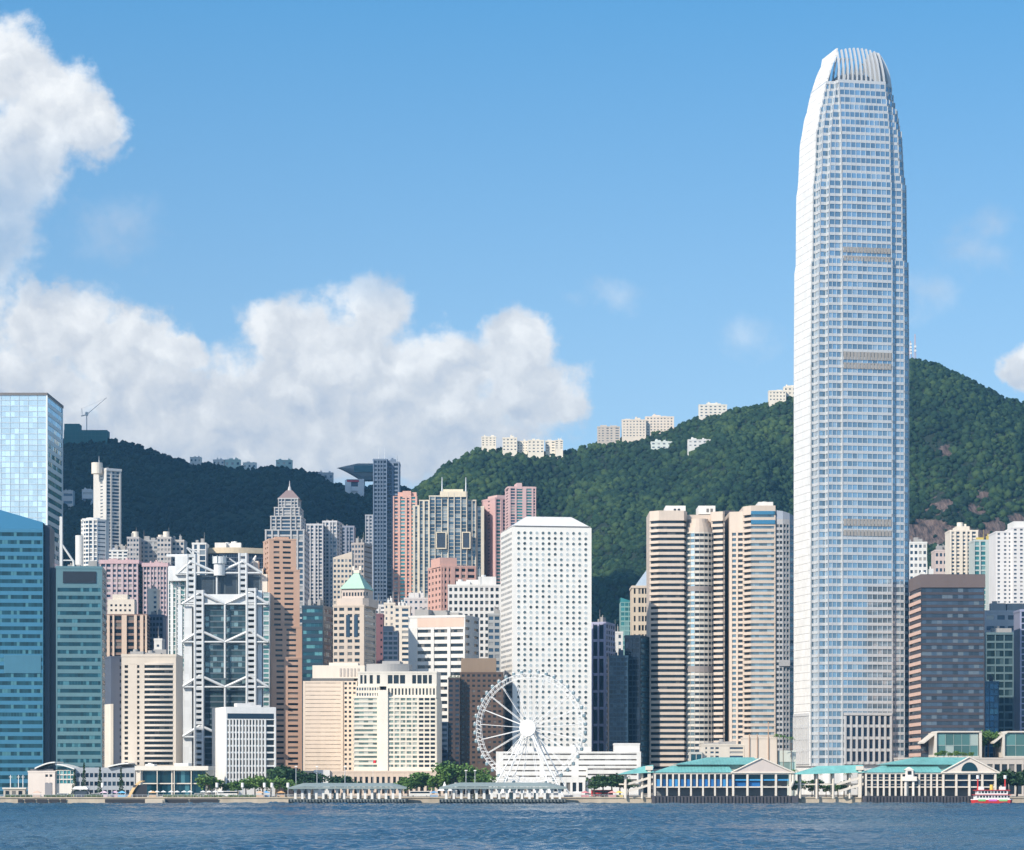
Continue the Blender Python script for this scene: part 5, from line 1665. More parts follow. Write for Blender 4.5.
for (l, r, sl, lab) in ((935, 981, 924, 'glass pavilion with a slanted cream frame, left one above the ferry pier'), (1003, 1060, 994, 'glass pavilion with a slanted cream frame, cut by the right frame edge')):
    b = Bld('glass_pavilion', lab, 'pavilion', l, 0, r, 1540, 24, 'F')
    w, d = b.W / 2, b.D / 2
    lx, lz = b.lx, b.lz
    b.vol(rect(-w + 1.3, -d + 1, w - 1.3, d), lz(757), lz(733.5), {0: f_(2, 5, .95, G_GREEN, g=.04, m=.01, sf=.02)}, W_(.3, .36, .34), .3)
    mb = MB()
    P = [(lx(sl), lz(742)), (lx(sl + 14), lz(731)), (w + .6, lz(731)), (w + .6, lz(757)), (w - 1, lz(757)), (w - 1, lz(733)), (lx(sl + 15), lz(733)), (lx(sl) + 1, lz(743.5))]
    for (x0, z0), (x1, z1) in zip(P[:1] + P[1:2], P[1:2] + P[2:3]): mb.hexa([(x0, -d, z0 - .8), (x1, -d, z1 - .8), (x1, d, z1 - .8), (x0, d, z0 - .8), (x0, -d, z0), (x1, -d, z1), (x1, d, z1), (x0, d, z0)])
    mb.box(w - .9, -d, lz(766), w + .5, d, lz(731.6)); mb.box(-w - .3, -d - .2, lz(757), -w + 1, d, lz(732.6)); mb.box(-w, -d - .3, lz(757.5), w - 1, d, lz(756))
    b.part('frame', mb, W_(.62, .57, .50))
    mb = MB(); mb.box(lx(sl + 6), -d + 1, 0, w - 1, d + 4, lz(757.6)); b.part('base_storey', mb, W_(.55, .46, .38)); b.done()

b = Bld('podium_building', 'low cream arcade with dark shopfronts behind the right pier', 'low building', 898, 0, 1060, 1500, 16, 'F')
w, d = b.W / 2, b.D / 2
b.vol(rect(-w, -d, w, d), 0, b.lz(758.5), {0: f_(2, 22, .6, G_DARK, g=.25, m=.01, sf=.1)}, W_(.50, .45, .40), .8, None, .5)
b.done()

# ============================ ferry piers with green roofs ============================
GREEN = wall((0.17, 0.43, 0.41), 0.5, 0, 0.3)
PIERW = wall((.70, .63, .54), .6, 0, .12)
DECK = wall((.07, .07, .085), .9, 0, .25)
G_BLUEP = glass((.02, .13, .36), .1, .15, (.05, .26, .55), .3)


def gable_roof(b, x0, x1, y0, y1, ze, zr, mat, name='roof', over=.8):
    """ridge along x; hips at both ends"""
    ym = (y0 + y1) / 2
    mb = MB()
    h = (y1 - y0) / 2 * .9
    A = [(x0 - over, y0 - over, ze), (x1 + over, y0 - over, ze), (x1 + over, y1 + over, ze), (x0 - over, y1 + over, ze)]
    R = [(x0 + h, ym, zr), (x1 - h * .1, ym, zr)]
    mb.face([A[0], A[1], R[1], R[0]]); mb.face([A[2], A[3], R[0], R[1]]); mb.face([A[3], A[0], R[0]]); mb.face([A[1], A[2], R[1]])
    mb.face([A[3], A[2], A[1], A[0]])
    # standing seams
    n = int((x1 - x0) / 1.6)
    for k in range(1, n):
        x = x0 + (x1 - x0) * k / n
        t = min(1, max(0.05, (x - x0) / h))
        mb.hexa([(x - .06, y0 - over, ze), (x + .06, y0 - over, ze), (x + .06, y0 + (ym - y0) * t, ze + (zr - ze) * t), (x - .06, y0 + (ym - y0) * t, ze + (zr - ze) * t),
                 (x - .06, y0 - over, ze + .14), (x + .06, y0 - over, ze + .14), (x + .06, y0 + (ym - y0) * t, ze + (zr - ze) * t + .14), (x - .06, y0 + (ym - y0) * t, ze + (zr - ze) * t + .14)])
    return b.part(name, mb, mat)


def pier(label, x0, xg, x1, can0, Y, three, gz, arch):
    b = Bld('ferry_pier', label, 'ferry pier', x0, 0, x1, Y, 44, 'F', base=0.0)
    w, d = b.W / 2, b.D / 2
    lx, lz = b.lx, b.lz
    y0 = -d
    # dark quay under the building with fender piles
    mb = MB(); mb.box(-w - 1.5, y0 - 1.5, -2, w + 4, d, lz(796)); o = b.part('quay', mb, DECK)
    mb = MB()
    for k in range(40): mb.tube((-w + k * 2 * w / 39, y0 - 1.9, -2), (-w + k * 2 * w / 39, y0 - 1.9, lz(796.4)), .3, n=6)
    mb.build('fender', W_(.045, .045, .05), o)
    zf, ze, zr = lz(795.8), lz(772.5), lz(763)
    z2 = lz(786.5)
    # inner walls and floors
    mb = MB(); mb.box(-w + 1, y0 + 5, zf, lx(xg), d - 2, ze - .1); mb.box(lx(xg) + .02, y0 + 4, zf, w - 1, d - 2, ze - .2); b.part('inner_wall', mb, W_(.16, .17, .18))
    mb = MB(); mb.box(-w, y0, z2 - .55, lx(xg) - .02, y0 + 6, z2); mb.box(lx(xg), y0 - 1, z2 - .55, w, y0 + 5, z2 + .05)
    if three: mb.box(-w, y0, lz(779.8) - .45, lx(xg) - .02, y0 + 6, lz(779.8)); mb.box(lx(xg), y0 - 1, lz(779.8) - .45, w, y0 + 5, lz(779.8))
    mb.box(-w - .3, y0 - .3, ze - .8, lx(xg) - .02, y0 + 6, ze - .05); mb.box(lx(xg), y0 - 1.3, ze - .9, w + .3, y0 + 5, ze - .1)
    b.part('floor_slab', mb, PIERW)
    nc = 13
    for k in range(nc + 1):
        xx = -w + (lx(xg) + w) * k / nc
        mb = MB(); mb.box(xx - .42, y0 - .25, zf if (three or k % 2 == 0) else z2 - .5, xx + .42, y0 + .9, ze - .79); b.part('column', mb, PIERW)
        if k < nc:
            xn = -w + (lx(xg) + w) * (k + 1) / nc
            if three:
                for (za, zb) in ((z2 + .1, lz(779.8) - .5), (lz(779.8) + .1, ze - .9)):
                    mb = MB(); mb.box(xx + .6, y0 + 1.2, za, xn - .6, y0 + 1.35, zb, random.random()); b.part('window', mb, G_NAVY)
                mb = MB(); mb.tube((xx + .6, y0 + .2, z2 + 1.1), (xn - .6, y0 + .2, z2 + 1.1), .09, n=5); mb.tube((xx + .6, y0 + .2, lz(779.8) + 1.1), (xn - .6, y0 + .2, lz(779.8) + 1.1), .09, n=5); b.part('railing', mb, PIERW)
            else:
                zm = z2 + (ze - z2) * .52
                mb = MB(); mb.box(xx + .6, y0 + .5, z2 + .05, xn - .6, y0 + .65, zm, random.random()); b.part('blue_panel', mb, G_BLUEP)
                mb = MB(); mb.box(xx + .6, y0 + .5, zm + .1, xn - .6, y0 + .62, ze - .85, random.random()); b.part('window', mb, G_NAVY)
    # gable pavilion
    xa = lx(xg)
    ng = 4
    for k in range(ng + 1):
        xx = xa + (w - xa) * k / ng
        mb = MB(); mb.box(xx - .5, y0 - 1.3, zf, xx + .5, y0 + .2, ze - .85); b.part('column', mb, PIERW)
        if k < ng:
            xn = xa + (w - xa) * (k + 1) / ng
            if three:
                mb = MB(); mb.box(xx + .7, y0 + .6, z2 + .1, xn - .7, y0 + .75, ze - 1, random.random()); b.part('window', mb, G_NAVY)
            else:
                mb = MB(); mb.box(xx + .7, y0 + .6, z2 + (ze - z2) * .55, xn - .7, y0 + .75, ze - 1, random.random()); b.part('window', mb, G_TEAL)
                if k < 2:
                    mb = MB(); mb.box(xx + .7, y0 + .6, z2 + .1, xn - .7, y0 + .75, z2 + (ze - z2) * .35, random.random()); b.part('blue_panel', mb, G_BLUEP)
    if not three:
        mb = MB(); mb.box(xa + .7, y0 - .6, z2 + (ze - z2) * .42, w - .7, y0 + .4, z2 + (ze - z2) * .52); b.part('blue_rail', mb, W_(.05, .30, .60))
        mb = MB(); mb.path([(w + 1.5, y0 - .5, ze - 1), (w + 1.5, y0 - .5, z2 + 2.5), (w + .3, y0 - .5, z2)], .9, 8); b.part('curved_brace', mb, PIERW)
    # pediment and gable roof, ridge towards the land
    xm, zg = (xa + w) / 2, gz
    xo, xp = xa - 1.2, w + 2.2
    mb = MB()
    tri = [(xo, ze - .1), (xp, ze - .1), (xm, lz(zg))]
    i = len(mb.v)
    mb.v = [(x, y0 - 1.2, z) for x, z in tri] + [(x, y0 - .4, z) for x, z in tri]
    mb.f = [(0, 1, 2), (5, 4, 3), (0, 3, 4, 1), (1, 4, 5, 2), (2, 5, 3, 0)]; mb.r = [0] * 5
    o = b.part('pediment', mb, W_(.56, .49, .45) if not arch else W_(.66, .59, .52))
    mb = MB()
    for (p, q) in ((tri[0], tri[2]), (tri[2], tri[1]), (tri[0], tri[1])): mb.tube((p[0], y0 - 1.5, p[1]), (q[0], y0 - 1.5, q[1]), .38, n=6)
    mb.build('cornice', PIERW, o)
    if arch:
        mb = MB(); pts = [(xm - 4 * cos(pi * k / 10), ze + .8 + 4.3 * sin(pi * k / 10)) for k in range(11)]
        mb.v = [(x, y0 - 1.5, z) for x, z in pts] + [(x, y0 - 1.1, z) for x, z in pts]
        n = 11
        mb.f = [tuple(range(n))] + [(k, k + n, (k + 1) % n + n, (k + 1) % n) for k in range(n)]; mb.r = [0] * 12
        mb.build('arch_window', G_TEAL, o)
    mb = MB(); mb.v = [(x, y, z) for y in (y0 - .38, d) for x, z in ((xo, ze), (xp, ze), (xm, lz(zg) - .05))]
    mb.f = [(0, 2, 5, 3), (2, 1, 4, 5), (0, 3, 4, 1), (3, 5, 4)]; mb.r = [0] * 4
    b.part('gable_roof', mb, GREEN)
    # long roof in two steps
    gable_roof(b, -w, xa - .6, y0, y0 + 20, ze, lz(765.5), GREEN, 'roof')
    gable_roof(b, lx(x0 + (xg - x0) * .30), xm, y0 + 8, d, lz(764.5), lz(757), GREEN, 'upper_roof')
    mb = MB(); mb.box(lx(x0 + (xg - x0) * .34), y0 + 9.5, ze, xm - 2, d - 1, lz(764.6)); b.part('clerestory', mb, W_(.30, .33, .30))
    # canopy on posts and the stair at its end
    xc = lx(can0)
    zc = lz(774.5)
    mb = MB()
    A = [(xc - 1, y0 + 1, zc), (-w - .5, y0 + 1, zc + 1.0), (-w - .5, y0 + 15, zc + 1.0), (xc - 1, y0 + 15, zc)]
    R = [(xc + 12, y0 + 8, zc + 4.2), (-w - .5, y0 + 8, zc + 4.8)]
    mb.face([A[0], A[1], R[1], R[0]]); mb.face([A[2], A[3], R[0], R[1]]); mb.face([A[3], A[0], R[0]]); mb.face([A[1], A[2], R[1]]); mb.face(A[::-1])
    b.part('canopy', mb, GREEN)
    k = 0
    xx = xc + 3
    while xx < -w - 4:
        mb = MB(); mb.tube((xx, y0 + 4, GZ - .5), (xx, y0 + 4, zc + .6), .6, n=10); b.part('post', mb, PIERW)
        mb = MB(); mb.tube((xx, y0 + 12, GZ - .5), (xx, y0 + 12, zc + .6), .55, n=10); b.part('post', mb, PIERW)
        xx += 8.2
    mb = MB(); mb.box(xc, y0 + 13.2, lz(785), -w - 1, y0 + 14, lz(783.6)); mb.box(xc + 1, y0 + 5, lz(785), -w - 1, y0 + 5.6, lz(783.8)); b.part('walkway', mb, PIERW)
    mb = MB()
    for (za, zb) in (((792.5), (785)), ((785), (778))):
        mb.hexa([(-w - 13, y0 + 2, lz(za)), (-w - 1, y0 + 2, lz(zb)), (-w - 1, y0 + 4.5, lz(zb)), (-w - 13, y0 + 4.5, lz(za)), (-w - 13, y0 + 2, lz(za) + 1.1), (-w - 1, y0 + 2, lz(zb) + 1.1), (-w - 1, y0 + 4.5, lz(zb) + 1.1), (-w - 13, y0 + 4.5, lz(za) + 1.1)])
    mb.box(-w - 3.6, y0 + 1.6, GZ, -w - 2, y0 + 3, lz(767)); mb.box(-w - 4.6, y0 + 1.2, lz(770), -w - 1, y0 + 4, lz(766)); b.part('stair', mb, PIERW)
    if three:
        xd = lx(909)
        mb = MB(); mb.box(xd - 2.4, y0 - 1.6, zf, xd - 1.4, y0 - .3, lz(779)); mb.box(xd + 1.4, y0 - 1.6, zf, xd + 2.4, y0 - .3, lz(779)); mb.box(xd - 3.6, y0 - 2.2, lz(781), xd + 3.6, y0 - .3, lz(776.5))
        mb.box(xd - 1.9, y0 - 1.5, lz(776.5), xd + 1.9, y0 - .3, lz(770)); mb.prism([(xd - 2.3, y0 - 1.7), (xd + 2.3, y0 - 1.7), (xd + 2.3, y0 + 3), (xd - 2.3, y0 + 3)], lz(770), lz(767), [(xd - .1, y0 - 1.7), (xd + .1, y0 - 1.7), (xd + .1, y0 + 3), (xd - .1, y0 + 3)])
        o = b.part('entrance_gable', mb, wall((.80, .74, .66), .6)); mb = MB(); mb.box(xd - .9, y0 - 1.75, lz(774.5), xd + .9, y0 - 1.45, lz(771)); mb.build('window', G_DARK, o)
    return b


pier('green roofed ferry pier with blue window panels and a plain grey pediment', 655, 733, 790, 620, 1396, False, 758.0, False).done()
pier('green roofed ferry pier with three open storeys and an arched pediment window', 866, 943, 995, 795, 1395, True, 757.0, True).done()


# ============================ small public piers ============================
def small_pier(label, x0, x1, tip, yt):
    b = Bld('public_pier', label, 'public pier', x0, 0, x1, 1378, 16, 'F', base=0.0)
    w, d = b.W / 2, b.D / 2
    lz = b.lz
    mb = MB(); mb.box(-w, -d, .9, w, d + 9, lz(799)); o = b.part('deck', mb, W_(.16, .18, .18, .8))
    mb = MB()
    for k in range(38): mb.tube((-w + 2 * w * k / 37, -d - .3, -2), (-w + 2 * w * k / 37, -d - .3, lz(799.4)), .33, n=6)
    mb.box(-w, -d + .6, -1, w, -d + .9, .89)
    mb.build('pile', W_(.03, .045, .05), o)
    # long shell roof, thin at the ends
    mb = MB(); n = 24
    zt, ze = lz(yt), lz(788)
    for i in range(n):
        for j in range(6):
            q = []
            for (u, v) in ((i / n, j / 6), ((i + 1) / n, j / 6), ((i + 1) / n, (j + 1) / 6), (i / n, (j + 1) / 6)):
                e = min(1, 7 * u * tip + .18, 7 * (1 - u) * tip + .18)
                q.append((-w * 1.01 + 2.02 * w * u, -d - 1 + (2 * d + 2) * v, ze + (zt - ze) * e * (.25 + .75 * sin(pi * v))))
            mb.face(q)
    mb.face([(-w, -d - .9, ze - .25), (-w, d + .9, ze - .25), (w, d + .9, ze - .25), (w, -d - .9, ze - .25)])
    mb.box(-w * 1.01, -d - 1.05, ze - .45, w * 1.01, -d - .8, ze + .45)
    b.part('roof', mb, W_(.25, .30, .29, .5))
    nc = 16
    for k in range(nc):
        x = -w + 3 + (2 * w - 6) * k / (nc - 1)
        mb = MB(); mb.box(x - .6, -d + 1, lz(799), x + .6, -d + 1.8, ze - .3); mb.box(x - 1.1, -d + .9, ze - 1.2, x + 1.1, -d + 2.2, ze - .3); b.part('column', mb, W_(.72, .70, .66))
    rng = random.Random(int(x0))
    for k in range(9):
        x = -w + 6 + (2 * w - 12) * (k + rng.random() * .6) / 9
        mb = MB(); mb.box(x - 1.1, -1, lz(799), x + 1.1, 0, lz(799) + rng.uniform(1.6, 3.4)); b.part('kiosk_panel', mb, W_(*rng.choice([(.7, .6, .5), (.75, .72, .7), (.5, .3, .25), (.3, .45, .5), (.6, .5, .3)])))
    b.done()


small_pier('grey roofed public pier on the left, a long low shell over columns', 289, 406, 1.0, 783)
small_pier('grey roofed public pier on the right, in front of the observation wheel', 440, 566, .8, 782.5)


# ============================ observation wheel ============================
def wheel():
    Y = 1442.0
    cx, cz, R = X(530, Y), Z(728, Y), 28.0
    root = empty('observation_wheel', (cx, Y, GZ), radians(-13))
    tag(root, 'white observation wheel with enclosed cabins and splayed support legs', 'observation wheel')
    h = cz - GZ
    wm = wall((.82, .82, .81), .4, 0, .03)
    cm = wall((.22, .30, .33), .2, .1, .05)
    for yy in (-1.5, 1.5):
        for rr in (R, R - 2.2):
            mb = MB(); n = 84
            pts = [(rr * cos(2 * pi * k / n), yy, h + rr * sin(2 * pi * k / n)) for k in range(n + 1)]
            mb.path(pts, .17 if rr == R else .12, 6); mb.build('rim', wm, root)
    mb = MB(); n = 84
    for k in range(n):
        a, c = 2 * pi * k / n, 2 * pi * (k + .5) / n
        for yy in (-1.5, 1.5): mb.tube((R * cos(a), yy, h + R * sin(a)), ((R - 2.2) * cos(c), yy, h + (R - 2.2) * sin(c)), .12, n=5)
        if k % 2 == 0: mb.tube(((R - 1) * cos(a), -1.5, h + (R - 1) * sin(a)), ((R - 1) * cos(a), 1.5, h + (R - 1) * sin(a)), .14, n=5)
    mb.build('rim_bracing', wm, root)
    for k in range(21):
        a = 2 * pi * (k + .25) / 21
        mb = MB()
        for yy, y2 in ((-2.4, -1.5), (2.4, 1.5)): mb.tube((2.2 * cos(a), yy, h + 2.2 * sin(a)), ((R - 2) * cos(a), y2, h + (R - 2) * sin(a)), .15, n=6)
        mb.build('spoke', wm, root)
    # hub drum with a round face panel
    mb = MB(); mb.tube((0, -4.6, h), (0, 4.6, h), 2.2, n=24); mb.build('hub', W_(.45, .45, .46), root)
    mb = MB(); mb.tube((0, -6.0, h), (0, -5.2, h), 4.2, n=36); mb.build('hub_disc', wall((.88, .88, .87), .35, 0, .01), root)
    mb = MB()
    for k in range(10):
        a = 2 * pi * k / 10
        mb.tube((2 * cos(a), 3.5, h + 2 * sin(a)), (4.6 * cos(a), 4.5, h + 4.6 * sin(a)), .3, n=5)
    mb.build('hub_bracket', W_(.30, .31, .33), root)
    me = {}
    for k in range(42):
        a = 2 * pi * (k + .5) / 42
        if not me:
            g = MB(); g.tube((0, 0, .5), (0, 0, -.7), .85, .9, 10); g.tube((0, 0, -.7), (0, 0, -1.2), .9, .6, 10); me['g'] = g.mesh('cabin', cm)
            t = MB(); t.tube((0, 0, .5), (0, 0, .8), .92, .6, 10); t.tube((0, -1.5, 1.15), (0, 1.5, 1.15), .12, n=5); me['t'] = t.mesh('cabin_roof', wm)
        o = link('cabin', me['g'], root, ((R + 1.0) * cos(a), 0, h + (R + 1.0) * sin(a)))
        link('cabin_roof', me['t'], o)
    for yy, y2 in ((-4.8, -9.0), (4.8, 9.0)):
        for sx in (-1, 1):
            for off in (0, 5.5):
                mb = MB(); mb.tube((sx * .8, yy, h), (sx * (19.5 - off), y2, 0), .36 if off == 0 else .3, n=8)
                if off == 0:
                    for q in range(1, 8):
                        t = q / 8
                        mb.tube((sx * (.8 + 18.7 * t), yy + (y2 - yy) * t, h * (1 - t)), (sx * (.8 + 13.2 * t), yy + (y2 - yy) * t, h * (1 - t)), .14, n=5)
                mb.build('support_leg', wm, root)
    mb = MB(); mb.box(-20, -11, -.2, 20, 11, .9); mb.box(-13, -8, .9, 13, 8, 2.0); mb.build('boarding_platform', W_(.55, .55, .55), root)
    mb = MB()
    for k in range(8): mb.box(-13 + k * 3.5, -9.5, 2.0, -11.6 + k * 3.5, -8.2, 5.2)
    mb.box(-14, -10, 5.2, 14, -7, 5.6); mb.build('ticket_canopy', wm, root)


wheel()


# ============================ red ferry ============================
def ferry():
    Y = 1372.0
    x0, x1 = X(970.5, Y), X(1012.5, Y)
    L = x1 - x0
    root = empty('ferry_boat', ((x0 + x1) / 2, Y, 0), radians(4))
    tag(root, 'red and white double deck ferry with two red masts beside the right pier', 'ferry')
    h = L / 2
    red = wall((.55, .035, .03), .45, 0, .2); whi = wall((.80, .79, .77), .45, 0, .06)
    def hull(s_, z): return [(-h * s_, -.6), (-h * .86 * s_, -2.8), (h * .86 * s_, -2.8), (h * s_, -.6), (h * s_, .6), (h * .86 * s_, 2.8), (-h * .86 * s_, 2.8), (-h * s_, .6)]
    mb = MB(); mb.prism(hull(.95, 0), -.4, 1.9, hull(1.0, 0)); mb.build('hull', red, root)
    mb = MB(); mb.prism(hull(1.005, 0), 1.9, 2.2); mb.build('rub_rail', whi, root)
    mb = MB(); mb.box(-h * .82, -2.3, 2.2, h * .82, 2.3, 4.2); o = mb.build('lower_deck', whi, root)
    for k in range(11):
        xx = -h * .76 + k * h * .148
        mb = MB(); mb.box(xx, -2.36, 3.0, xx + h * .10, -2.25, 3.9); mb.build('window', G_DARK, o)
    for k, (a, c, cc) in enumerate(((-.7, -.35, (.15, .5, .15)), (-.2, .2, (.6, .15, .5)), (.3, .7, (.25, .55, .2)))):
        mb = MB(); mb.box(h * a, -2.9, 1.25, h * c, -2.75, 2.15); mb.build('painted_panel', W_(*cc), root)
    mb = MB(); mb.box(-h * .9, -2.6, 4.2, h * .9, 2.6, 4.5); mb.build('deck_edge', red, root)
    mb = MB(); mb.box(-h * .74, -2.2, 4.5, h * .74, 2.2, 6.4); o = mb.build('upper_deck', whi, root)
    for k in range(9):
        xx = -h * .68 + k * h * .155
        mb = MB(); mb.box(xx, -2.26, 5.2, xx + h * .11, -2.15, 6.1); mb.build('window', G_DARK, o)
    mb = MB(); mb.box(-h * .84, -2.6, 6.4, h * .84, 2.6, 6.75); mb.build('roof', red, root)
    for s_ in (-1, 1):
        mb = MB(); mb.box(s_ * h * .52 - 1.3, -1.4, 6.75, s_ * h * .52 + 1.3, 1.4, 8.3); mb.build('wheelhouse', whi, root)
        mb = MB(); mb.tube((s_ * h * .66, 0, 6.75), (s_ * h * .66, 0, 13.2), .42, .3, 8); mb.build('mast', red, root)
        mb = MB(); mb.tube((s_ * h * .66, 0, 12.2), (s_ * h * .66, 0, 13.9), .75, n=8); mb.build('mast_head', whi, root)
    mb = MB(); mb.tube((0, 0, 6.75), (0, 0, 9.3), .9, .8, 12); mb.build('funnel', W_(.7, .5, .1), root)


ferry()


# ============================ on the hills ============================
def hill_block(name, lab, px0, px1, top, bot, Y, m_, n, cols, hill, D=14, extra=None, grp=None):
    if not name.startswith('hilltop') and not name.startswith('ridge'):
        Y = hill.Y0 + 20
        pm = (px0 + px1) / 2
        while Y < hill.Yr and hill.h(X(pm, Y), Y) + 4 < Z(bot, Y): Y += 8
    zb = Z(bot, Y) - 12
    b = Bld(name, lab, 'apartment block', px0, 0, px1, Y, D, 'F', grp, base=zb)
    w, d = b.W / 2, b.D / 2
    z1 = b.lz(top)
    b.vol(rect(-w, -d, w, d), 0, z1, {0: f_(n, cols, .36, G_RES, z0=b.lz(bot), g=.55, m=.06)}, m_, .6, None, .8)
    b.roof(-w + 1, w - 1, -d + 1, d - 2, z1, (1.5, 3), 2, m_)
    b.done()


HC1 = W_(.76, .69, .58)
for i, (a, c, t, bt) in enumerate([(481.5, 496, 437, 446), (502.5, 517, 438, 451), (517.3, 527.5, 441.5, 452), (527.8, 544, 440.5, 453), (545.5, 555, 441, 452), (555.3, 563, 440.5, 449)]):
    hill_block('hilltop_block', 'cream ridge apartment block, %s of six on the hill shoulder' % ordl(i, 6), a, c, t, bt, 3590 - (i % 2) * 8, HC1, 4, 4 if c - a > 10 else 2, HILL_R, grp='cream blocks on the ridge')
hill_block('hilltop_block', 'grey banded apartment block, lowest of the three larger ridge blocks', 597.5, 620, 427, 442, 3590, W_(.52, .46, .40), 6, [(.05, .12), (.2, .28), (.4, .5), (.58, .66), (.8, .95)], HILL_R)
hill_block('hilltop_block', 'long beige apartment block in the middle of the larger ridge blocks', 622, 646, 420, 437, 3588, W_(.70, .61, .51), 6, 7, HILL_R)
hill_block('hilltop_block', 'long beige apartment block, uppermost of the three larger ridge blocks', 645.5, 674, 417, 434, 3594, W_(.72, .62, .52), 6, 8, HILL_R)
hill_block('hilltop_block', 'lone boxy apartment block on the ridge crest, left of the cream pair by the tower', 699, 727, 405, 417, 3590, W_(.70, .66, .58), 4, 6, HILL_R)
hill_block('hilltop_block', 'lower cream house block of the pair on the ridge left of the tall tower', 769, 786, 391, 401, 3592, HC1, 3, 5, HILL_R)
hill_block('hilltop_block', 'upper cream house block touching the edge of the tall tower', 784, 800, 387, 399, 3600, HC1, 3, 4, HILL_R)
hill_block('hillside_villa', 'white villa with a teal panel set in the forest below the ridge', 651, 672, 442, 449, 3330, W_(.62, .66, .62), 2, 4, HILL_R)
hill_block('hillside_villa', 'low white villa in the forest right of the teal panelled villa', 688, 712, 440, 447, 3340, M_WHITE, 2, 5, HILL_R)
hill_block('hillside_block', 'grey blank block in the shaded forest, left one of a pair beside the glass tower', 63, 73, 491, 506, 3250, W_(.45, .46, .48), 2, 1, HILL_L)
hill_block('hillside_block', 'grey blank block in the shaded forest, right one of a pair near the turret tower', 82, 93, 490, 503, 3250, W_(.55, .56, .58), 2, 1, HILL_L)
for i, (a, c, t, bt, m_) in enumerate([(190, 201, 457.5, 463, W_(.5, .52, .52)), (213, 224, 460, 465, W_(.55, .57, .57)), (225, 240, 460, 467, W_(.35, .5, .48)), (243, 256, 463, 469, W_(.55, .6, .6)), (276, 292, 460.5, 466, W_(.32, .46, .45)), (318, 333, 473, 480, W_(.4, .42, .45))]):
    hill_block('ridge_house', 'low house on the dark left ridge, %s of six strung along the skyline' % ordl(i, 6), a, c, t, bt, 3742, m_, 1, 3, HILL_L, D=12, grp='houses on the left ridge')


def netted_block():
    Y = 3735.0
    b = Bld('construction_building', 'dark teal netted building under construction on the left ridge', 'building', 64, 0, 107, Y, 26, 'F', base=Z(450, Y))
    w, d = b.W / 2, b.D / 2
    N_ = W_(.035, .13, .14, .9)
    mb = b.mb(N_); mb.box(-w, -d, 0, w, d, b.lz(430))
    mb.box(-w, -d + 2, b.lz(430) - .1, b.lx(79), d - 2, b.lz(423.5))
    mb = MB()
    for k in range(12): mb.box(-w + 2 * w * k / 11 - .2, -d - .4, 0, -w + 2 * w * k / 11 + .2, -d - .1, b.lz(431))
    for k in range(4): mb.box(-w, -d - .5, 4 + k * 5, w, -d - .2, 4.4 + k * 5)
    b.part('scaffold', mb, W_(.05, .16, .17, .8)); b.done()
    c = empty('tower_crane', (X(86.5, Y + 4), Y + 6, Z(432, Y)))
    tag(c, 'luffing tower crane above the netted building on the left ridge', 'crane')
    zz = lambda py: Z(py, Y) - Z(432, Y)
    cm = W_(.42, .42, .44)
    def lx(px): return X(px, Y) - X(86.5, Y)
    mb = MB(); mb.tube((0, 0, -4), (0, 0, zz(413)), .75, n=4); mb.build('mast', cm, c)
    mb = MB(); mb.tube((0, 0, zz(414)), (lx(106.5), 0, zz(397)), .55, .3, 4); mb.build('jib', cm, c)
    mb = MB(); mb.tube((0, 0, zz(414)), (lx(81), 0, zz(415.5)), .9, n=4); mb.build('counter_jib', cm, c)
    mb = MB(); mb.tube((lx(82), 0, zz(414)), (lx(81.5), 0, zz(408)), .4, n=4); mb.tube((lx(81.5), 0, zz(408)), (lx(105), 0, zz(398)), .12, n=4); mb.build('tie', cm, c)
    mb = MB(); mb.box(-1.8, -1.5, zz(415), 1.8, 1.5, zz(411.5)); mb.build('cab', PALE, c)
netted_block()


def wok():
    Y = 3700.0
    b = Bld('terrace_building', 'hilltop viewing building with a dark wok shaped roof', 'viewing building', 340, 0, 372, Y, 26, 'F', base=Z(500, Y))
    w, d = b.W / 2, b.D / 2
    lx, lz = b.lx, b.lz
    mb = MB(); mb.box(lx(345), -d, 0, lx(351), d, lz(480)); mb.box(lx(351), -d + 3, 0, lx(358), d, lz(487)); mb.box(lx(358), -d, 0, lx(364), d, lz(479)); mb.box(lx(346), -d + 1, lz(491), lx(364), d, lz(486.5)); b.part('podium', mb, W_(.62, .64, .67))
    mb = MB(); mb.box(lx(346), -d + 4, lz(487), lx(363), d - 2, lz(479)); b.part('glazed_storey', mb, G_NAVY)
    # the wok: a boat-like bowl, sharp tip to the left
    mb = MB(); n, m = 24, 8
    xa, xb, ztop = lx(336), lx(384), lz(464)
    P = []
    for i in range(n + 1):
        u = i / n
        x = xa + (xb - xa) * u
        dep = (lz(464) - lz(481)) * min(1, u / .52) ** 1.15
        top = lz(467) + (lz(463.5) - lz(467)) * min(1, u * 2.2)
        hw = 14 * min(1, .06 + u * 2.2)
        P.append([(x, -hw * cos(pi * j / m), top - dep * sin(pi * j / m)) for j in range(m + 1)])
    for i in range(n):
        for j in range(m): mb.face([P[i][j], P[i + 1][j], P[i + 1][j + 1], P[i][j + 1]])
        mb.face([P[i][0], P[i][m], P[i + 1][m], P[i + 1][0]])
    b.part('wok_roof', mb, W_(.20, .24, .28, .4))
    mb = MB(); mb.box(lx(354), -d - 1, lz(472), lx(382), -3, lz(465.5)); b.part('terrace_glazing', mb, G_TEAL)
    mb = MB(); mb.box(lx(347), -d - .3, lz(482), lx(359), -d + .1, lz(480)); b.part('red_banner', mb, W_(.45, .03, .05)); b.done()
wok()

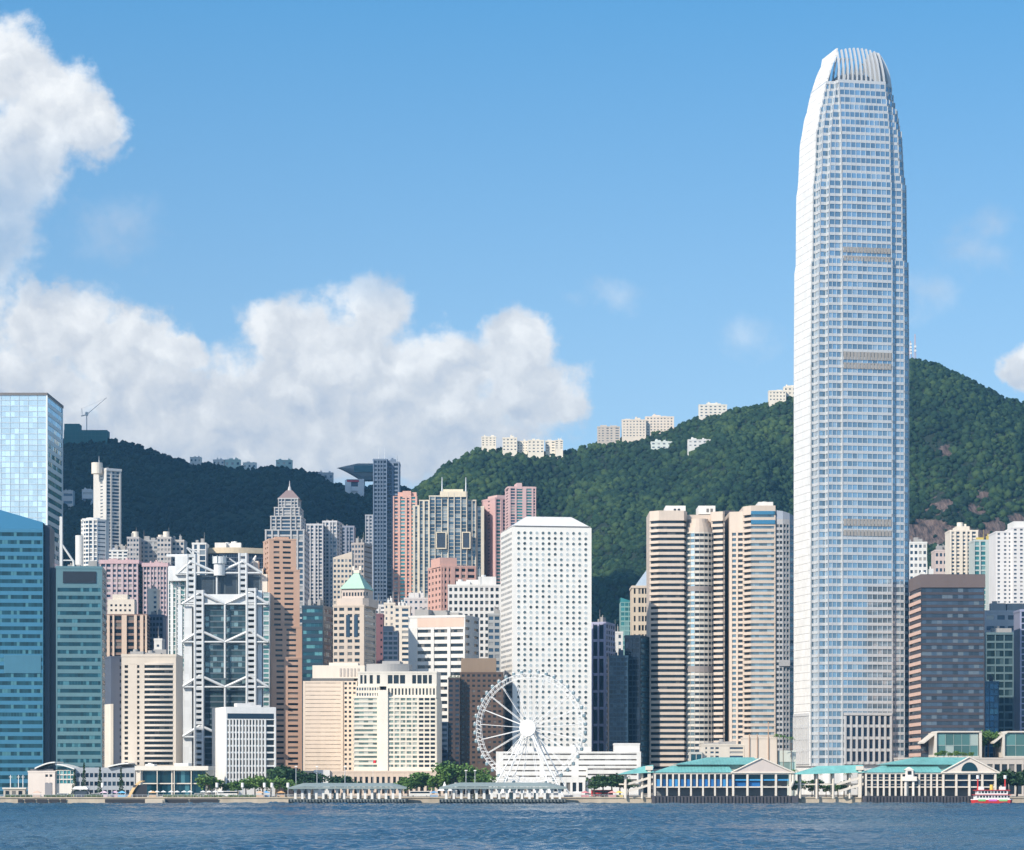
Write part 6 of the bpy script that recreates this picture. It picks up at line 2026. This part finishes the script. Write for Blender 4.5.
for i, (px, t) in enumerate(((910.5, 341), (915, 334))):
    Y = 3600.0
    o = empty('radio_mast', (X(px, Y), Y, Z(360, Y)))
    tag(o, ['shorter lattice radio mast with dishes on the hill summit beside the tall tower', 'taller thin lattice radio mast on the hill summit'][i], 'radio mast')
    H = Z(t, Y) - Z(360, Y)
    mb = MB()
    s_ = 2.0 if i == 0 else 1.2
    for (sx, sy) in ((-1, -1), (1, -1), (1, 1), (-1, 1)): mb.tube((sx * s_, sy * s_, 0), (sx * .3, sy * .3, H), .28, .2, 5)
    for k in range(10):
        a = s_ * (1 - .085 * k)
        for (sx, sy, tx, ty) in ((-1, -1, 1, -1), (1, -1, 1, 1)): mb.tube((sx * a, sy * a, H * k / 10), (tx * a * .9, ty * a * .9, H * (k + 1) / 10), .15, n=4)
    mb.build('lattice', W_(.5, .36, .36), o)
    for k in range(4 if i == 0 else 2):
        mb = MB(); mb.tube((0, -1.6, H * (.35 + .16 * k)), (0, -2.2, H * (.35 + .16 * k)), 1.5, n=12); mb.build('dish', M_WHITE, o)


# ============================ trees ============================
GRN = [foliage((.042, .095, .025), (.085, .17, .042), (.15, .25, .07)), foliage((.05, .11, .028), (.105, .20, .048), (.19, .29, .085)), foliage((.016, .045, .02), (.032, .075, .03), (.06, .115, .04))]


def leaf_cloud(rng, blobs, n, size):
    mb = MB()
    for _ in range(n):
        bx, by, bz, br, bh = rng.choice(blobs)
        th, ph = rng.uniform(0, 2 * pi), math.acos(rng.uniform(-1, 1))
        rr = rng.uniform(.45, 1.06)
        c = Vector((bx + br * rr * sin(ph) * cos(th), by + br * rr * sin(ph) * sin(th), bz + bh * rr * cos(ph)))
        a = Vector((rng.uniform(-1, 1), rng.uniform(-1, 1), rng.uniform(-1, 1))).normalized()
        u = a.orthogonal().normalized() * size * rng.uniform(.6, 1.3)
        v = a.cross(u).normalized() * size * rng.uniform(.5, 1.0)
        mb.face([tuple(c - u), tuple(c - v * .8 + u * .2), tuple(c + u), tuple(c + v)], rng.random())
    return mb


def tree_proto(seed, h, r, flat, mat, n=520):
    rng = random.Random(seed)
    blobs = []
    for k in range(9):
        t = rng.uniform(0, 2 * pi); q = r * rng.uniform(.1, .75)
        blobs.append((q * cos(t), q * sin(t), h * rng.uniform(.5, .86), r * rng.uniform(.3, .5), h * rng.uniform(.12, .22) * flat))
    crown = leaf_cloud(rng, blobs, n, .55).mesh('crown', mat)
    tb = MB()
    tb.tube((0, 0, 0), (.1, 0, h * .45), .32, .2, 7)
    for bl in blobs[:6]: tb.tube((.1, 0, h * .42), (bl[0] * .8, bl[1] * .8, bl[2]), .15, .05, 5)
    return tb.mesh('trunk', M_TRUNK), crown


PROT = [tree_proto(1, 9, 4.2, 1.0, GRN[0]), tree_proto(2, 10, 4.6, 1.0, GRN[1]), tree_proto(3, 8, 4.4, 1.1, GRN[1]), tree_proto(4, 12, 5.0, 1.0, GRN[0], 700), tree_proto(5, 9, 5.5, .8, GRN[2], 750)]


def tree(px, Y, top, lab, grp, k, z=GZ, wide=1.0):
    o = empty('tree', (X(px, Y), Y, z), (px * 7.7) % 6)
    tag(o, lab, 'tree', grp)
    hgt = [9, 10, 8, 12, 9][k] * .98
    s_ = (Z(top, Y) - z) / hgt
    o.scale = (s_ * wide, s_ * wide, s_)
    link('trunk', PROT[k][0], o); link('crown', PROT[k][1], o)


def trees(items, where, grp, Y, z=GZ):
    n = len(items)
    for i, (px, top, k) in enumerate(sorted(items)):
        tree(px, Y + (i * 7 % 5) * 1.6, top, 'tree, %s in clump %s' % (ordl(i, n), where), grp, k, z, wide=1.25)


trees([(246, 779, 0), (255, 777, 1), (263, 776, 2), (271, 777, 1), (279, 778, 0), (286, 780, 2), (238, 781, 0)], 'in front of the white civic block', 'trees before the civic block', 1440)
trees([(421, 772, 0), (430, 774, 1), (440, 773, 1), (452, 761, 3), (463, 765, 3), (473, 766, 3), (481, 770, 1), (412, 778, 0), (447, 776, 2)], 'beside the observation wheel', 'trees beside the wheel', 1462)
trees([(594, 780, 4), (603, 775, 4), (612, 774, 4), (620, 776, 4), (628, 779, 4)], 'by the long white building', 'dark trees by the long white building', 1440)
trees([(938, 751.5, 1), (944, 750.5, 0), (951, 752, 1), (958, 751, 2), (965, 752, 1), (972, 752, 0)], 'before the left glass pavilion', 'podium trees', 1508, Z(758.5, 1500))
trees([(983.5, 733, 3), (988, 730, 3), (994, 732, 3), (999, 737, 1)], 'between the two glass pavilions', 'trees between the pavilions', 1550, Z(757, 1550))
trees([(999, 772, 4), (1008, 770, 4), (1017, 773, 4), (1026, 771, 4)], 'behind the red ferry', 'trees behind the ferry', 1446)
trees([(210, 773, 1), (217, 779, 0), (226, 783, 0)], 'between the glass hall and the white civic block', 'trees beside the glass hall', 1462)
trees([(276, 768, 4), (285, 766, 4), (294, 770, 4)], 'at the pink granite tower foot', 'shaded trees by the granite tower', 1490)
trees([(312, 773, 4), (338, 776, 4), (346, 776, 4), (408, 777, 0), (402, 779, 1)], 'in front of the cream arcade podium', 'trees before the arcade', 1470)
trees([(800, 780, 2), (812, 784, 0), (826, 785, 0), (838, 784, 2), (818, 779, 4), (844, 781, 4)], 'under the long green canopy', 'trees under the canopy', 1430)

# cypress-like trees in front of the low pavilion
for i, (px, top) in enumerate(((74.5, 771), (84, 765), (100, 769), (121, 770))):
    Y = 1462.0
    o = empty('cypress_tree', (X(px, Y), Y, GZ))
    tag(o, 'dark conical tree, %s of four before the low white pavilion' % ordl(i, 4), 'tree', 'conical trees before the pavilion')
    H = Z(top, Y) - GZ
    rng = random.Random(i)
    mb = leaf_cloud(rng, [(0, 0, H * (.12 + .11 * k), (1.9 - .2 * k), H * .1) for k in range(9)], 420, .42); mb.build('crown', GRN[2], o)
    mb = MB(); mb.tube((0, 0, 0), (0, 0, H * .7), .25, .1, 6); mb.build('trunk', M_TRUNK, o)


def palm(px, Y, top, lab, grp, z=GZ):
    o = empty('palm_tree', (X(px, Y), Y, z))
    tag(o, lab, 'palm tree', grp)
    H = Z(top, Y) - z
    mb = MB(); mb.path([(0, 0, 0), (.15, 0, H * .4), (.1, 0, H * .7), (0, 0, H)], .22, 7); mb.build('trunk', W_(.20, .16, .12, .9), o)
    mb = MB(); rng = random.Random(int(px * 10))
    for k in range(13):
        a = 2 * pi * k / 13 + rng.uniform(-.2, .2); l = rng.uniform(2.0, 2.9); up = rng.uniform(.1, 1.2)
        prev = Vector((0, 0, H))
        for q in range(1, 5):
            t = q / 4
            c = Vector((l * t * cos(a), l * t * sin(a), H + up * sin(pi * t * .8) - 1.5 * t * t))
            sd_ = Vector((-sin(a), cos(a), 0)) * (.45 * (1 - t * .7))
            mb.face([tuple(prev - sd_), tuple(c - sd_ * .8), tuple(c + Vector((0, 0, .12))), tuple(prev + Vector((0, 0, .12)))], rng.random())
            mb.face([tuple(prev + Vector((0, 0, .12))), tuple(c + Vector((0, 0, .12))), tuple(c + sd_ * .8), tuple(prev + sd_)], rng.random())
            prev = c
    mb.build('fronds', GRN[1], o)


for i, px in enumerate((794, 818, 832, 848)):
    palm(px, 1424, 771 + (i % 2) * 2, 'palm tree, %s of four before the long green canopy' % ordl(i, 4), 'palms before the canopy')
for i, px in enumerate((777, 783, 791)):
    palm(px, 1490, 735 + i * 1.5, 'tall palm, %s of three at the mall podium by the tall tower' % ordl(i, 3), 'palms at the podium', GZ)

# ============================ on the promenade ============================
def prop(name, lab, cat, px, Y, grp=None, rz=0.0, z=GZ):
    o = empty(name, (X(px, Y), Y, z), rz)
    return tag(o, lab, cat, grp)


def canopy_roof(w, d, z, h):
    mb = MB(); mb.prism(rect(-w, -d, w, d), z, z + h, rect(-.15, -.15, .15, .15)); return mb


TENTW = wall((.80, .78, .75), .6)
for i, px in enumerate((151, 157, 163.5, 171, 177, 184, 190, 203, 209, 215, 221)):
    o = prop('market_umbrella', 'white square parasol, %s of eleven in front of the glass hall' % ordl(i, 11), 'parasol', px, 1426 + (i * 3 % 4), 'white parasols by the glass hall')
    canopy_roof(1.5, 1.5, 2.5, .8).build('canopy', TENTW, o)
    mb = MB(); mb.tube((0, 0, 0), (0, 0, 3.1), .07, n=6); mb.build('pole', M_STEEL, o)
for i, (px, s_) in enumerate(((444.5, 1.25), (451.5, 1.0))):
    o = prop('peaked_tent', ['larger white peaked tent between the two public piers', 'smaller white peaked tent between the two public piers'][i], 'tent', px, 1432)
    mb = MB(); mb.prism(rect(-3 * s_, -3 * s_, 3 * s_, 3 * s_), 3.2, 4.4 * s_, rect(-.9, -.9, .9, .9)); mb.prism(rect(-.9, -.9, .9, .9), 4.4 * s_, 6.2 * s_, rect(-.1, -.1, .1, .1)); mb.build('canopy', TENTW, o)
    for sx in (-1, 1):
        for sy in (-1, 1):
            mb = MB(); mb.tube((sx * 2.8 * s_, sy * 2.8 * s_, 0), (sx * 2.8 * s_, sy * 2.8 * s_, 3.3), .09, n=6); mb.build('leg', M_STEEL, o)
for i, (px, cc, nm) in enumerate(((122, (.15, .45, .70), 'light blue'), (115, (.62, .42, .52), 'pink'), (104, (.70, .52, .60), 'pale pink and white'), (153, (.60, .38, .20), 'orange'), (266, (.10, .32, .60), 'deep blue'), (281, (.62, .35, .16), 'rust orange'), (260, (.64, .42, .26), 'tan'), (434, (.14, .30, .50), 'slate blue'), (37, (.62, .44, .34), 'salmon'), (585, (.60, .20, .22), 'red'), (612, (.64, .28, .25), 'coral'), (619, (.70, .55, .10), 'yellow'), (577, (.72, .70, .68), 'white'))):
    o = prop('stall_tent', '%s stall tent on the waterfront promenade' % nm, 'tent', px, 1419 + (i % 3) * 3)
    canopy_roof(2.2, 1.8, 2.2, 1.0).build('canopy', W_(*cc), o)
    mb = MB(); mb.box(-1.9, -1.5, 0, 1.9, 1.5, 1.1); mb.build('counter', W_(cc[0] * .7 + .1, cc[1] * .7 + .1, cc[2] * .7 + .1), o)
    for sx in (-1, 1):
        mb = MB(); mb.tube((sx * 2, -1.6, 0), (sx * 2, -1.6, 2.3), .07, n=6); mb.build('leg', M_STEEL, o)
# arched band shell
o = prop('stage_shell', 'tan arched stage shell on the promenade left of the glass hall', 'stage', 138, 1428, rz=radians(18))
mb = MB(); n = 10
for k in range(n):
    a, c = pi * .5 * k / n, pi * .5 * (k + 1) / n
    P = [(-4.5 + 9 * sin(a) * .8, 8 * (1 - (1 - sin(a)) ** 2)), (-4.5 + 9 * sin(c) * .8, 8 * (1 - (1 - sin(c)) ** 2))]
    mb.hexa([(P[0][0], -4, P[0][1]), (P[1][0], -4, P[1][1]), (P[1][0], 4, P[1][1]), (P[0][0], 4, P[0][1]), (P[0][0], -4, P[0][1] + .3), (P[1][0], -4, P[1][1] + .3), (P[1][0], 4, P[1][1] + .3), (P[0][0], 4, P[0][1] + .3)])
mb.build('shell', W_(.62, .42, .20), o)
mb = MB(); mb.box(-2, -3.4, 0, 4, 3.4, 6.2); mb.build('stage_box', W_(.05, .05, .06), o)
# small domed black and white pavilion
o = prop('gazebo', 'dark gazebo with a white roof on the lawn before the low pavilion', 'gazebo', 81, 1424)
mb = MB(); mb.prism(rect(-4, -3, 4, 3), 4.0, 5.4, rect(-3, -2, 3, 2)); mb.build('roof', TENTW, o)
mb = MB()
for sx in (-1, 1):
    for sy in (-1, 1): mb.tube((sx * 5.2, sy * 3, 0), (sx * 3.4, sy * 2.6, 4.1), .3, n=6)
mb.build('frame', W_(.05, .06, .08), o)
mb = MB(); mb.box(-3.2, -2, 0, 3.2, 2, 3.2); mb.build('cabin', W_(.04, .06, .09), o)
# ventilation hut and flag poles at far left
o = prop('service_hut', 'long low cream hut with a flat roof at the far left promenade', 'hut', 15, 1432)
mb = MB(); mb.box(-5.5, -2, 0, 5.5, 2, 4.0); o2 = mb.build('wall', W_(.50, .44, .38), o)
mb = MB(); mb.box(-6, -2.5, 4.0, 6, 2.5, 4.8); mb.build('roof', W_(.68, .60, .52), o)
for k in range(3):
    mb = MB(); mb.box(-4.5 + 3.3 * k, -2.1, 1, -2.6 + 3.3 * k, -1.95, 3.2); mb.build('window', G_DARK, o2)
for i, px in enumerate((10.5, 18.5, 23)):
    o = prop('flagpole', 'slim white pole, %s of three at the far left promenade' % ordl(i, 3), 'pole', px, 1436, 'white poles at far left')
    mb = MB(); mb.tube((0, 0, 0), (0, 0, Z(775, 1436) - GZ), .28, .2, 6); mb.build('shaft', TENTW, o)
    mb = MB(); mb.tube((-.8, 0, Z(777, 1436) - GZ), (.8, 0, Z(777, 1436) - GZ), .12, n=5); mb.build('arm', TENTW, o)
# lamp standards with a cylindrical white head
for i, px in enumerate((102.5, 217, 242.5, 264.5, 272, 288, 456, 505, 640)):
    o = prop('street_lamp', 'white lamp post with a drum head, %s of nine along the promenade' % ordl(i, 9), 'lamp post', px, 1416, 'white lamp posts on the promenade')
    mb = MB(); mb.tube((0, 0, 0), (0, 0, 5), .14, n=6); mb.build('pole', M_STEEL, o)
    mb = MB(); mb.tube((0, 0, 5), (0, 0, 7.3), .75, n=12); mb.build('lamp_head', TENTW, o)
# light masts in front of the shaded trees
for i, px in enumerate((296, 317, 345, 475, 466)):
    o = prop('light_mast', 'thin grey light mast, %s of five behind the public piers' % ordl(i, 5), 'light mast', px, 1444, 'grey light masts')
    mb = MB(); mb.tube((0, 0, 0), (0, 0, Z(766 if i < 3 else 770, 1444) - GZ), .22, .14, 6); mb.build('pole', M_STEEL, o)
    mb = MB(); mb.box(-.7, -.3, Z(766 if i < 3 else 770, 1444) - GZ - .5, .7, .3, Z(766 if i < 3 else 770, 1444) - GZ); mb.build('lamp_head', TENTW, o)


def vehicle(px, kind, cc, lab, i):
    o = prop('parked_' + kind, lab, kind, px, 1449.5, 'vehicles on the harbour road')
    L, H, W2 = {'car': (2.2, .75, .85), 'van': (2.7, 1.5, .95), 'bus': (5.6, 3.2, 1.2), 'coach': (5.6, 2.6, 1.2)}[kind]
    body = W_(*cc, .3)
    mb = MB()
    if kind == 'car':
        mb.box(-L, -W2, .35, L, W2, 1.0); mb.prism(rect(-L * .6, -W2 * .95, L * .55, W2 * .95), 1.0, 1.5, rect(-L * .4, -W2 * .8, L * .35, W2 * .8))
    else:
        mb.box(-L, -W2, .35, L, W2, .35 + H)
    mb.build('body', body, o)
    mb = MB()
    if kind == 'car': mb.box(-L * .42, -W2 * .97, 1.05, L * .38, W2 * .97, 1.4)
    else:
        mb.box(-L * .9, -W2 - .03, .35 + H * .55, L * .9, W2 + .03, .35 + H * .88)
        if kind == 'bus': mb.box(-L * .9, -W2 - .03, .9, L * .9, W2 + .03, .35 + H * .36)
    mb.build('window', G_DARK, o)
    for sx in (-.62, .62):
        mb = MB(); mb.tube((sx * L, -W2 - .04, .38), (sx * L, W2 + .04, .38), .38, n=12); mb.build('wheel', W_(.02, .02, .02), o)


for i, (px, kind, cc, nm) in enumerate(((63, 'van', (.75, .75, .74), 'white van parked before the low pavilion'), (70, 'car', (.35, .5, .1), 'lime green car parked before the low pavilion'), (95, 'van', (.7, .7, .72), 'silver van parked under the conical trees'), (228, 'coach', (.76, .75, .73), 'white coach parked before the civic block'),
                                       (200, 'van', (.72, .70, .66), 'off white van beside the parasols'), (420, 'coach', (.70, .68, .62), 'cream coach between the two public piers'), (602, 'bus', (.62, .06, .06), 'red double deck bus beside the dark trees'), (592, 'van', (.72, .72, .70), 'white van beside the red bus'), (128, 'car', (.2, .3, .45), 'blue grey car by the arched stage'))):
    vehicle(px, kind, cc, nm, i)


# hedges along the lawn
for i, (x0, x1) in enumerate(((5, 32), (44, 72), (85, 103), (163, 225), (228, 256))):
    Y = 1413.0
    rng = random.Random(i)
    L = (X(x1, Y) - X(x0, Y)) / 2
    o = prop('hedge', 'clipped low green hedge, %s of five along the sea wall' % ordl(i, 5), 'hedge', (x0 + x1) / 2, Y, 'hedges along the sea wall')
    mb = leaf_cloud(rng, [(-L + 2 * L * (k + .5) / 20, 0, .7, L / 18, .7) for k in range(20)], 900, .35); mb.build('foliage', GRN[1], o)
# lower quay platforms and mooring slots on the sea wall
for i, (x0, x1) in enumerate(((18, 23), (25, 35), (37, 47), (49, 59), (61, 66), (105, 146), (164, 188), (190, 218))):
    Y = SHORE - 1.1
    o = prop('fender_frame', 'dark fender recess, %s of eight on the sea wall face' % ordl(i, 8), 'fender', (x0 + x1) / 2, Y, 'dark fenders on the sea wall', z=0)
    L = (X(x1, Y) - X(x0, Y)) / 2
    mb = MB(); mb.box(-L, -.25, .2, L, .06, 1.9); mb.build('rubber_face', W_(.035, .035, .04, .9), o)
    mb = MB(); mb.box(-L - .2, -.35, 1.9, L + .2, .06, 2.1); mb.build('top_rail', W_(.22, .2, .18), o)
o = prop('landing_step', 'pale stone landing platform jutting from the sea wall', 'landing', 155.5, SHORE - 4, z=0)
mb = MB(); mb.box(-4.8, -3, -1, 4.8, 3, 2.2); mb.build('platform', W_(.52, .45, .36, .8), o)
mb = MB()
for k in range(4): mb.box(-4, -3.4 - .4 * k, -1, 4, -3.0 - .4 * k, 1.8 - .5 * k)
mb.build('steps', W_(.45, .40, .33, .8), o)
# red flag on the cream office block terrace, blue-tented float at the pier
o = prop('flag', 'red flag flying before the cream office block with green windows', 'flag', 373, 1520)
H = Z(760, 1520) - GZ
mb = MB(); mb.tube((0, 0, 0), (0, 0, H), .12, .08, 6); mb.build('pole', TENTW, o)
mb = MB()
for k in range(6):
    x0_, x1_ = .1 + k * .27, .1 + (k + 1) * .27
    y0_, y1_ = .25 * sin(k * 1.1), .25 * sin((k + 1) * 1.1)
    mb.hexa([(x0_, y0_, H - 1.7), (x1_, y1_, H - 1.7), (x1_, y1_ + .05, H - 1.7), (x0_, y0_ + .05, H - 1.7), (x0_, y0_, H - .1), (x1_, y1_, H - .1), (x1_, y1_ + .05, H - .1), (x0_, y0_ + .05, H - .1)])
mb.build('cloth', W_(.65, .02, .03), o)

# railing on the sea wall coping
o = prop('promenade_railing', 'long grey railing along the edge of the sea wall', 'railing', 400, SHORE - .2, z=GZ + .25)
mb = MB()
xa, xb = X(-20, SHORE) - o.location.x, X(640, SHORE) - o.location.x
n = 130
for k in range(n + 1): mb.tube((xa + (xb - xa) * k / n, 0, 0), (xa + (xb - xa) * k / n, 0, 1.1), .06, n=5)
mb.build('baluster', M_STEEL, o)['kind'] = 'stuff'
mb = MB(); mb.tube((xa, 0, 1.12), (xb, 0, 1.12), .07, n=6); mb.build('handrail', M_STEEL, o)
mb = MB(); mb.tube((xa, 0, .6), (xb, 0, .6), .04, n=5); mb.build('mid_rail', M_STEEL, o)
